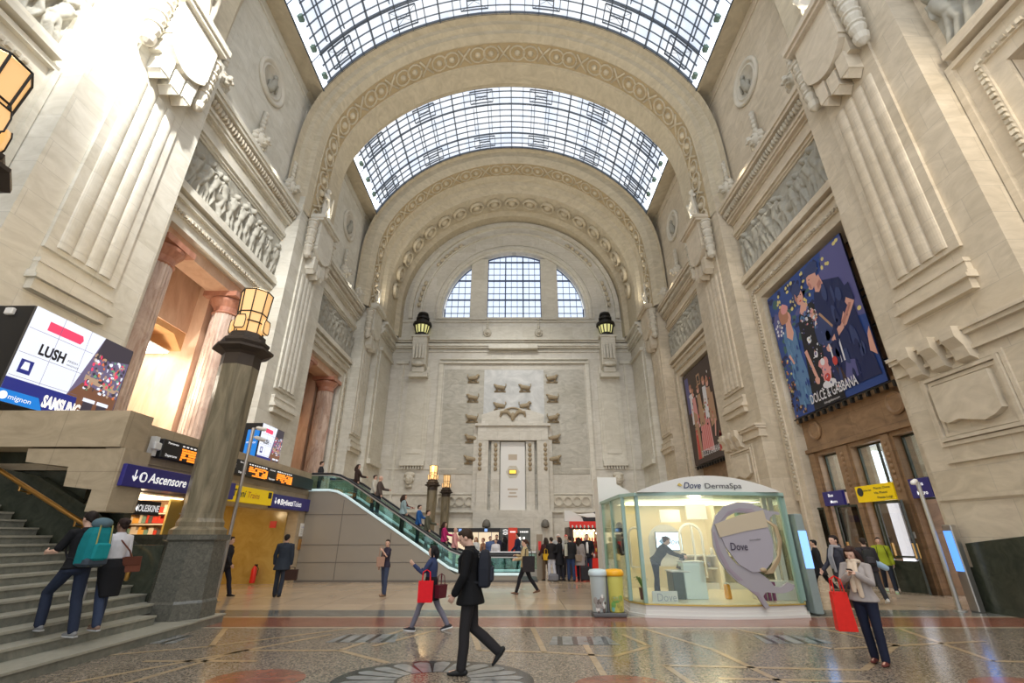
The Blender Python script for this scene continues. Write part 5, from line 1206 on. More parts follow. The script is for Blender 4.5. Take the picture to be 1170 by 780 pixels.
g=G(); g.box(3.2,6.9,13.6,15.2,2.6,2.62); obj('ceiling_lights',g,emis('kiosk_light',(1,.84,.56),2.0),t,world=True)
g=G()
for (a,b_,c_,d_) in ((4.3,4.9,2.1,2.45),(5.1,5.7,2.18,2.6)): g.box(a,b_,14.5,14.55,c_,d_)
for x in (6.55,6.72): g.box(x,x+.1,12.8,12.9,.28,2.66)
obj('hanging_panel',g,K_wh,t,world=True)
# arches and screen
def archframe(x0,x1,zb,zt,y,w):
    c=(x0+x1)/2; R=(x1-x0)/2; P=[(x0,y,zb)]+[(c-R*math.cos(PI*i/10),y,zt-R+R*math.sin(PI*i/10)) for i in range(11)]+[(x1,y,zb),(x0,y,zb)]; g.tube(P,w,6)
g=G(); archframe(4.8,5.45,.65,2.05,14.5,.04); archframe(3.35,3.7,.9,1.95,14.6,.03); g.box(5.15,5.2,14.45,14.5,.65,2.0)
c=4.5; g.prism([(c+.5*math.cos(PI*i/14),1.6+.45*math.sin(PI*i/14)) for i in range(15)]+[(4.0,.9),(5.0,.9)],14.9,14.95,'y'); obj('arch_frame',g,K_wh,t,world=True)
sc=thing('display_screen','white wall screen reading Dove inside the glass pavilion','screen',(4.5,14.6,1.3)); g=G(); g.cbox(4.12,4.9,14.6,14.66,1.33,1.84,.01); obj('housing',g,M_BLACK,sc,world=True); g=G(); g.box(4.14,4.88,14.59,14.6,1.35,1.82); obj('screen',g,emis('screen_pale',(.75,.88,1),1.5),sc,world=True)
words('screen_lettering','Dove',(4.42,14.585,1.50),kf,V,.42,.17,plain('blue_black',(.02,.04,.12),.5),sc,.01,shear=.3); g=G(); g.prism([(4.2,1.58),(4.3,1.66),(4.36,1.6),(4.4,1.56),(4.3,1.5)],14.58,14.585,'y'); obj('bird_emblem',g,plain('mid_blue',(.2,.35,.6),.5),sc,world=True)
tag(obj('hanging_coat',G().tube([(3.02,14.3,2.0),(3.05,14.3,1.7),(3.02,14.3,1.35)],[.1,.16,.14],8,cap='round'),M_BLACK,smooth=True),'dark coat hanging at the left inside the glass pavilion','coat')
d=thing('service_desk','tall pale mint desk inside the glass pavilion','desk',(4.5,13,.29)); g=G(); g.cbox(-.27,.27,-.2,.2,0,.82,.015); obj('desk_body',g,plain('pale_mint',(.66,.74,.70),.35),d); g=G(); g.cbox(-.29,.29,-.22,.22,.82,.85,.01); obj('desk_top',g,K_wh,d)
d=thing('service_desk','lower dark sided counter where the shop assistant works','desk',(4.08,13.05,.29)); g=G(); g.cbox(-.14,.14,-.25,.25,0,.6,.01); obj('desk_body',g,plain('dark_green_desk',(.05,.07,.06),.4),d); g=G(); g.cbox(-.17,.3,-.28,.28,.6,.63,.01); obj('desk_top',g,K_wh,d)
g=G(); g.M=Matrix.Translation((4.22,13.15,.95))@Matrix.Rotation(.5,4,'Y'); g.cbox(-.02,.02,-.15,.15,.0,.4,.005); g.M=None; g.tube([(4.25,13.15,.93),(4.28,13.15,1.1)],.02,6); tag(obj('till_monitor',g,M_BLACK),'black till monitor on the counter inside the glass pavilion','monitor')
c_=thing('product_bottle','tall orange bottle on the pavilion floor','bottle',(5.3,12.9,.29)); g=G(); g.lathe([(.07,0),(.085,.03),(.075,.3),(.05,.33)],(0,0,0),12); obj('bottle_body',g,plain('orange_bottle',(.8,.36,.02),.3),c_,smooth=True); g=G(); g.lathe([(.05,.33),(.05,.36)],(0,0,0),12); obj('cap',g,K_wh,c_)
bx=thing('display_box','white display block with purple stripes at the right of the pavilion','display',(6.1,12.75,.29)); g=G(); g.cbox(-.16,.75,-.15,.25,0,.42,.01); obj('block',g,K_wh,bx); g=G()
for i in range(4): g.box(-.18+i*.11,-.12+i*.11,-.19,-.155,.0,.36)
g.box(-.2,.24,-.19,-.155,.32,.4); obj('purple_bars',g,plain('purple',(.20,.02,.12),.4),bx)
r=random.Random(4)
for i in range(12):
    x=5.05+.0+i*.15; z=.86 if i<6 else 1.2
    g=G(); h=r.uniform(.12,.22); w=r.uniform(.035,.05); g.lathe([(w,0),(w,h*.8),(w*.6,h*.85),(w*.6,h)],(x,15.2,z),10); tag(obj('skincare_bottle',g,r.choice([K_wh,K_gold,K_jar]),smooth=True),'small skincare bottle on the rear shelf of the pavilion','bottle','skincare bottles on the rear shelf')
g=G(); g.box(5.0,6.9,15.05,15.5,.82,.86); g.box(5.0,6.9,15.05,15.5,1.16,1.2); g.box(5.0,6.9,15.1,15.5,.29,.45); obj('rear_shelf',g,K_wh,t,world=True)
p=thing('potted_plant','small plant in a purple pot at the left corner of the pavilion','plant',(3.15,12.8,.29)); g=G(); g.lathe([(.07,0),(.09,.26),(.08,.26)],(0,0,0),10); obj('pot',g,plain('plum_pot',(.12,.03,.06),.4),p); g=G()
for i in range(26):
    a=r.uniform(0,6.28); l=r.uniform(.1,.22); g.tube([(0,0,.24),(l*.5*math.cos(a),l*.5*math.sin(a),.28+l),(l*.9*math.cos(a),l*.9*math.sin(a),.25+l)],[.008,.025,.004],5,flat=.4)
obj('leaves',g,plain('leaf_green',(.07,.19,.04),.5),p)
words('floor_sign_lettering','Dove',(3.32,12.14,.33),kf,V,.45,.17,plain('pale_ink',(.35,.38,.42),.4),t,0)
g=G(); g.box(3.25,3.85,12.3,12.33,.29,.52); obj('small_sign',g,K_wh,t,world=True)
# splash cut-out with the cream jar on the glass
t=thing('splash_cutout','large lilac milk-splash ring with a jar marked Dove on the pavilion glass','cutout sign',(5.6,11.9,1.4))
cx,cz=5.58,1.52; yF=11.88
def S(u,v): return (cx+u,cz+v)
outer=[];N_=40
def circ(r,th): return (r*math.cos(th),r*math.sin(th))
out_=[(-.10,.98),(.2,.96),(.45,.84),(.62,.78),(.80,.76),(.88,.74),(.86,.68),(.72,.70),(.62,.62),(.58,.50),(.50,.56),(.35,.66),(.1,.72),(-.2,.74),(-.42,.64),(-.60,.42),(-.62,.1),(-.54,-.22),(-.38,-.40),(-.15,-.50),(.12,-.58),(.30,-.72),(.40,-.86),(.55,-.88),(.72,-.78),(.88,-.84),(.80,-.94),(.60,-1.0),(.40,-1.0),(.18,-.98),(.10,-1.06),(.16,-1.2),(.20,-1.28),(.12,-1.32),(.04,-1.22),(-.04,-1.06),(-.2,-.92),(-.42,-.78),(-.62,-.58),(-.78,-.3),(-.86,0),(-.84,.35),(-.70,.66),(-.45,.88)]
def slab(g,pts,y,th): g.prism([S(*p) for p in pts][::-1],y,y+th,'y')
g=G(); m_=len(out_)
slab(g,out_,yF,.06); obj('milk_ring',g,K_lil,t,world=True)
g=G(); slab(g,[(-.60,.55),(-.40,.76),(-.1,.84),(.2,.82),(.35,.72),(.1,.74),(-.2,.78),(-.45,.66)],yF-.012,.01); slab(g,[(-.2,-.94),(-.04,-1.06),(.04,-1.22),(.08,-1.28),(.06,-1.1),(.0,-.98)],yF-.012,.01); slab(g,[(-.82,.3),(-.78,.3),(-.72,-.1),(-.56,-.48),(-.3,-.74),(-.42,-.74),(-.64,-.5),(-.80,-.15)],yF-.012,.01); obj('ring_shade',g,K_lild,t,world=True)
g=G(); slab(g,[(a*1.12-.0,b_*1.14+.02) for a,b_ in [(-.66,.38),(.40,.66),(.50,.05),(.42,-.30),(.20,-.50),(-.05,-.52),(-.32,-.36),(-.52,-.05)]],yF-.03,.05); obj('jar_body',g,K_jar,t,world=True)
g=G(); slab(g,[(a*1.12,b_*1.14+.02) for a,b_ in [(-.68,.40),(-.62,.14),(-.05,.26),(.46,.34),(.42,.68),(-.1,.58)]],yF-.045,.03); obj('jar_lid',g,K_lid,t,world=True)
g=G()
for k in range(5):
    w=.04*k; P=[(cx+.44,yF-.02,cz+.60),(cx+.66+w*.3,yF-.03,cz+.42),(cx+.70+w*.3,yF-.03,cz+.1),(cx+.62,yF-.03,cz-.22-w*.5),(cx+.40,yF-.03,cz-.48-w*.6),(cx+.22,yF-.03,cz-.60)]; g.tube(P,[.02,.03,.03,.03,.025,.01],6)
g.ell((cx+.2,yF-.03,cz-.52),(.08,.04,.05)); obj('gold_ribbons',g,K_tan,t,world=True,smooth=True)
words('jar_lettering','Dove',(cx-.48,yF-.05,cz-.10),(.99,0,.0),V,.40,.17,plain('jar_ink',(.04,.03,.06),.5),t,.008); words('jar_lettering','DermaSpa',(cx-.0,yF-.05,cz+.10),(.995,0,.1),V,.26,.035,M_DKTXT,t)
# white pylon behind the pavilion
g=G(); g.box(2.72,3.35,15.75,16.6,0,3.52); g.prism([(3.35,3.3),(3.7,3.1),(4.1,2.75),(3.35,2.75)],15.75,16.5,'y'); o=obj('white_pylon',g,K_wh); tag(o,'white pylon with a sloping shoulder rising behind the glass pavilion, at its left','pylon')
t=thing('side_screen','bright blue screen on the right flank of the glass pavilion','screen',(7.2,12.5,1)); g=G(); g.cbox(-.10,.10,-.1,.4,-.98,1.25,.02); obj('housing',g,plain('screen_housing_grey',(.25,.30,.29),.35),t); g=G(); g.box(-.1,.1,-.112,-.1,.0,.85); obj('screen',g,emis('blue_screen_b',(.25,.5,1),1.2),t)

# ============================================================ BINS
def bin_(x,lid,body,pic,lab):
    t=thing('litter_bin',lab,'bin',(x,12.3,0),0,'litter bins on one dark base'); g=G(); g.lathe([(.155,.09),(.17,.12),(.195,.82),(.2,.86)],(0,0,0),16); obj('bin_body',g,body,t,smooth=True)
    g=G(); g.lathe([(.215,.85),(.225,.88),(.222,.94),(.19,.985),(.08,1.0),(.02,1.0)],(0,0,0),20); obj('lid',g,lid,t,smooth=True)
    g=G(); r=random.Random(int(x*100)); ms=pic
    for i in range(14):
        a=-PI/2+r.uniform(-.7,.7); z=r.uniform(.14,.42); R=.178+.02*(z-.1)/.7; g.mi=r.randrange(len(ms)); g.M=Matrix.Translation((R*math.cos(a),R*math.sin(a),z))@Matrix.Rotation(a,4,'Z'); g.ell((0,0,0),(.006,r.uniform(.03,.06),r.uniform(.03,.08)),8,6)
    g.M=None; obj('printed_picture',g,ms,t); return t
bin_(1.98,plain('pale_blue_lid',(.55,.66,.70),.35),plain('bin_blue_grey',(.45,.52,.52),.4),[plain('pic_grey',(.3,.28,.26)),plain('pic_dark',(.12,.1,.09)),K_wh],'grey litter bin with a pale blue lid, left of the yellow one')
bin_(2.38,plain('orange_lid',(.85,.42,.01),.35),plain('bin_yellow',(.62,.60,.14),.4),[plain('pic_green',(.15,.35,.08)),plain('pic_teal',(.15,.45,.4)),plain('pic_olive',(.35,.35,.08))],'yellow-green litter bin with an orange lid beside the pavilion')
g=G(); g.cbox(1.8,2.58,12.12,12.5,0,.09,.02); g.cbox(2.15,2.21,12.25,12.35,.09,.85,.01); tag(obj('bin_base',g,plain('bin_base_grey',(.10,.10,.10),.5)),'dark base plate joining the two litter bins','bin base')

# ============================================================ GLASS BARRIER, INFO PILLAR, SWEET KIOSK, SHOP FRONTS
t=[o for o in C.objects if o.name=='glass_barrier'][0]; t.location=(-.6,23.4,0)
g=G(); g.box(-2.4,1.3,23.3,23.45,0,.3); obj('kerb',g,plain('kerb_grey',(.4,.39,.36),.4),t,world=True)
g=G(); g.box(-2.4,1.2,23.36,23.38,.3,.98); obj('glass_panel',g,M_GREENGL,t,world=True)
g=G(); g.tube([(-2.4,23.37,1.0),(1.1,23.37,1.0),(1.3,23.37,.85),(1.3,23.37,.3)],.05,8); obj('rail',g,M_STEEL,t,world=True)
t=thing('info_pillar','brown information pillar with a red sign behind the woman in the tan jacket','pillar',(1.05,21.7,0)); g=G(); g.cbox(-.13,.13,-.08,.08,0,1.78,.01); obj('pillar_body',g,plain('pillar_brown',(.30,.24,.17),.5),t); g=G(); g.box(-.06,.06,-.09,-.08,1.15,1.5); obj('red_sign',g,M_RED,t)
t=thing('sweet_kiosk','small red and gold sweet kiosk with red scalloped awning and white fan roof','kiosk',(3.35,24,0))
g=G(); g.box(2.55,2.75,23.5,25.5,0,2.1); g.box(3.95,4.1,23.5,25.5,0,2.1); g.box(2.55,4.1,25.4,25.5,0,2.1); g.box(2.55,4.1,23.5,25.5,2.0,2.1); obj('kiosk_body',g,plain('kiosk_dark',(.06,.04,.03),.5),t,world=True)
g=G(); g.box(2.7,3.98,23.45,23.6,0,.75); obj('counter',g,M_RED,t,world=True)
g=G(); 
for i in range(8): a=2.56+i*.19; g.prism([(a,2.35),(a+.19,2.35),(a+.19,2.15),(a+.14,2.05),(a+.05,2.05),(a,2.15)],23.3,23.4,'y')
obj('awning',g,M_RED,t,world=True)
g=G(); g.mi=0
for i in range(7): a=2.70+i*.19; g.ell((a,23.28,2.12),(.04,.02,.07),8,5)
obj('awning_scallops',g,K_wh,t,world=True)
g=G(); g.prism([(2.35,2.35),(2.35,2.85),(2.6,2.83),(2.95,2.7),(3.2,2.48),(3.25,2.35)],23.4,23.7,'y'); obj('fan_roof',g,K_wh,t,world=True)
g=G(); g.prism([(3.1,2.36),(3.3,2.56),(3.6,2.72),(3.9,2.8),(4.1,2.8),(4.1,2.36)],23.5,25.4,'y'); obj('dark_roof',g,M_BLACK,t,world=True)
g=G(); g.box(2.8,3.95,24.9,25.0,.75,2.0); obj('lit_back',g,emis('sweet_light',(1,.62,.30),2.2),t,world=True)
for i in range(10):
    g=G(); g.ell((2.85+.115*i,23.75,1.95-.12*(i%2)),(.035,.035,.035)); tag(obj('round_bulb',g,emis('bulb_white',(1,.9,.7),9),smooth=True),'small glowing bulb strung under the red awning of the sweet kiosk','bulb','bulbs under the sweet kiosk awning')
r=random.Random(9); cm=[M_RED,plain('gold_candy',(.8,.5,.08),.4),K_wh,plain('pink_candy',(.8,.25,.3),.4),plain('brown_candy',(.2,.08,.03),.4)]
for k in range(36):
    row=k//9; i=k%9; g=G(); x=2.82+i*.13; z=.76+row*.24; y=24.3+.1*row-.5
    g.lathe([(.045,0),(.05,.12),(.03,.15),(.03,.17)],(x,y,z),8); tag(obj('sweet_jar',g,cm[r.randrange(5)],smooth=True),'small jar of sweets on the tiered counter of the red sweet kiosk','jar','jars in the sweet kiosk')
g=G(); 
for row in range(4): g.box(2.78,3.96,23.7+.1*row,23.9+.1*row,.60,.75+row*.24)
obj('tiered_shelf',g,plain('shelf_red',(.4,.05,.03),.5),t,world=True)
g=G(); g.lathe([(.05,0),(.05,.8)],(3.35,23.55,.9),8); g.cbox(3.15,3.55,23.5,23.52,1.35,1.45,.005); obj('red_banner',g,M_RED,t,world=True)
t=thing('shop_front','dark fascia shop front under the back wall, left of the grey one','shop front',(-3.4,38.3,0))
g=G(); g.box(-5.9,-1.2,38.2,38.8,1.95,2.25); g.box(-5.9,-5.7,38.2,41.5,0,2.0); g.box(-1.3,-1.2,38.2,41.5,0,2.0); g.box(-5.9,-1.2,38.2,41.5,2.2,2.25); obj('fascia',g,M_BLACK,t,world=True)
g=G()
for x in (-4.4,-2.4): g.box(x,x+.22,38.14,38.2,2.0,2.2)
obj('blue_logo',g,emis('logo_blue',(.25,.45,.9),.8),t,world=True)
g=G(); g.box(-5.7,-1.3,41.0,41.1,0,2.0); obj('lit_interior',g,emis('interior_glow',(1,.80,.55),.8,(.6,.5,.35)),t,world=True)
g=G()
for x in (-4.9,-3.9,-2.9,-1.9): g.box(x,x+.06,38.3,38.4,0,1.95)
obj('mullion',g,M_STEEL,t,world=True)
t=thing('shop_front','grey and red lounge panel under the back wall','shop front',(0,38.3,0))
g=G(); g.box(-1.15,1.15,38.3,38.6,0,2.25); obj('grey_panel',g,plain('panel_grey',(.075,.09,.09),.5),t,world=True)
g=G(); g.box(-.55,.15,38.2,38.3,0,2.28); obj('red_panel',g,plain('panel_red',(.75,.06,.03),.5),t,world=True)
g=G(); g.tube([(-.98+.0,38.27,2.08),(-.78,38.27,2.13),(-.60,38.27,2.08)],.03,5); g.tube([(-.98,38.27,1.84),(-.78,38.27,1.79),(-.60,38.27,1.84)],.03,5)
for i in range(5): g.box(-.95+i*.075,-.90+i*.075,38.26,38.3,1.91,2.0)
obj('logo_mark',g,M_SIGNW,t,world=True); g=G()
for i in range(4): g.box(-.42+i*.11,-.34+i*.11,38.17,38.2,1.92,2.03)
obj('panel_mark',g,M_SIGNW,t,world=True); g=G()
for i in range(6): g.box(.35+i*.11,.42+i*.11,38.26,38.3,1.92,2.03)
obj('panel_mark',g,M_SIGNW,t,world=True)
g=G(); g.box(.25,.4,38.2,38.3,.9,1.6);g.box(.6,.7,38.2,38.3,.9,1.6); obj('lit_slot',g,emis('slot_light',(1,.95,.85),3),t,world=True)
for x in (-2.85+.4,2.5):
    g=G(); g.lathe([(.30,0),(.34,.1),(.34,.3),(.22,.55),(.05,.62)],(x,41.2,2.35),12); g.box(x-.12,x+.12,41.2,42.0,2.3,2.45); tag(obj('stone_urn',g,plain('dark_stone',(.16,.15,.13),.6),smooth=True),'dark stone urn on the lower back wall, %s of the aedicule'%('left' if x<0 else 'right'),'urn')
g=G(); g.cbox(cx*0+XB-.45,XB+.25,YW-.42,YW-.3,6.75,7.15,.02); c_=thing('wall_clock','small yellow lit digital clock on the aedicule','clock',(XB-.1,YW-.4,6.75)); obj('housing',g,S_BORN,c_,world=True)
g=G(); g.lathe([(.62,0),(.62,.12),(.5,.16)],(XB-.1,YW-.33,6.95),6,axis='y'); obj('surround',g,S_TRIM,c_,world=True)
g=G(); g.box(XB-.38,XB+.18,YW-.45,YW-.42,6.82,7.08); obj('clock_face',g,emis('clock_amber',(1,.55,.05),1.6),c_,world=True); 
g=G(); 
for (w,z,h) in ((.8,8.0,.5),(.9,5.4,.12),(.6,5.1,.12),(.8,4.8,.12)): g.box(XB-.1-w/2,XB-.1+w/2,YW-.33,YW-.31,z,z+h)
obj('inscription',g,plain('inscription_tan',(.55,.46,.36),.6),wb)
# ============================================================ PEOPLE
skins={'pale':(.62,.38,.28),'tan':(.48,.28,.19),'dark':(.22,.12,.08)}
_mc={}
def cm_(name,c,r=.8,var=.12,sc=14):
    c=tuple(c); k=(name,c)
    if k not in _mc: _mc[k]=plain(name,c,r,var=var,scale=sc,spec=.2)
    return _mc[k]
SK={k:plain('skin_'+k,v,.5) for k,v in skins.items()}
EYE=plain('eye',(.03,.02,.02),.3); LIP=plain('lip',(.42,.14,.12),.5)
def remesh(g,vox,sm=3):
    me=bpy.data.meshes.new('tmp'); me.from_pydata(g.v,[],g.f); me.update()
    o=bpy.data.objects.new('tmp',me); C.objects.link(o)
    m=o.modifiers.new('r','REMESH'); m.mode='VOXEL'; m.voxel_size=vox; m.use_smooth_shade=True
    s=o.modifiers.new('s','SMOOTH'); s.factor=.5; s.iterations=sm
    dg=bpy.context.evaluated_depsgraph_get(); out=bpy.data.meshes.new_from_object(o.evaluated_get(dg))
    bpy.data.objects.remove(o); bpy.data.meshes.remove(me); return out
def link(name,me,mat,parent,label=None):
    me.materials.clear(); me.materials.append(mat); me.polygons.foreach_set('use_smooth',[True]*len(me.polygons))
    o=bpy.data.objects.new(name,me); C.objects.link(o); o.parent=parent
    if label:o['label']=label
    return o
def rx(v,a): return Vector((v[0],v[1]*math.cos(a)-v[2]*math.sin(a),v[1]*math.sin(a)+v[2]*math.cos(a)))
D=math.radians
def person(lab,loc,face,h=1.75,sex='m',lean=0,legs=((0,0),(0,0)),arms=((5,8,10,0),(5,8,10,0)),head=(0,0),skin='pale',hair='short',hairc=(.03,.02,.015),
           top=((.02,.02,.025),'jacket'),hem=.86,bottom=((.03,.035,.05),'trousers'),shoe=(.02,.02,.02),skirt=None,sleeve=1.0,vox=.012,slim=1.0,extra=None,feet=(0,0),lift=0,group=None,scarf=None,loose=1.0,wind=0,under=None,fz=None,wide=0):
    """face = heading in degrees, 0 looks away from the camera (+Y), 90 looks left (-X)"""
    t=thing('person',lab,'person',loc,D(face),group); k=h/1.75; f=sex=='f'
    sh=(.165 if f else .19)*slim; hp=.088; le=D(lean); Z=.93
    def T(x,y,z):   # torso point, leaning about the hips
        v=rx((0,y,z-Z),-le); return Vector((x,v.y,v.z+Z))
    J={}
    foot=[]
    for s,(a,b_) in ((-1,legs[0]),(1,legs[1])):
        a_,bb=D(a),D(b_); hip=Vector((s*hp,0,Z)); kn=hip+Vector((s*.01,math.sin(a_),-math.cos(a_)))*.43; an=kn+Vector((0,math.sin(a_-bb),-math.cos(a_-bb)))*.42
        J[s]=(hip,kn,an); foot.append(an.z)
    low=min(foot); dz=.075-low
    P=lambda v:(v+Vector((0,0,dz+0)))*k
    ah={}
    for s,(a,o_,e,i_) in ((-1,arms[0]),(1,arms[1])):
        a_,oo,ee,ii=D(a),D(o_),D(e),D(i_); S_=T(s*sh,0,1.43)
        up=Vector((s*math.sin(oo),math.sin(a_)*math.cos(oo),-math.cos(a_)*math.cos(oo))); up=rx(up,-le*.6) if 0 else up
        el=S_+up*.285; fo=Vector((-s*math.sin(ii),math.sin(a_+ee)*math.cos(ii),-math.cos(a_+ee)*math.cos(ii))); wr=el+fo*.25; ah[s]=(S_,el,wr,fo)
    def ring(z,rx_,ry_,y=0,n=18,e=1.):
        return [tuple(P(T(rx_*math.cos(2*PI*i/n),y+ry_*math.sin(2*PI*i/n),z))) for i in range(n)]
    w=slim
    prof=[(.86,.10,.085,0),(.90,.165*w,.115*w,-.005),(.97,(.175 if f else .165)*w,.12*w,-.008),(1.08,(.125 if f else .145)*w,.095*w,0),(1.18,.135*w,.10*w,.005),(1.29,.16*w,(.125 if f else .115)*w,.012),(1.38,sh*.98,.105*w,0),(1.44,sh*.8,.075,-.008),(1.475,.075,.062,-.01),(1.50,.058,.058,-.008),(1.56,.052,.056,.004),(1.6,.05,.055,.01)]
    g=G(); g.loft([ring(*q) for q in prof])
    # head
    hpit,hyaw=D(head[0]),D(head[1]); Rh=Matrix.Rotation(hyaw,3,'Z')@Matrix.Rotation(-hpit-le*.6,3,'X'); nb=T(0,.0,1.53)
    Hd=lambda x,y,z: P(nb+Rh@Vector((x,y,z)))
    def he(gg,c,r,n=14,m=10): 
        gg.ell(tuple(Hd(*c)),tuple(q*k for q in r),n,m,Rh)
    he(g,(0,.005,.125),(.076,.094,.092)); he(g,(0,.035,.065),(.058,.062,.070)); he(g,(0,.072,.022),(.026,.022,.018)); he(g,(0,.098,.078),(.013,.022,.014),8,6); g.tube([Hd(0,.092,.118),Hd(0,.108,.084)],[.008*k,.012*k],6,cap='round')
    he(g,(0,.088,.050),(.022,.012,.008),8,6); he(g,(0,.085,.13),(.05,.016,.012),8,6)
    for s in (-1,1): he(g,(s*.078,.0,.095),(.010,.020,.030),8,6); he(g,(s*.04,.062,.085),(.022,.02,.02),8,6)
    g.tube([tuple(P(T(0,-.01,1.45))),Hd(0,-.0,.06)],[.055*k,.05*k],10,cap='round')
    # limbs
    for s in (-1,1):
        hip,kn,an=J[s]; q=1.08 if f else 1.0
        m1=hip.lerp(kn,.45); m2=kn.lerp(an,.35)
        g.tube([P(hip+Vector((0,0,.03))),P(m1),P(kn),P(m2+Vector((0,-.012,0))),P(an)],[.085*q*k*w,.072*k*w,.052*k,.052*k,.034*k],12,cap='round')
        S_,el,wr,fo=ah[s]; aw=.85 if f else 1
        g.tube([P(S_.lerp(T(0,0,1.42),.25)),P(S_),P(S_.lerp(el,.5)),P(el),P(el.lerp(wr,.4)),P(wr)],[.05*k*aw,.053*k*aw,.045*k*aw,.037*k*aw,.038*k*aw,.026*k*aw],10,cap='round')
        # hand: palm, thumb, four fingers with knuckles
        side=Vector((1,0,0)) if abs(fo.x)<.8 else Vector((0,1,0)); fw=fo.normalized(); lat=(Vector((0,1,0))-fw*fw.y); 
        if lat.length<.3: lat=Vector((0,0,1))-fw*fw.z
        lat.normalize(); pn=fw.cross(lat).normalized()*(-s if abs(fw.z)>.5 else s)
        if pn.dot(Vector((-s,0,0)))<0: pn=-pn
        c0=wr; c1=wr+fw*.085
        g.tube([P(c0),P(c0+fw*.04),P(c1)],[(.026*k,.020*k),(.038*k,.018*k),(.040*k,.015*k)],10,up=lat,cap='round')
        for i,(off,L_) in enumerate(((.030,.068),(.010,.077),(-.010,.072),(-.029,.056))):
            b0=c1+lat*off; b1=b0+(fw*.85+pn*.35).normalized()*L_*.5; b2=b1+(fw*.45+pn*.9).normalized()*L_*.5; g.tube([P(b0-fw*.01),P(b1),P(b2)],[.0098*k,.009*k,.0075*k],6,cap='round')
        t0=c0+fw*.03+lat*.03; g.tube([P(t0),P(t0+(fw*.6+lat*.55+pn*.35).normalized()*.04),P(t0+(fw*.8+lat*.35+pn*.5).normalized()*.072)],[.013*k,.0105*k,.009*k],6,cap='round')
        J[('hand',s)]=P(c1+pn*.02)
    for idx_,s in enumerate((-1,1)):
        an=J[s][2]; sp=D(feet[idx_]); fd=Vector((0,math.cos(sp),-math.sin(sp))); up_=Vector((0,math.sin(sp),math.cos(sp))); g.tube([P(an-fd*.02-up_*.03),P(an+fd*.08-up_*.04),P(an+fd*.14-up_*.045)],[.034*k,.036*k,.026*k],8,cap='round')
    body=link('body',remesh(g,vox*.82,2),SK[skin],t)
    if vox<.02:
        g=G()
        for s in (-1,1): he(g,(s*.031,.083,.102),(.012,.008,.007),8,6)
        obj('eyes',g,EYE,t,smooth=True)
        g=G(); he(g,(0,.097,.050),(.021,.006,.006),8,6); obj('lips',g,LIP,t,smooth=True)
    # trousers
    inf=.014*loose
    g=G(); g.loft([ring(*q) for q in [(.84,.09,.07,0),(.88,.165*w+inf,.115*w+inf,-.005),(.97,(.175 if f else .165)*w+inf,.12*w+inf,-.008),(1.06,.14*w+inf,.10*w+inf,0)]])
    for s in (-1,1):
        hip,kn,an=J[s]; m1=hip.lerp(kn,.45); m2=kn.lerp(an,.4); end=kn.lerp(an,.97); e2=.02 if loose>=1 else .006
        g.tube([P(hip+Vector((0,0,.02))),P(m1),P(kn+Vector((0,.004,0))),P(m2+Vector((0,-.008,0))),P(end)],[(.085*w+inf)*k*(1.05 if f else 1),(.072*w+inf)*k,(.052+inf+e2*.3)*k,(.05+inf+e2*.3)*k,(.038+inf+e2*.6)*k],12,cap='round')
    link(bottom[1],remesh(g,vox,3),cm_(bottom[1]+'_cloth',bottom[0]),t)
    if skirt:
        g=G(); zz,rr,c_=skirt; n=18; g.loft([ring(zz,rr,rr*.8),ring((zz+1.0)/2,rr*.93,rr*.74),ring(.98,.2*w,.15*w),ring(1.12,.16*w,.125*w)]); link('skirt',remesh(g,vox,3),cm_('skirt_cloth',c_),t)
    # top garment
    j=.022*(1.25 if top[1] in('coat','jacket','suit_jacket') else .7)*loose
    g=G(); pr_=[(hem,.17*w+j*1.7+wide,.125*w+j*1.7+wide,-.005),(hem+.02,.178*w+j*1.7+wide,.128*w+j*1.7+wide,-.005)] if hem<.95 else []
    pr_+=[q for q in [(.97,(.175 if f else .168)*w+j*1.2,.12*w+j*1.2,-.006),(1.08,(.13 if f else .15)*w+j,.10*w+j,0),(1.18,.14*w+j,.105*w+j,.003),(1.29,.165*w+j,.12*w+j,.01),(1.38,sh+j*.7,.108*w+j*.7,0),(1.44,sh*.85+j*.4,.08+j*.5,-.008),(1.485,.078+j*.4,.07+j*.3,-.01),(1.51,.07,.066,-.006)] if q[0]>hem+.01]
    g.loft([ring(*q) for q in pr_])
    for s in (-1,1):
        S_,el,wr,fo=ah[s]; aw=.9 if f else 1; end=el.lerp(wr,.95) if sleeve>=1 else (S_.lerp(el,sleeve*1.0) if sleeve<.9 else el)
        jj=j*.8
        pts=[S_.lerp(T(0,0,1.42),.3),S_,S_.lerp(el,.5)]; rs=[.055*aw+jj,.056*aw+jj,.047*aw+jj]
        if sleeve>=1: pts+=[el,el.lerp(wr,.5),end]; rs+=[.041*aw+jj,.037*aw+jj,.031*aw+jj]
        else: pts[2]=S_.lerp(el,.5); pts.append(S_.lerp(el,.8)); rs.append(.05*aw+jj*.9)
        g.tube([P(p) for p in pts],[r*k for r in rs],12,cap='round')
    if top[1] in ('jacket','suit_jacket','coat') and not f: g.tube([tuple(P(T(.06*math.cos(a),-.005+.062*math.sin(a),1.505))) for a in [2*PI*i/12 for i in range(13)]],.016*k,6)
    if top[1]=='hoodie': he(g,(0,-.07,-.02),(.09,.06,.06))
    tp=link(top[1],remesh(g,vox,3),cm_(top[1]+'_cloth',top[0]),t)
    if under:
        g=G(); g.loft([[tuple(P(T(x,y,z))) for x,y in ((-.05*q,.10*w+j+.006+o_),(.05*q,.10*w+j+.006+o_),(.05*q,.05),(-.05*q,.05))] for z,q,o_ in ((1.0,.9,0),(1.15,1,.005),(1.3,1.1,.022),(1.44,.6,-.01))]); obj('shirt_front',g,cm_('shirt',under),t,smooth=True)
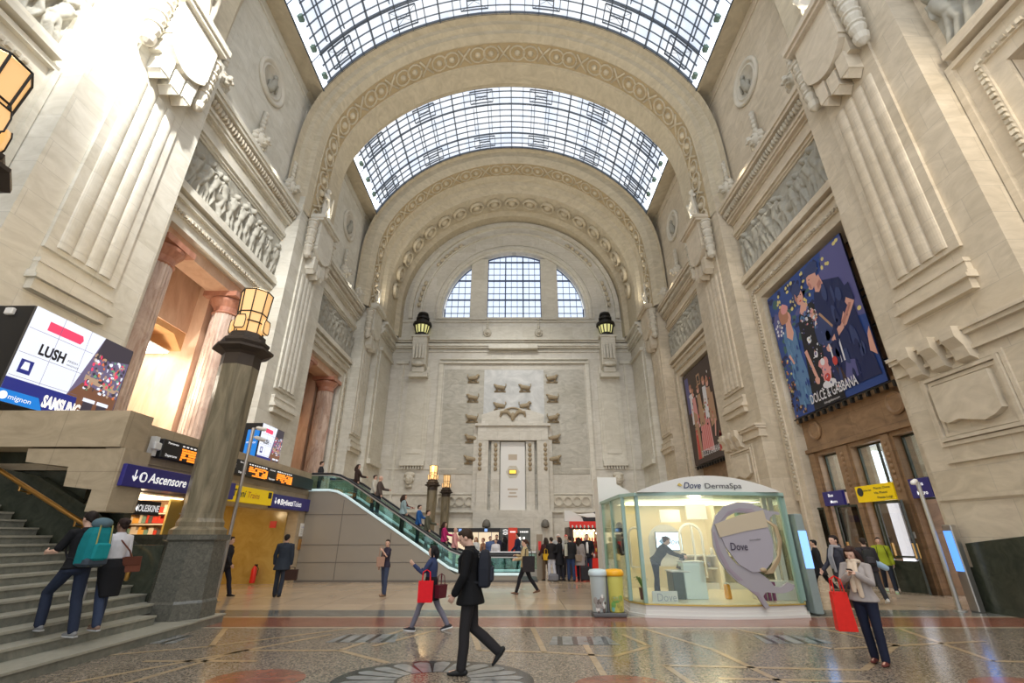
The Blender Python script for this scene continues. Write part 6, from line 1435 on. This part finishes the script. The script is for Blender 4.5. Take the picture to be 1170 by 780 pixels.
    if scarf:
        g=G(); g.tube([tuple(P(T(.085*math.cos(a),.01+.085*math.sin(a),1.50+.015*math.sin(a)))) for a in [2*PI*i/12 for i in range(13)]],[.035*k]*13,8)
        for q,zl in ((-.03,.98),(.04,1.05)): g.tube([tuple(P(T(q,.11,1.48))),tuple(P(T(q*1.2,.155+.02,1.3))),tuple(P(T(q*1.3,.16,zl)))],[(.04*k,.022*k)]*3,8,cap='round')
        link('scarf',remesh(g,vox,2),cm_('scarf_cloth',scarf),t)
    # shoes
    for idx_,s in enumerate((-1,1)):
        an=J[s][2]; sp=D(feet[idx_]); fd=Vector((0,math.cos(sp),-math.sin(sp))); up=Vector((0,math.sin(sp),math.cos(sp))); g=G(); b0=an-fd*.055-up*.034
        g.tube([P(b0),P(b0+fd*.08-up*.0),P(b0+fd*.16-up*.008),P(b0+fd*.215-up*.014)],[(.036*k,.036*k),(.044*k,.040*k),(.044*k,.029*k),(.030*k,.019*k)],12,up=(1,0,0),cap='round'); g.tube([P(an+up*.01),P(an-up*.03)],[.042*k,.046*k],10,cap='round')
        so=link('shoe',remesh(g,vox*.8,2),cm_('shoe_leather',shoe,.5),t)
        if fz: g=G(); a_=b0-up*.034; g.loft([[tuple(P(a_+fd*u+Vector((v,0,0))+up*z)) for u,v in ((-.04,-.03),(-.04,.03),(.1,.046),(.18,.042),(.235,.0),(.18,-.042),(.1,-.046))] for z in (-.008,.012)]); obj('sole',g,cm_('sole_white',fz),so)
    # hair
    if hair!='bald':
        g=G(); he(g,(0,-.014,.138),(.085,.098,.090)); 
        hm=cm_('hair',hairc,.6,.25,40)
        if hair=='short': he(g,(0,.045,.19),(.06,.045,.035)); he(g,(0,-.07,.09),(.06,.03,.06))
        elif hair=='bun': he(g,(0,.035,.185),(.065,.05,.035)); he(g,(0,-.10,.15),(.045,.045,.045)); he(g,(0,-.06,.09),(.062,.04,.06))
        elif hair=='bob':
            he(g,(0,.03,.19),(.07,.06,.035))
            for s in (-1,1): g.tube([Hd(s*.07,.01,.16),Hd(s*.088,.0,.08),Hd(s*.08,-.01,.0)],[.03*k,.036*k,.03*k],8,cap='round')
            g.tube([Hd(0,-.06,.14),Hd(0,-.085,.06),Hd(0,-.085,-.01)],[.06*k,.07*k,.055*k],10,cap='round')
        elif hair=='long':
            he(g,(0,.03,.19),(.07,.06,.035))
            for s in (-1,1): g.tube([Hd(s*.07,.0,.15),Hd(s*.095,-.01,.06),Hd(s*.10,-.02,-.04),Hd(s*.085,-.03,-.12)],[.03*k,.042*k,.045*k,.025*k],8,cap='round')
            g.tube([Hd(0,-.06,.14),Hd(0,-.10,.04),Hd(0,-.11,-.06),Hd(0,-.09,-.16)],[.06*k,.08*k,.075*k,.04*k],10,cap='round')
        elif hair=='tail': he(g,(0,.03,.19),(.066,.055,.03)); g.tube([Hd(0,-.10,.15),Hd(0,-.14,.08),Hd(0,-.13,-.02)],[.03*k,.032*k,.012*k],8,cap='round')
        elif hair=='cap': he(g,(0,.10,.165),(.055,.05,.010))
        # keep the face open: trim hair lying in front of the brow
        me=remesh(g,vox*.9,2); inv=Rh.inverted(); co=np.empty(len(me.vertices)*3); me.vertices.foreach_get('co',co); co=co.reshape(-1,3)
        R3=np.array(inv); loc_=(co/k-np.array([nb.x,nb.y,nb.z+dz]))@R3.T
        fm=(loc_[:,2]<.155)&(loc_[:,1]>.035)&(np.abs(loc_[:,0])<.075)
        loc_[fm,1]=.035; loc_[fm,0]*=.9; 
        co=(loc_@np.array(Rh).T+np.array([nb.x,nb.y,nb.z+dz]))*k; me.vertices.foreach_set('co',co.ravel()); me.update()
        link('hair',me,hm,t)
    M=Matrix.Translation(Vector(loc))@Matrix.Rotation(D(face),4,'Z')
    J['M']=M; J['P']=P; J['T']=T; J['ah']=ah; J['k']=k; J['t']=t
    return J
def wpt(J,v): return J['M']@Vector(v)
# ---- bags (things of their own)
def rb(g,x0,x1,y0,y1,z0,z1,b=.04): g.cbox(x0,x1,y0,y1,z0,z1,b)
def backpack(J,lab,c1,c2,w=.30,h=.46,d=.17,tall=0):
    P,T=J['P'],J['T']; base=wpt(J,P(T(0,-.12-d/2,1.22))); lean=0
    t=thing('backpack',lab,'backpack',base); t.rotation_euler=J['t'].rotation_euler
    g=G(); g.loft([[(a*q,b_*q2,z) for a,b_ in ((-w/2,-d*.3),(-w/2,d*.4),(-w*.3,d/2),(w*.3,d/2),(w/2,d*.4),(w/2,-d*.3),(w*.3,-d*.5),(-w*.3,-d*.5))] for z,q,q2 in ((-h/2,.8,.7),(-h/2+.03,1,1),(0,1.04,1.1),(h/2-.1,.95,.95),(h/2-.02,.75,.7),(h/2,.5,.5))]); link('bag_body',remesh(g,.012,4),cm_('bag_cloth',c1),t)
    g=G(); g.cbox(-w*.36,w*.36,-d*.75,-d*.3,-h*.36,h*.08,.03); obj('front_pocket',g,cm_('bag_cloth2',c2),t)
    g=G(); g.tube([(-.04,d*.2,h/2-.02),(0,d*.2,h/2+.04),(.04,d*.2,h/2-.02)],.008,6); obj('top_loop',g,M_BLACK,t)
    for s in (-1,1):
        g=G(); pts=[T(s*.09,-.13,1.42),T(s*.10,-.05,1.475),T(s*.105,.06,1.46),T(s*.115,.135,1.36),T(s*.14,.13,1.2),T(s*.17,.0,1.08),T(s*.12,-.13,1.05)]
        g.tube([wpt(J,P(p)) for p in pts],(.022,.007),6,up=(0,0,1)) if 0 else g.tube([tuple(wpt(J,P(p))) for p in pts],.017,6,flat=.5); obj('shoulder_strap',g,cm_('strap',(.015,.015,.018)),t,world=True)
    if tall:
        g=G(); g.ell((0,0,h/2+.05),(w*.42,d*.5,.09)); obj('top_lid',g,cm_('bag_lid',(.10,.16,.19)),t,smooth=True)
        g=G(); g.tube([(-.09,-d*.45,h/2+.02),(-.10,-d*.62,0),(-.09,-d*.5,-h/2)],.012,6,flat=.5); g.tube([(.09,-d*.45,h/2+.02),(.10,-d*.62,0),(.09,-d*.5,-h/2)],.012,6,flat=.5); obj('compression_strap',g,cm_('strap_y',(.35,.33,.12)),t)
        g=G(); g.cbox(-w*.5,w*.5,-d*.62,d*.4,-h/2-.01,-h/2+.13,.04); obj('lower_compartment',g,cm_('bag_grey',(.055,.07,.09)),t)
    return t
def bag(lab,loc,rz,w,d,h,c,name='handbag',cat='bag',hl=.25,strap=None,taper=1.15,flap=False,group=None):
    t=thing(name,lab,cat,loc,D(rz),group); g=G(); g.loft([[(a*q,b_*q,z) for a,b_ in ((-w/2,-d/2),(w/2,-d/2),(w/2,d/2),(-w/2,d/2))] for z,q in ((0,.96),(.01,1.0),(h*.5,(1+taper)/2),(h,taper))]); obj('bag_body',g,cm_('leather',c,.5),t)
    for y in (-d*.45,d*.45):
        g=G()
        if strap: g.tube([tuple(Vector(p)) for p in strap],.012,6,flat=.5); obj('strap',g,cm_('leather',c,.5),t,world=True); break
        g.tube([(-w*.28,y,h-.02),(-w*.24,y*.6,h+hl*.8),(0,0,h+hl),(w*.24,y*.6,h+hl*.8),(w*.28,y,h-.02)],.009,6); obj('handle',g,cm_('leather',c,.5),t)
    if flap: g=G(); g.cbox(-w*.5*taper,w*.5*taper,-d*.5*taper-.012,-d*.5*taper+.0,h*.45,h+.01,.005); obj('flap',g,cm_('leather_dark',[q*.75 for q in c],.5),t)
    return t
# -------- foreground and middle
J=person('man in black jacket and dark trousers striding left across the floor, looking down',(-.66,7.5,0),90,1.86,'m',lean=3,legs=((6,2),(-8,44)),feet=(0,50),arms=((8,9,22,10),(-4,9,14,0)),head=(26,0),hairc=(.035,.02,.012),top=((.007,.007,.008),'jacket'),hem=.80,bottom=((.024,.022,.023),'trousers'),vox=.0095,wide=.02)
backpack(J,'black backpack on the back of the striding man in black',(.02,.022,.03),(.03,.033,.045),.30,.50,.18)
J=person('woman with dark bob in blue coat and grey leggings walking left with a red bag',(-1.74,10.6,0),84,1.62,'f',legs=((28,8),(-22,12)),feet=(-4,14),arms=((32,14,100,-12),(16,20,92,22)),head=(-2,0),hair='bob',hairc=(.012,.01,.012),top=((.035,.05,.12),'coat'),hem=.88,bottom=((.17,.165,.21),'leggings'),skirt=(.66,.245,(.012,.012,.016)),shoe=(.03,.03,.035),fz=(.75,.75,.75),vox=.011,loose=.6)
hp=J['M']@J[('hand',-1)]
bag('large red shopping bag on the arm of the woman in the blue coat',(-1.80,10.34,.52),4,.29,.12,.38,(.72,.012,.02),'shopping_bag','bag',.20,taper=1.0)
bag('burgundy handbag behind the red shopping bag of the woman in the blue coat',(-1.52,10.5,.58),60,.22,.12,.24,(.10,.015,.025),'handbag','bag',.2)
J=person('woman in dark top and jeans standing left of the escalator wall, hand to her mouth',(-4.13,16.1,0),140,1.62,'f',legs=((2,2),(-5,3)),arms=((40,18,118,38),(2,12,14,0)),head=(0,40),hair='short',hairc=(.03,.018,.015),top=((.035,.03,.05),'top'),hem=.88,bottom=((.045,.06,.11),'jeans'),shoe=(.20,.12,.07),vox=.014,sleeve=.6)
bag('tan shoulder bag of the woman standing by the escalator wall',(-4.25,15.9,.84),20,.22,.12,.28,(.36,.22,.16),'shoulder_bag','bag',.34)
J=person('man in dark suit seen from behind near the yellow passage, holding a briefcase',(-7.32,15.9,0),8,1.78,'m',legs=((4,2),(-8,4)),arms=((4,14,12,0),(2,9,8,0)),hairc=(.015,.012,.012),top=((.028,.036,.05),'suit_jacket'),hem=.74,bottom=((.03,.036,.05),'trousers'),vox=.014,wide=.025)
bag('dark brown briefcase held by the suited man at the yellow passage',(-7.02,15.9,.46),8,.42,.11,.30,(.045,.022,.016),'briefcase','briefcase',.07,taper=1.0)
person('walker in black half hidden behind the pole at the left pedestal',(-9.1,15.9,0),-80,1.75,'m',legs=((20,5),(-18,18)),arms=((-14,8,20,0),(16,8,20,0)),top=((.02,.02,.025),'jacket'),bottom=((.02,.02,.03),'trousers'),vox=.016)
# stairs couple
J=person('man in black T-shirt with a big teal backpack climbing the left stairs',(-7.02,8.12,.316),74,1.84,'m',lean=5,legs=((42,50),(-10,8)),feet=(0,0),arms=((18,16,70,10),(14,18,74,14)),head=(8,0),hairc=(.02,.014,.012),top=((.012,.012,.014),'t_shirt'),hem=.92,bottom=((.022,.03,.055),'jeans'),sleeve=.7,shoe=(.22,.22,.22),fz=(.45,.45,.44),vox=.010)
backpack(J,'large teal and grey trekking backpack on the man climbing the stairs',(.01,.20,.22),(.012,.24,.26),.34,.58,.27,1)
J=person('woman in white long-sleeved top climbing the left stairs, black jacket at her waist',(-6.97,8.75,.316),70,1.74,'f',lean=3,legs=((-12,6),(16,20)),feet=(0,0),arms=((10,22,16,0),(-6,8,20,0)),head=(0,6),hair='bun',hairc=(.03,.017,.014),skin='dark',top=((.66,.66,.70),'long_sleeved_top'),hem=1.0,bottom=((.04,.055,.10),'jeans'),shoe=(.25,.16,.12),fz=(.5,.5,.5),vox=.010)
g=G(); 
P,T=J['P'],J['T']
g.loft([[tuple(P(T(rx_*math.cos(2*PI*i/16),y+ry_*math.sin(2*PI*i/16),z))) for i in range(16)] for z,rx_,ry_,y in ((.50,.15,.07,-.14),(.75,.20,.12,-.07),(.95,.21,.16,-.02),(1.08,.165,.13,0))]); link('tied_jacket',remesh(g,.012,4),cm_('black_cloth',(.012,.012,.014)),J['t'])
st_=[tuple(wpt(J,P(T(*q)))) for q in ((-.12,.02,1.48),(-.02,-.13,1.36),(.12,-.17,1.2),(.22,-.15,1.04),(.22,.02,1.04),(.12,.13,1.25),(-.10,.09,1.45),(-.12,.02,1.48))]
q=wpt(J,P(T(.22,-.08,.86))); bag('brown leather shoulder bag of the woman in white on the stairs',tuple(q),70,.34,.13,.24,(.16,.055,.035),'shoulder_bag','bag',strap=st_,flap=True,taper=.86)
q=J['M']@J[('hand',-1)]
t=thing('plastic_bag','white plastic bag with a green mark held between the couple on the stairs','bag',(q.x,q.y,q.z-.42)); g=G(); g.loft([[(r_*math.cos(2*PI*i/12)*(1+.12*math.sin(i*2.3)),r_*.6*math.sin(2*PI*i/12),z) for i in range(12)] for z,r_ in ((0,.07),(.03,.12),(.15,.125),(.28,.07),(.40,.02),(.43,.02))]); obj('bag_body',g,plain('milky_plastic',(.62,.60,.55),.35),t,smooth=True)
g=G(); g.box(-.05,.05,-.085,-.078,.13,.25); obj('green_mark',g,plain('mark_green',(.10,.45,.05),.5),t); g=G(); g.ell((0,0,.06),(.085,.06,.05)); obj('contents',g,plain('bag_contents',(.30,.16,.10),.6),t,smooth=True)
# right-hand woman with the phone
J=person('woman in grey puffer jacket and cream scarf looking at her phone, right foreground',(5.35,7.98,0),128,1.60,'f',legs=((3,2),(-5,4)),arms=((26,10,108,34),(22,12,112,42)),head=(24,-8),hair='long',hairc=(.035,.015,.012),top=((.36,.32,.30),'jacket'),hem=.90,bottom=((.014,.018,.038),'jeans'),shoe=(.12,.03,.025),scarf=(.62,.50,.38),vox=.0095)
h1=J['M']@J[('hand',-1)]; h2=J['M']@J[('hand',1)]; hm=(h1+h2)/2
t=thing('mobile_phone','black mobile phone held by the woman in the cream scarf','phone',(hm.x,hm.y,hm.z+.01),D(128)); g=G(); g.M=Matrix.Rotation(D(35),4,'X'); g.cbox(-.038,.038,-.075,.075,-.006,.006,.004); obj('phone_body',g,M_BLACK,t); g=G(); g.M=Matrix.Rotation(D(35),4,'X'); g.box(-.033,.033,-.066,.066,.006,.0075); obj('phone_screen',g,emis('phone_glow',(.6,.7,.8),.6),t)
P,T=J['P'],J['T']
st_=[tuple(wpt(J,P(T(*q)))) for q in ((-.10,.0,1.50),(-.02,-.14,1.35),(.12,-.18,1.12),(.24,-.12,.95),(.25,.05,.97),(.12,.16,1.2),(-.06,.13,1.42),(-.10,.0,1.50))]
q=wpt(J,P(T(.27,-.06,.78))); bag('brown leather satchel at the hip of the woman with the phone',tuple(q),145,.40,.15,.24,(.14,.10,.06),'satchel','bag',strap=st_,flap=True,taper=.9)
bag('soft red cloth bag hanging left of the woman with the phone',(5.0,8.02,.42),-12,.26,.14,.52,(.68,.02,.012),'shopping_bag','bag',.22,taper=.8)
J=person('man in grey hood and dark jacket just behind the woman with the phone',(7.75,12.1,0),95,1.80,'m',legs=((22,6),(-22,48)),feet=(-4,48),arms=((-12,8,20,0),(18,8,30,0)),head=(2,0),hairc=(.02,.014,.012),top=((.045,.045,.06),'hoodie'),hem=.86,bottom=((.03,.03,.04),'trousers'),shoe=(.06,.035,.03),scarf=(.30,.29,.30),vox=.012)
person('walker in black coat with white-soled shoes between the pavilion and the doors',(9.75,16.3,0),55,1.66,'f',legs=((24,10),(-22,14)),feet=(-6,18),arms=((-12,12,10,0),(16,12,16,0)),hair='short',hairc=(.01,.01,.01),top=((.012,.012,.014),'coat'),hem=.66,wide=.05,bottom=((.012,.012,.014),'trousers'),shoe=(.2,.2,.2),fz=(.6,.6,.6),vox=.015)
J=person('traveller in dark jacket with a pale blue bundle walking to the doors',(10.05,14.4,0),-20,1.72,'m',legs=((20,8),(-20,20)),feet=(0,20),arms=((10,12,50,0),(10,12,60,10)),hair='short',top=((.035,.03,.035),'jacket'),bottom=((.025,.025,.03),'trousers'),shoe=(.5,.5,.5),fz=(.6,.6,.6),vox=.015)
backpack(J,'small dark backpack on the traveller with the blue bundle',(.03,.03,.03),(.05,.045,.05),.28,.42,.15)
q=wpt(J,J['P'](J['T'](.25,.1,1.05))); tag(obj('bundle',(lambda g:(g.tube([(q.x-.1,q.y,q.z+.15),(q.x,q.y,q.z),(q.x+.2,q.y,q.z-.1)],[.07,.10,.08],8,cap='round'),g)[1])(G()),plain('pale_blue_cloth',(.35,.5,.65),.7),smooth=True),'pale blue bundle under the arm of the traveller heading to the doors','bundle')
J=person('man in yellow-green jacket with a dark backpack walking in at the doors',(12.55,17.2,0),150,1.72,'m',legs=((20,6),(-18,16)),feet=(0,16),arms=((-10,12,20,0),(14,12,20,0)),hairc=(.03,.02,.015),top=((.36,.42,.03),'jacket'),bottom=((.02,.025,.04),'trousers'),shoe=(.5,.6,.5),fz=(.5,.8,.4),vox=.015)
backpack(J,'dark backpack worn by the man in the yellow-green jacket',(.03,.03,.035),(.04,.04,.045),.28,.42,.15)
# tan jacket woman
J=person('woman in tan jacket and black leggings walking left with a black tote',(.31,16.56,0),82,1.68,'f',legs=((24,8),(-22,14)),feet=(-8,14),arms=((10,16,70,10),(24,14,84,40)),head=(4,0),hair='tail',hairc=(.05,.022,.015),top=((.48,.37,.20),'jacket'),hem=.88,bottom=((.014,.014,.018),'leggings'),shoe=(.15,.08,.05),vox=.013,loose=.8)
bag('large black tote bag of the woman in the tan jacket',(.42,16.32,.66),4,.38,.12,.46,(.02,.016,.018),'tote_bag','bag',.25,taper=1.05)
# kiosk assistant
person('shop assistant in black bending over the counter inside the glass pavilion',(3.62,13.1,.29),-90,1.55,'f',lean=38,legs=((4,4),(-4,2)),arms=((55,8,20,0),(50,8,25,0)),head=(-5,0),hair='bun',hairc=(.05,.02,.012),top=((.016,.018,.018),'jacket'),hem=.92,bottom=((.03,.035,.06),'jeans'),vox=.012)
# queue at the sweet kiosk
Q='people queuing by the sweet kiosk'
cr=[(1.12,21.9,200,1.62,'f','short',(.10,.10,.16),(.03,.04,.1)),(1.30,21.3,30,1.66,'f','long',(.05,.02,.02),(.12,.08,.05)),(1.52,21.2,20,1.68,'f','short',(.02,.018,.02),(.55,.55,.60)),(1.86,21.2,60,1.68,'f','bob',(.015,.015,.018),(.03,.03,.04)),(2.30,21.0,10,1.72,'m','short',(.02,.02,.022),(.03,.05,.12)),(2.68,21.1,-20,1.68,'f','long',(.30,.27,.26),(.02,.02,.03)),(3.05,21.2,170,1.80,'m','short',(.014,.014,.017),(.03,.04,.08)),(1.95,22.6,170,1.80,'m','cap',(.4,.4,.4),(.05,.05,.06)),(2.35,23.0,190,1.78,'m','cap',(.25,.22,.2),(.05,.05,.06))]
labs=['person in bluish top at the left end of the queue by the thin pole','woman with long hair and dark red top, second in the queue','woman in black top and white trousers standing in the queue','woman in black with bobbed hair in the middle of the queue','man in black with blue jeans and a pale shoulder bag in the queue','woman in grey coat with long hair in the queue, before the sweet kiosk','man in black jacket over a white shirt in front of the sweet kiosk','man in a white cap standing behind the queue','man in a red cap standing behind the queue']
for i,(x,y,fc,h,sx_,hr,tc,bc) in enumerate(cr):
    hc=(.7,.7,.7) if i==7 else (.6,.03,.03) if i==8 else (.03,.02,.015)
    person(labs[i],(x,y,0),fc,h,sx_,legs=((4+i%3*2,4),(-6,4)),arms=((10+5*(i%3),10,30+12*(i%4),6),(4,10,14,0)),hair=hr,hairc=hc,top=(tc,'coat' if i in(3,5) else 'jacket'),hem=.62 if i in(3,5) else .86,bottom=(bc,'trousers'),vox=.018,under=(.7,.7,.7) if i==6 else None,wide=.03 if i in(3,5) else 0)
bag('yellow bag carried in the queue by the thin middle pole',(1.28,21.15,.78),10,.22,.1,.24,(.62,.36,.02),'shoulder_bag','bag',.2)
bag('pale shoulder bag of the jeans-wearing man in the queue',(2.12,20.9,.95),70,.22,.1,.45,(.45,.45,.38),'shoulder_bag','bag',.2)
bag('beige bag of the woman in the grey coat in the queue',(2.62,20.92,.75),0,.24,.1,.24,(.26,.2,.15),'shoulder_bag','bag',.2)
t=thing('suitcase','dark wheeled suitcase standing in front of the sweet kiosk','suitcase',(2.85,20.85,0)); g=G(); g.cbox(-.19,.19,-.12,.12,.05,.58,.04); obj('case_shell',g,cm_('suitcase_shell',(.03,.028,.035)),t); g=G(); g.tube([(-.1,.1,.56),(-.1,.1,.95),(.1,.1,.95),(.1,.1,.56)],.01,6); obj('pull_handle',g,M_STEEL,t)
for s in (-1,1): g=G(); g.lathe([(.04,-.015),(.04,.015)],(s*.14,0,.04),12,axis='x'); obj('wheel',g,M_BLACK,t)
g=G(); g.cbox(1.35,1.75,20.7,20.95,.02,.3,.06); tag(obj('luggage_bag',g,cm_('grey_luggage',(.18,.18,.2))),'low grey travel bag on the floor in front of the queue','bag')
# behind the glass barrier
B_=[(-2.0,25.2,150,1.66,'f','long',(.62,.62,.60),(.30,.18,.08),'fair haired woman in white behind the glass barrier'),(-1.62,24.9,120,1.62,'f','short',(.30,.15,.09),(.20,.07,.03),'red haired person in rust brown behind the glass barrier'),(-1.30,25.6,200,1.70,'m','short',(.10,.15,.30),(.02,.015,.01),'person in a blue shirt behind the glass barrier'),(-.98,24.7,170,1.58,'f','short',(.72,.70,.72),(.02,.015,.01),'person in white shirt, lowest behind the glass barrier'),(-1.0,26.4,185,1.78,'m','short',(.03,.03,.06),(.02,.015,.01),'tall man in dark jacket, rearmost behind the glass barrier'),(-.55,24.9,60,1.70,'f','long',(.015,.015,.018),(.01,.008,.008),'woman with long black hair in front of the grey lounge panel'),(.12,25.0,70,1.85,'m','short',(.02,.03,.07),(.02,.015,.01),'tall man in navy suit in front of the red panel')]
for x,y,fc,h,sx_,hr,tc,hc,lb in B_: person(lb,(x,y,0),fc,h,sx_,arms=((8,10,40,6),(4,10,16,0)),hair=hr,hairc=hc,top=(tc,'jacket'),bottom=((.03,.03,.04),'trousers'),vox=.020)
# escalator riders
E_=[(-9.25,22.3,3.3,-60,1.7,'f','short',(.03,.03,.035),'person at the top landing of the escalator by the mezzanine corner'),(-7.45,22.2,None,-90,1.68,'f','long',(.05,.03,.025),'rider with long brown hair highest on the escalator'),(-6.62,22.3,None,-90,1.66,'m','short',(.62,.58,.50),'rider in cream jacket second from the top of the escalator'),(-6.05,21.2,None,-85,1.72,'m','bald',(.10,.075,.065),'balding man in brown jacket holding the escalator rail'),(-5.15,22.3,None,-90,1.7,'f','bob',(.12,.03,.03),'rider in dark red in the middle of the escalator'),(-4.95,21.3,None,-60,1.62,'f','long',(.30,.40,.42),'rider in grey-green in the middle of the escalator'),(-4.42,22.3,None,-90,1.7,'m','short',(.03,.12,.35),'rider in bright blue on the lower half of the escalator'),(-3.85,21.4,None,-90,1.66,'m','short',(.10,.10,.07),'rider in olive with short hair low on the escalator'),(-3.2,22.2,None,-90,1.66,'f','long',(.50,.03,.15),'rider in crimson pink low on the escalator'),(-2.72,22.3,None,-90,1.64,'m','bald',(.75,.35,.33),'rider in pink shirt, lowest on the escalator')]
for x,y,z,fc,h,sx_,hr,tc,lb in E_:
    zz=z if z is not None else zs(round((x-kink)/.38)*.38+kink-.2)-.02
    person(lb,(x,y,zz),fc,h,sx_,arms=((30,12,50,10),(6,10,16,0)),hair=hr,hairc=(.04,.022,.015),top=(tc,'jacket'),bottom=((.03,.035,.05),'trousers'),vox=.018)
# ============================================================ LIGHT AND CAMERA
w=bpy.data.worlds.new('World'); bpy.context.scene.world=w; w.use_nodes=True; b=w.node_tree.nodes['Background']; b.inputs[0].default_value=(.90,.94,1,1); b.inputs[1].default_value=1.5
def spot(name,loc,tgt,e,ang,col=(1,.95,.85),r=.2,blend=.6):
    l=bpy.data.lights.new(name,'SPOT'); l.energy=e; l.spot_size=D(ang); l.spot_blend=blend; l.color=col; l.shadow_soft_size=r
    o=bpy.data.objects.new(name,l); C.objects.link(o); o.location=loc; o.rotation_euler=(Vector(tgt)-Vector(loc)).to_track_quat('-Z','Y').to_euler(); return o
def pt(name,loc,e,col=(1,.8,.5),r=.15):
    l=bpy.data.lights.new(name,'POINT'); l.energy=e; l.color=col; l.shadow_soft_size=r; o=bpy.data.objects.new(name,l); C.objects.link(o); o.location=loc; return o
spot('sun_patch_spot',(-8.6,4.5,22.5),(-13.2,11.5,17.5),17000,62,(1,.98,.94),.3,1)  # stands in for the sunbeam on the upper left pier
spot('hall_fill_spot',(11.3,2,20.5),(6,16,0),3500,75,(1,.86,.66),.5,.9)  # added fill over the hall floor, no visible source
spot('right_wall_fill_spot',(9,0,12),(13,22,8),1200,80,(1,.86,.66),.5,.9)  # added warm fill along the right wall, no visible source
pt('pavilion_lamp',(5,13.4,2.3),36,(1,.85,.58)); pt('passage_lamp',(-10.8,17.5,2.6),22,(1,.75,.42)); pt('gallery_lamp',(-15.5,18,8),350,(1,.9,.72),.4); pt('shop_lamp',(-10,12.6,2.4),14,(1,.8,.55))
cam=bpy.data.cameras.new('Camera'); co_=bpy.data.objects.new('Camera',cam); C.objects.link(co_); bpy.context.scene.camera=co_
co_.location=(0,0,1.75); co_.rotation_euler=(D(90+23.03),0,0); cam.sensor_width=36; cam.lens=520/1170*36; cam.shift_x=-4/1170; cam.clip_end=200; cam.clip_start=.05
vs=bpy.context.scene.view_settings; vs.view_transform='Standard'; vs.look='None'; vs.gamma=1; vs.use_curve_mapping=False; vs.exposure=.2
bpy.context.scene.display_settings.display_device='sRGB'

for sd in (-1,1):
    for y in (11.6,24.5,36.6): spot('vault_uplight',(sx(sd,1.6),y,20.5),(X0,y+.5 if y<30 else y-1,36),1500,120,(1,.90,.72),.3,1)
for x,y,z in ((-7.17,11.15,8.3),(-7.36,4.4,8.4)): pt('lamp_glow',(x,y,z),260,(1,.72,.38),.3)
pt('lamp_glow',(-6.45,36.2,6.6),60,(1,.72,.38),.3)
pt('vestibule_fill',(17.2,18.2,5.2),220,(.9,.93,1),.4)  # added fill to brighten the vestibule behind the doors
for y in (19,31): 
    for sd in (-1,1): spot('cornice_fill_spot',(sx(sd,1.0),y,20.2),(sd*3,y+2,0),1300,110,(1,.96,.88) if sd<0 else (1,.86,.66),.4,1)  # added fill spots for the lower hall, warmer on the right
spot('end_wall_fill_spot',(X0,27,27),(X0,42,9),6500,75,(1,.97,.9),.5,1)  # added fill to lift the end wall
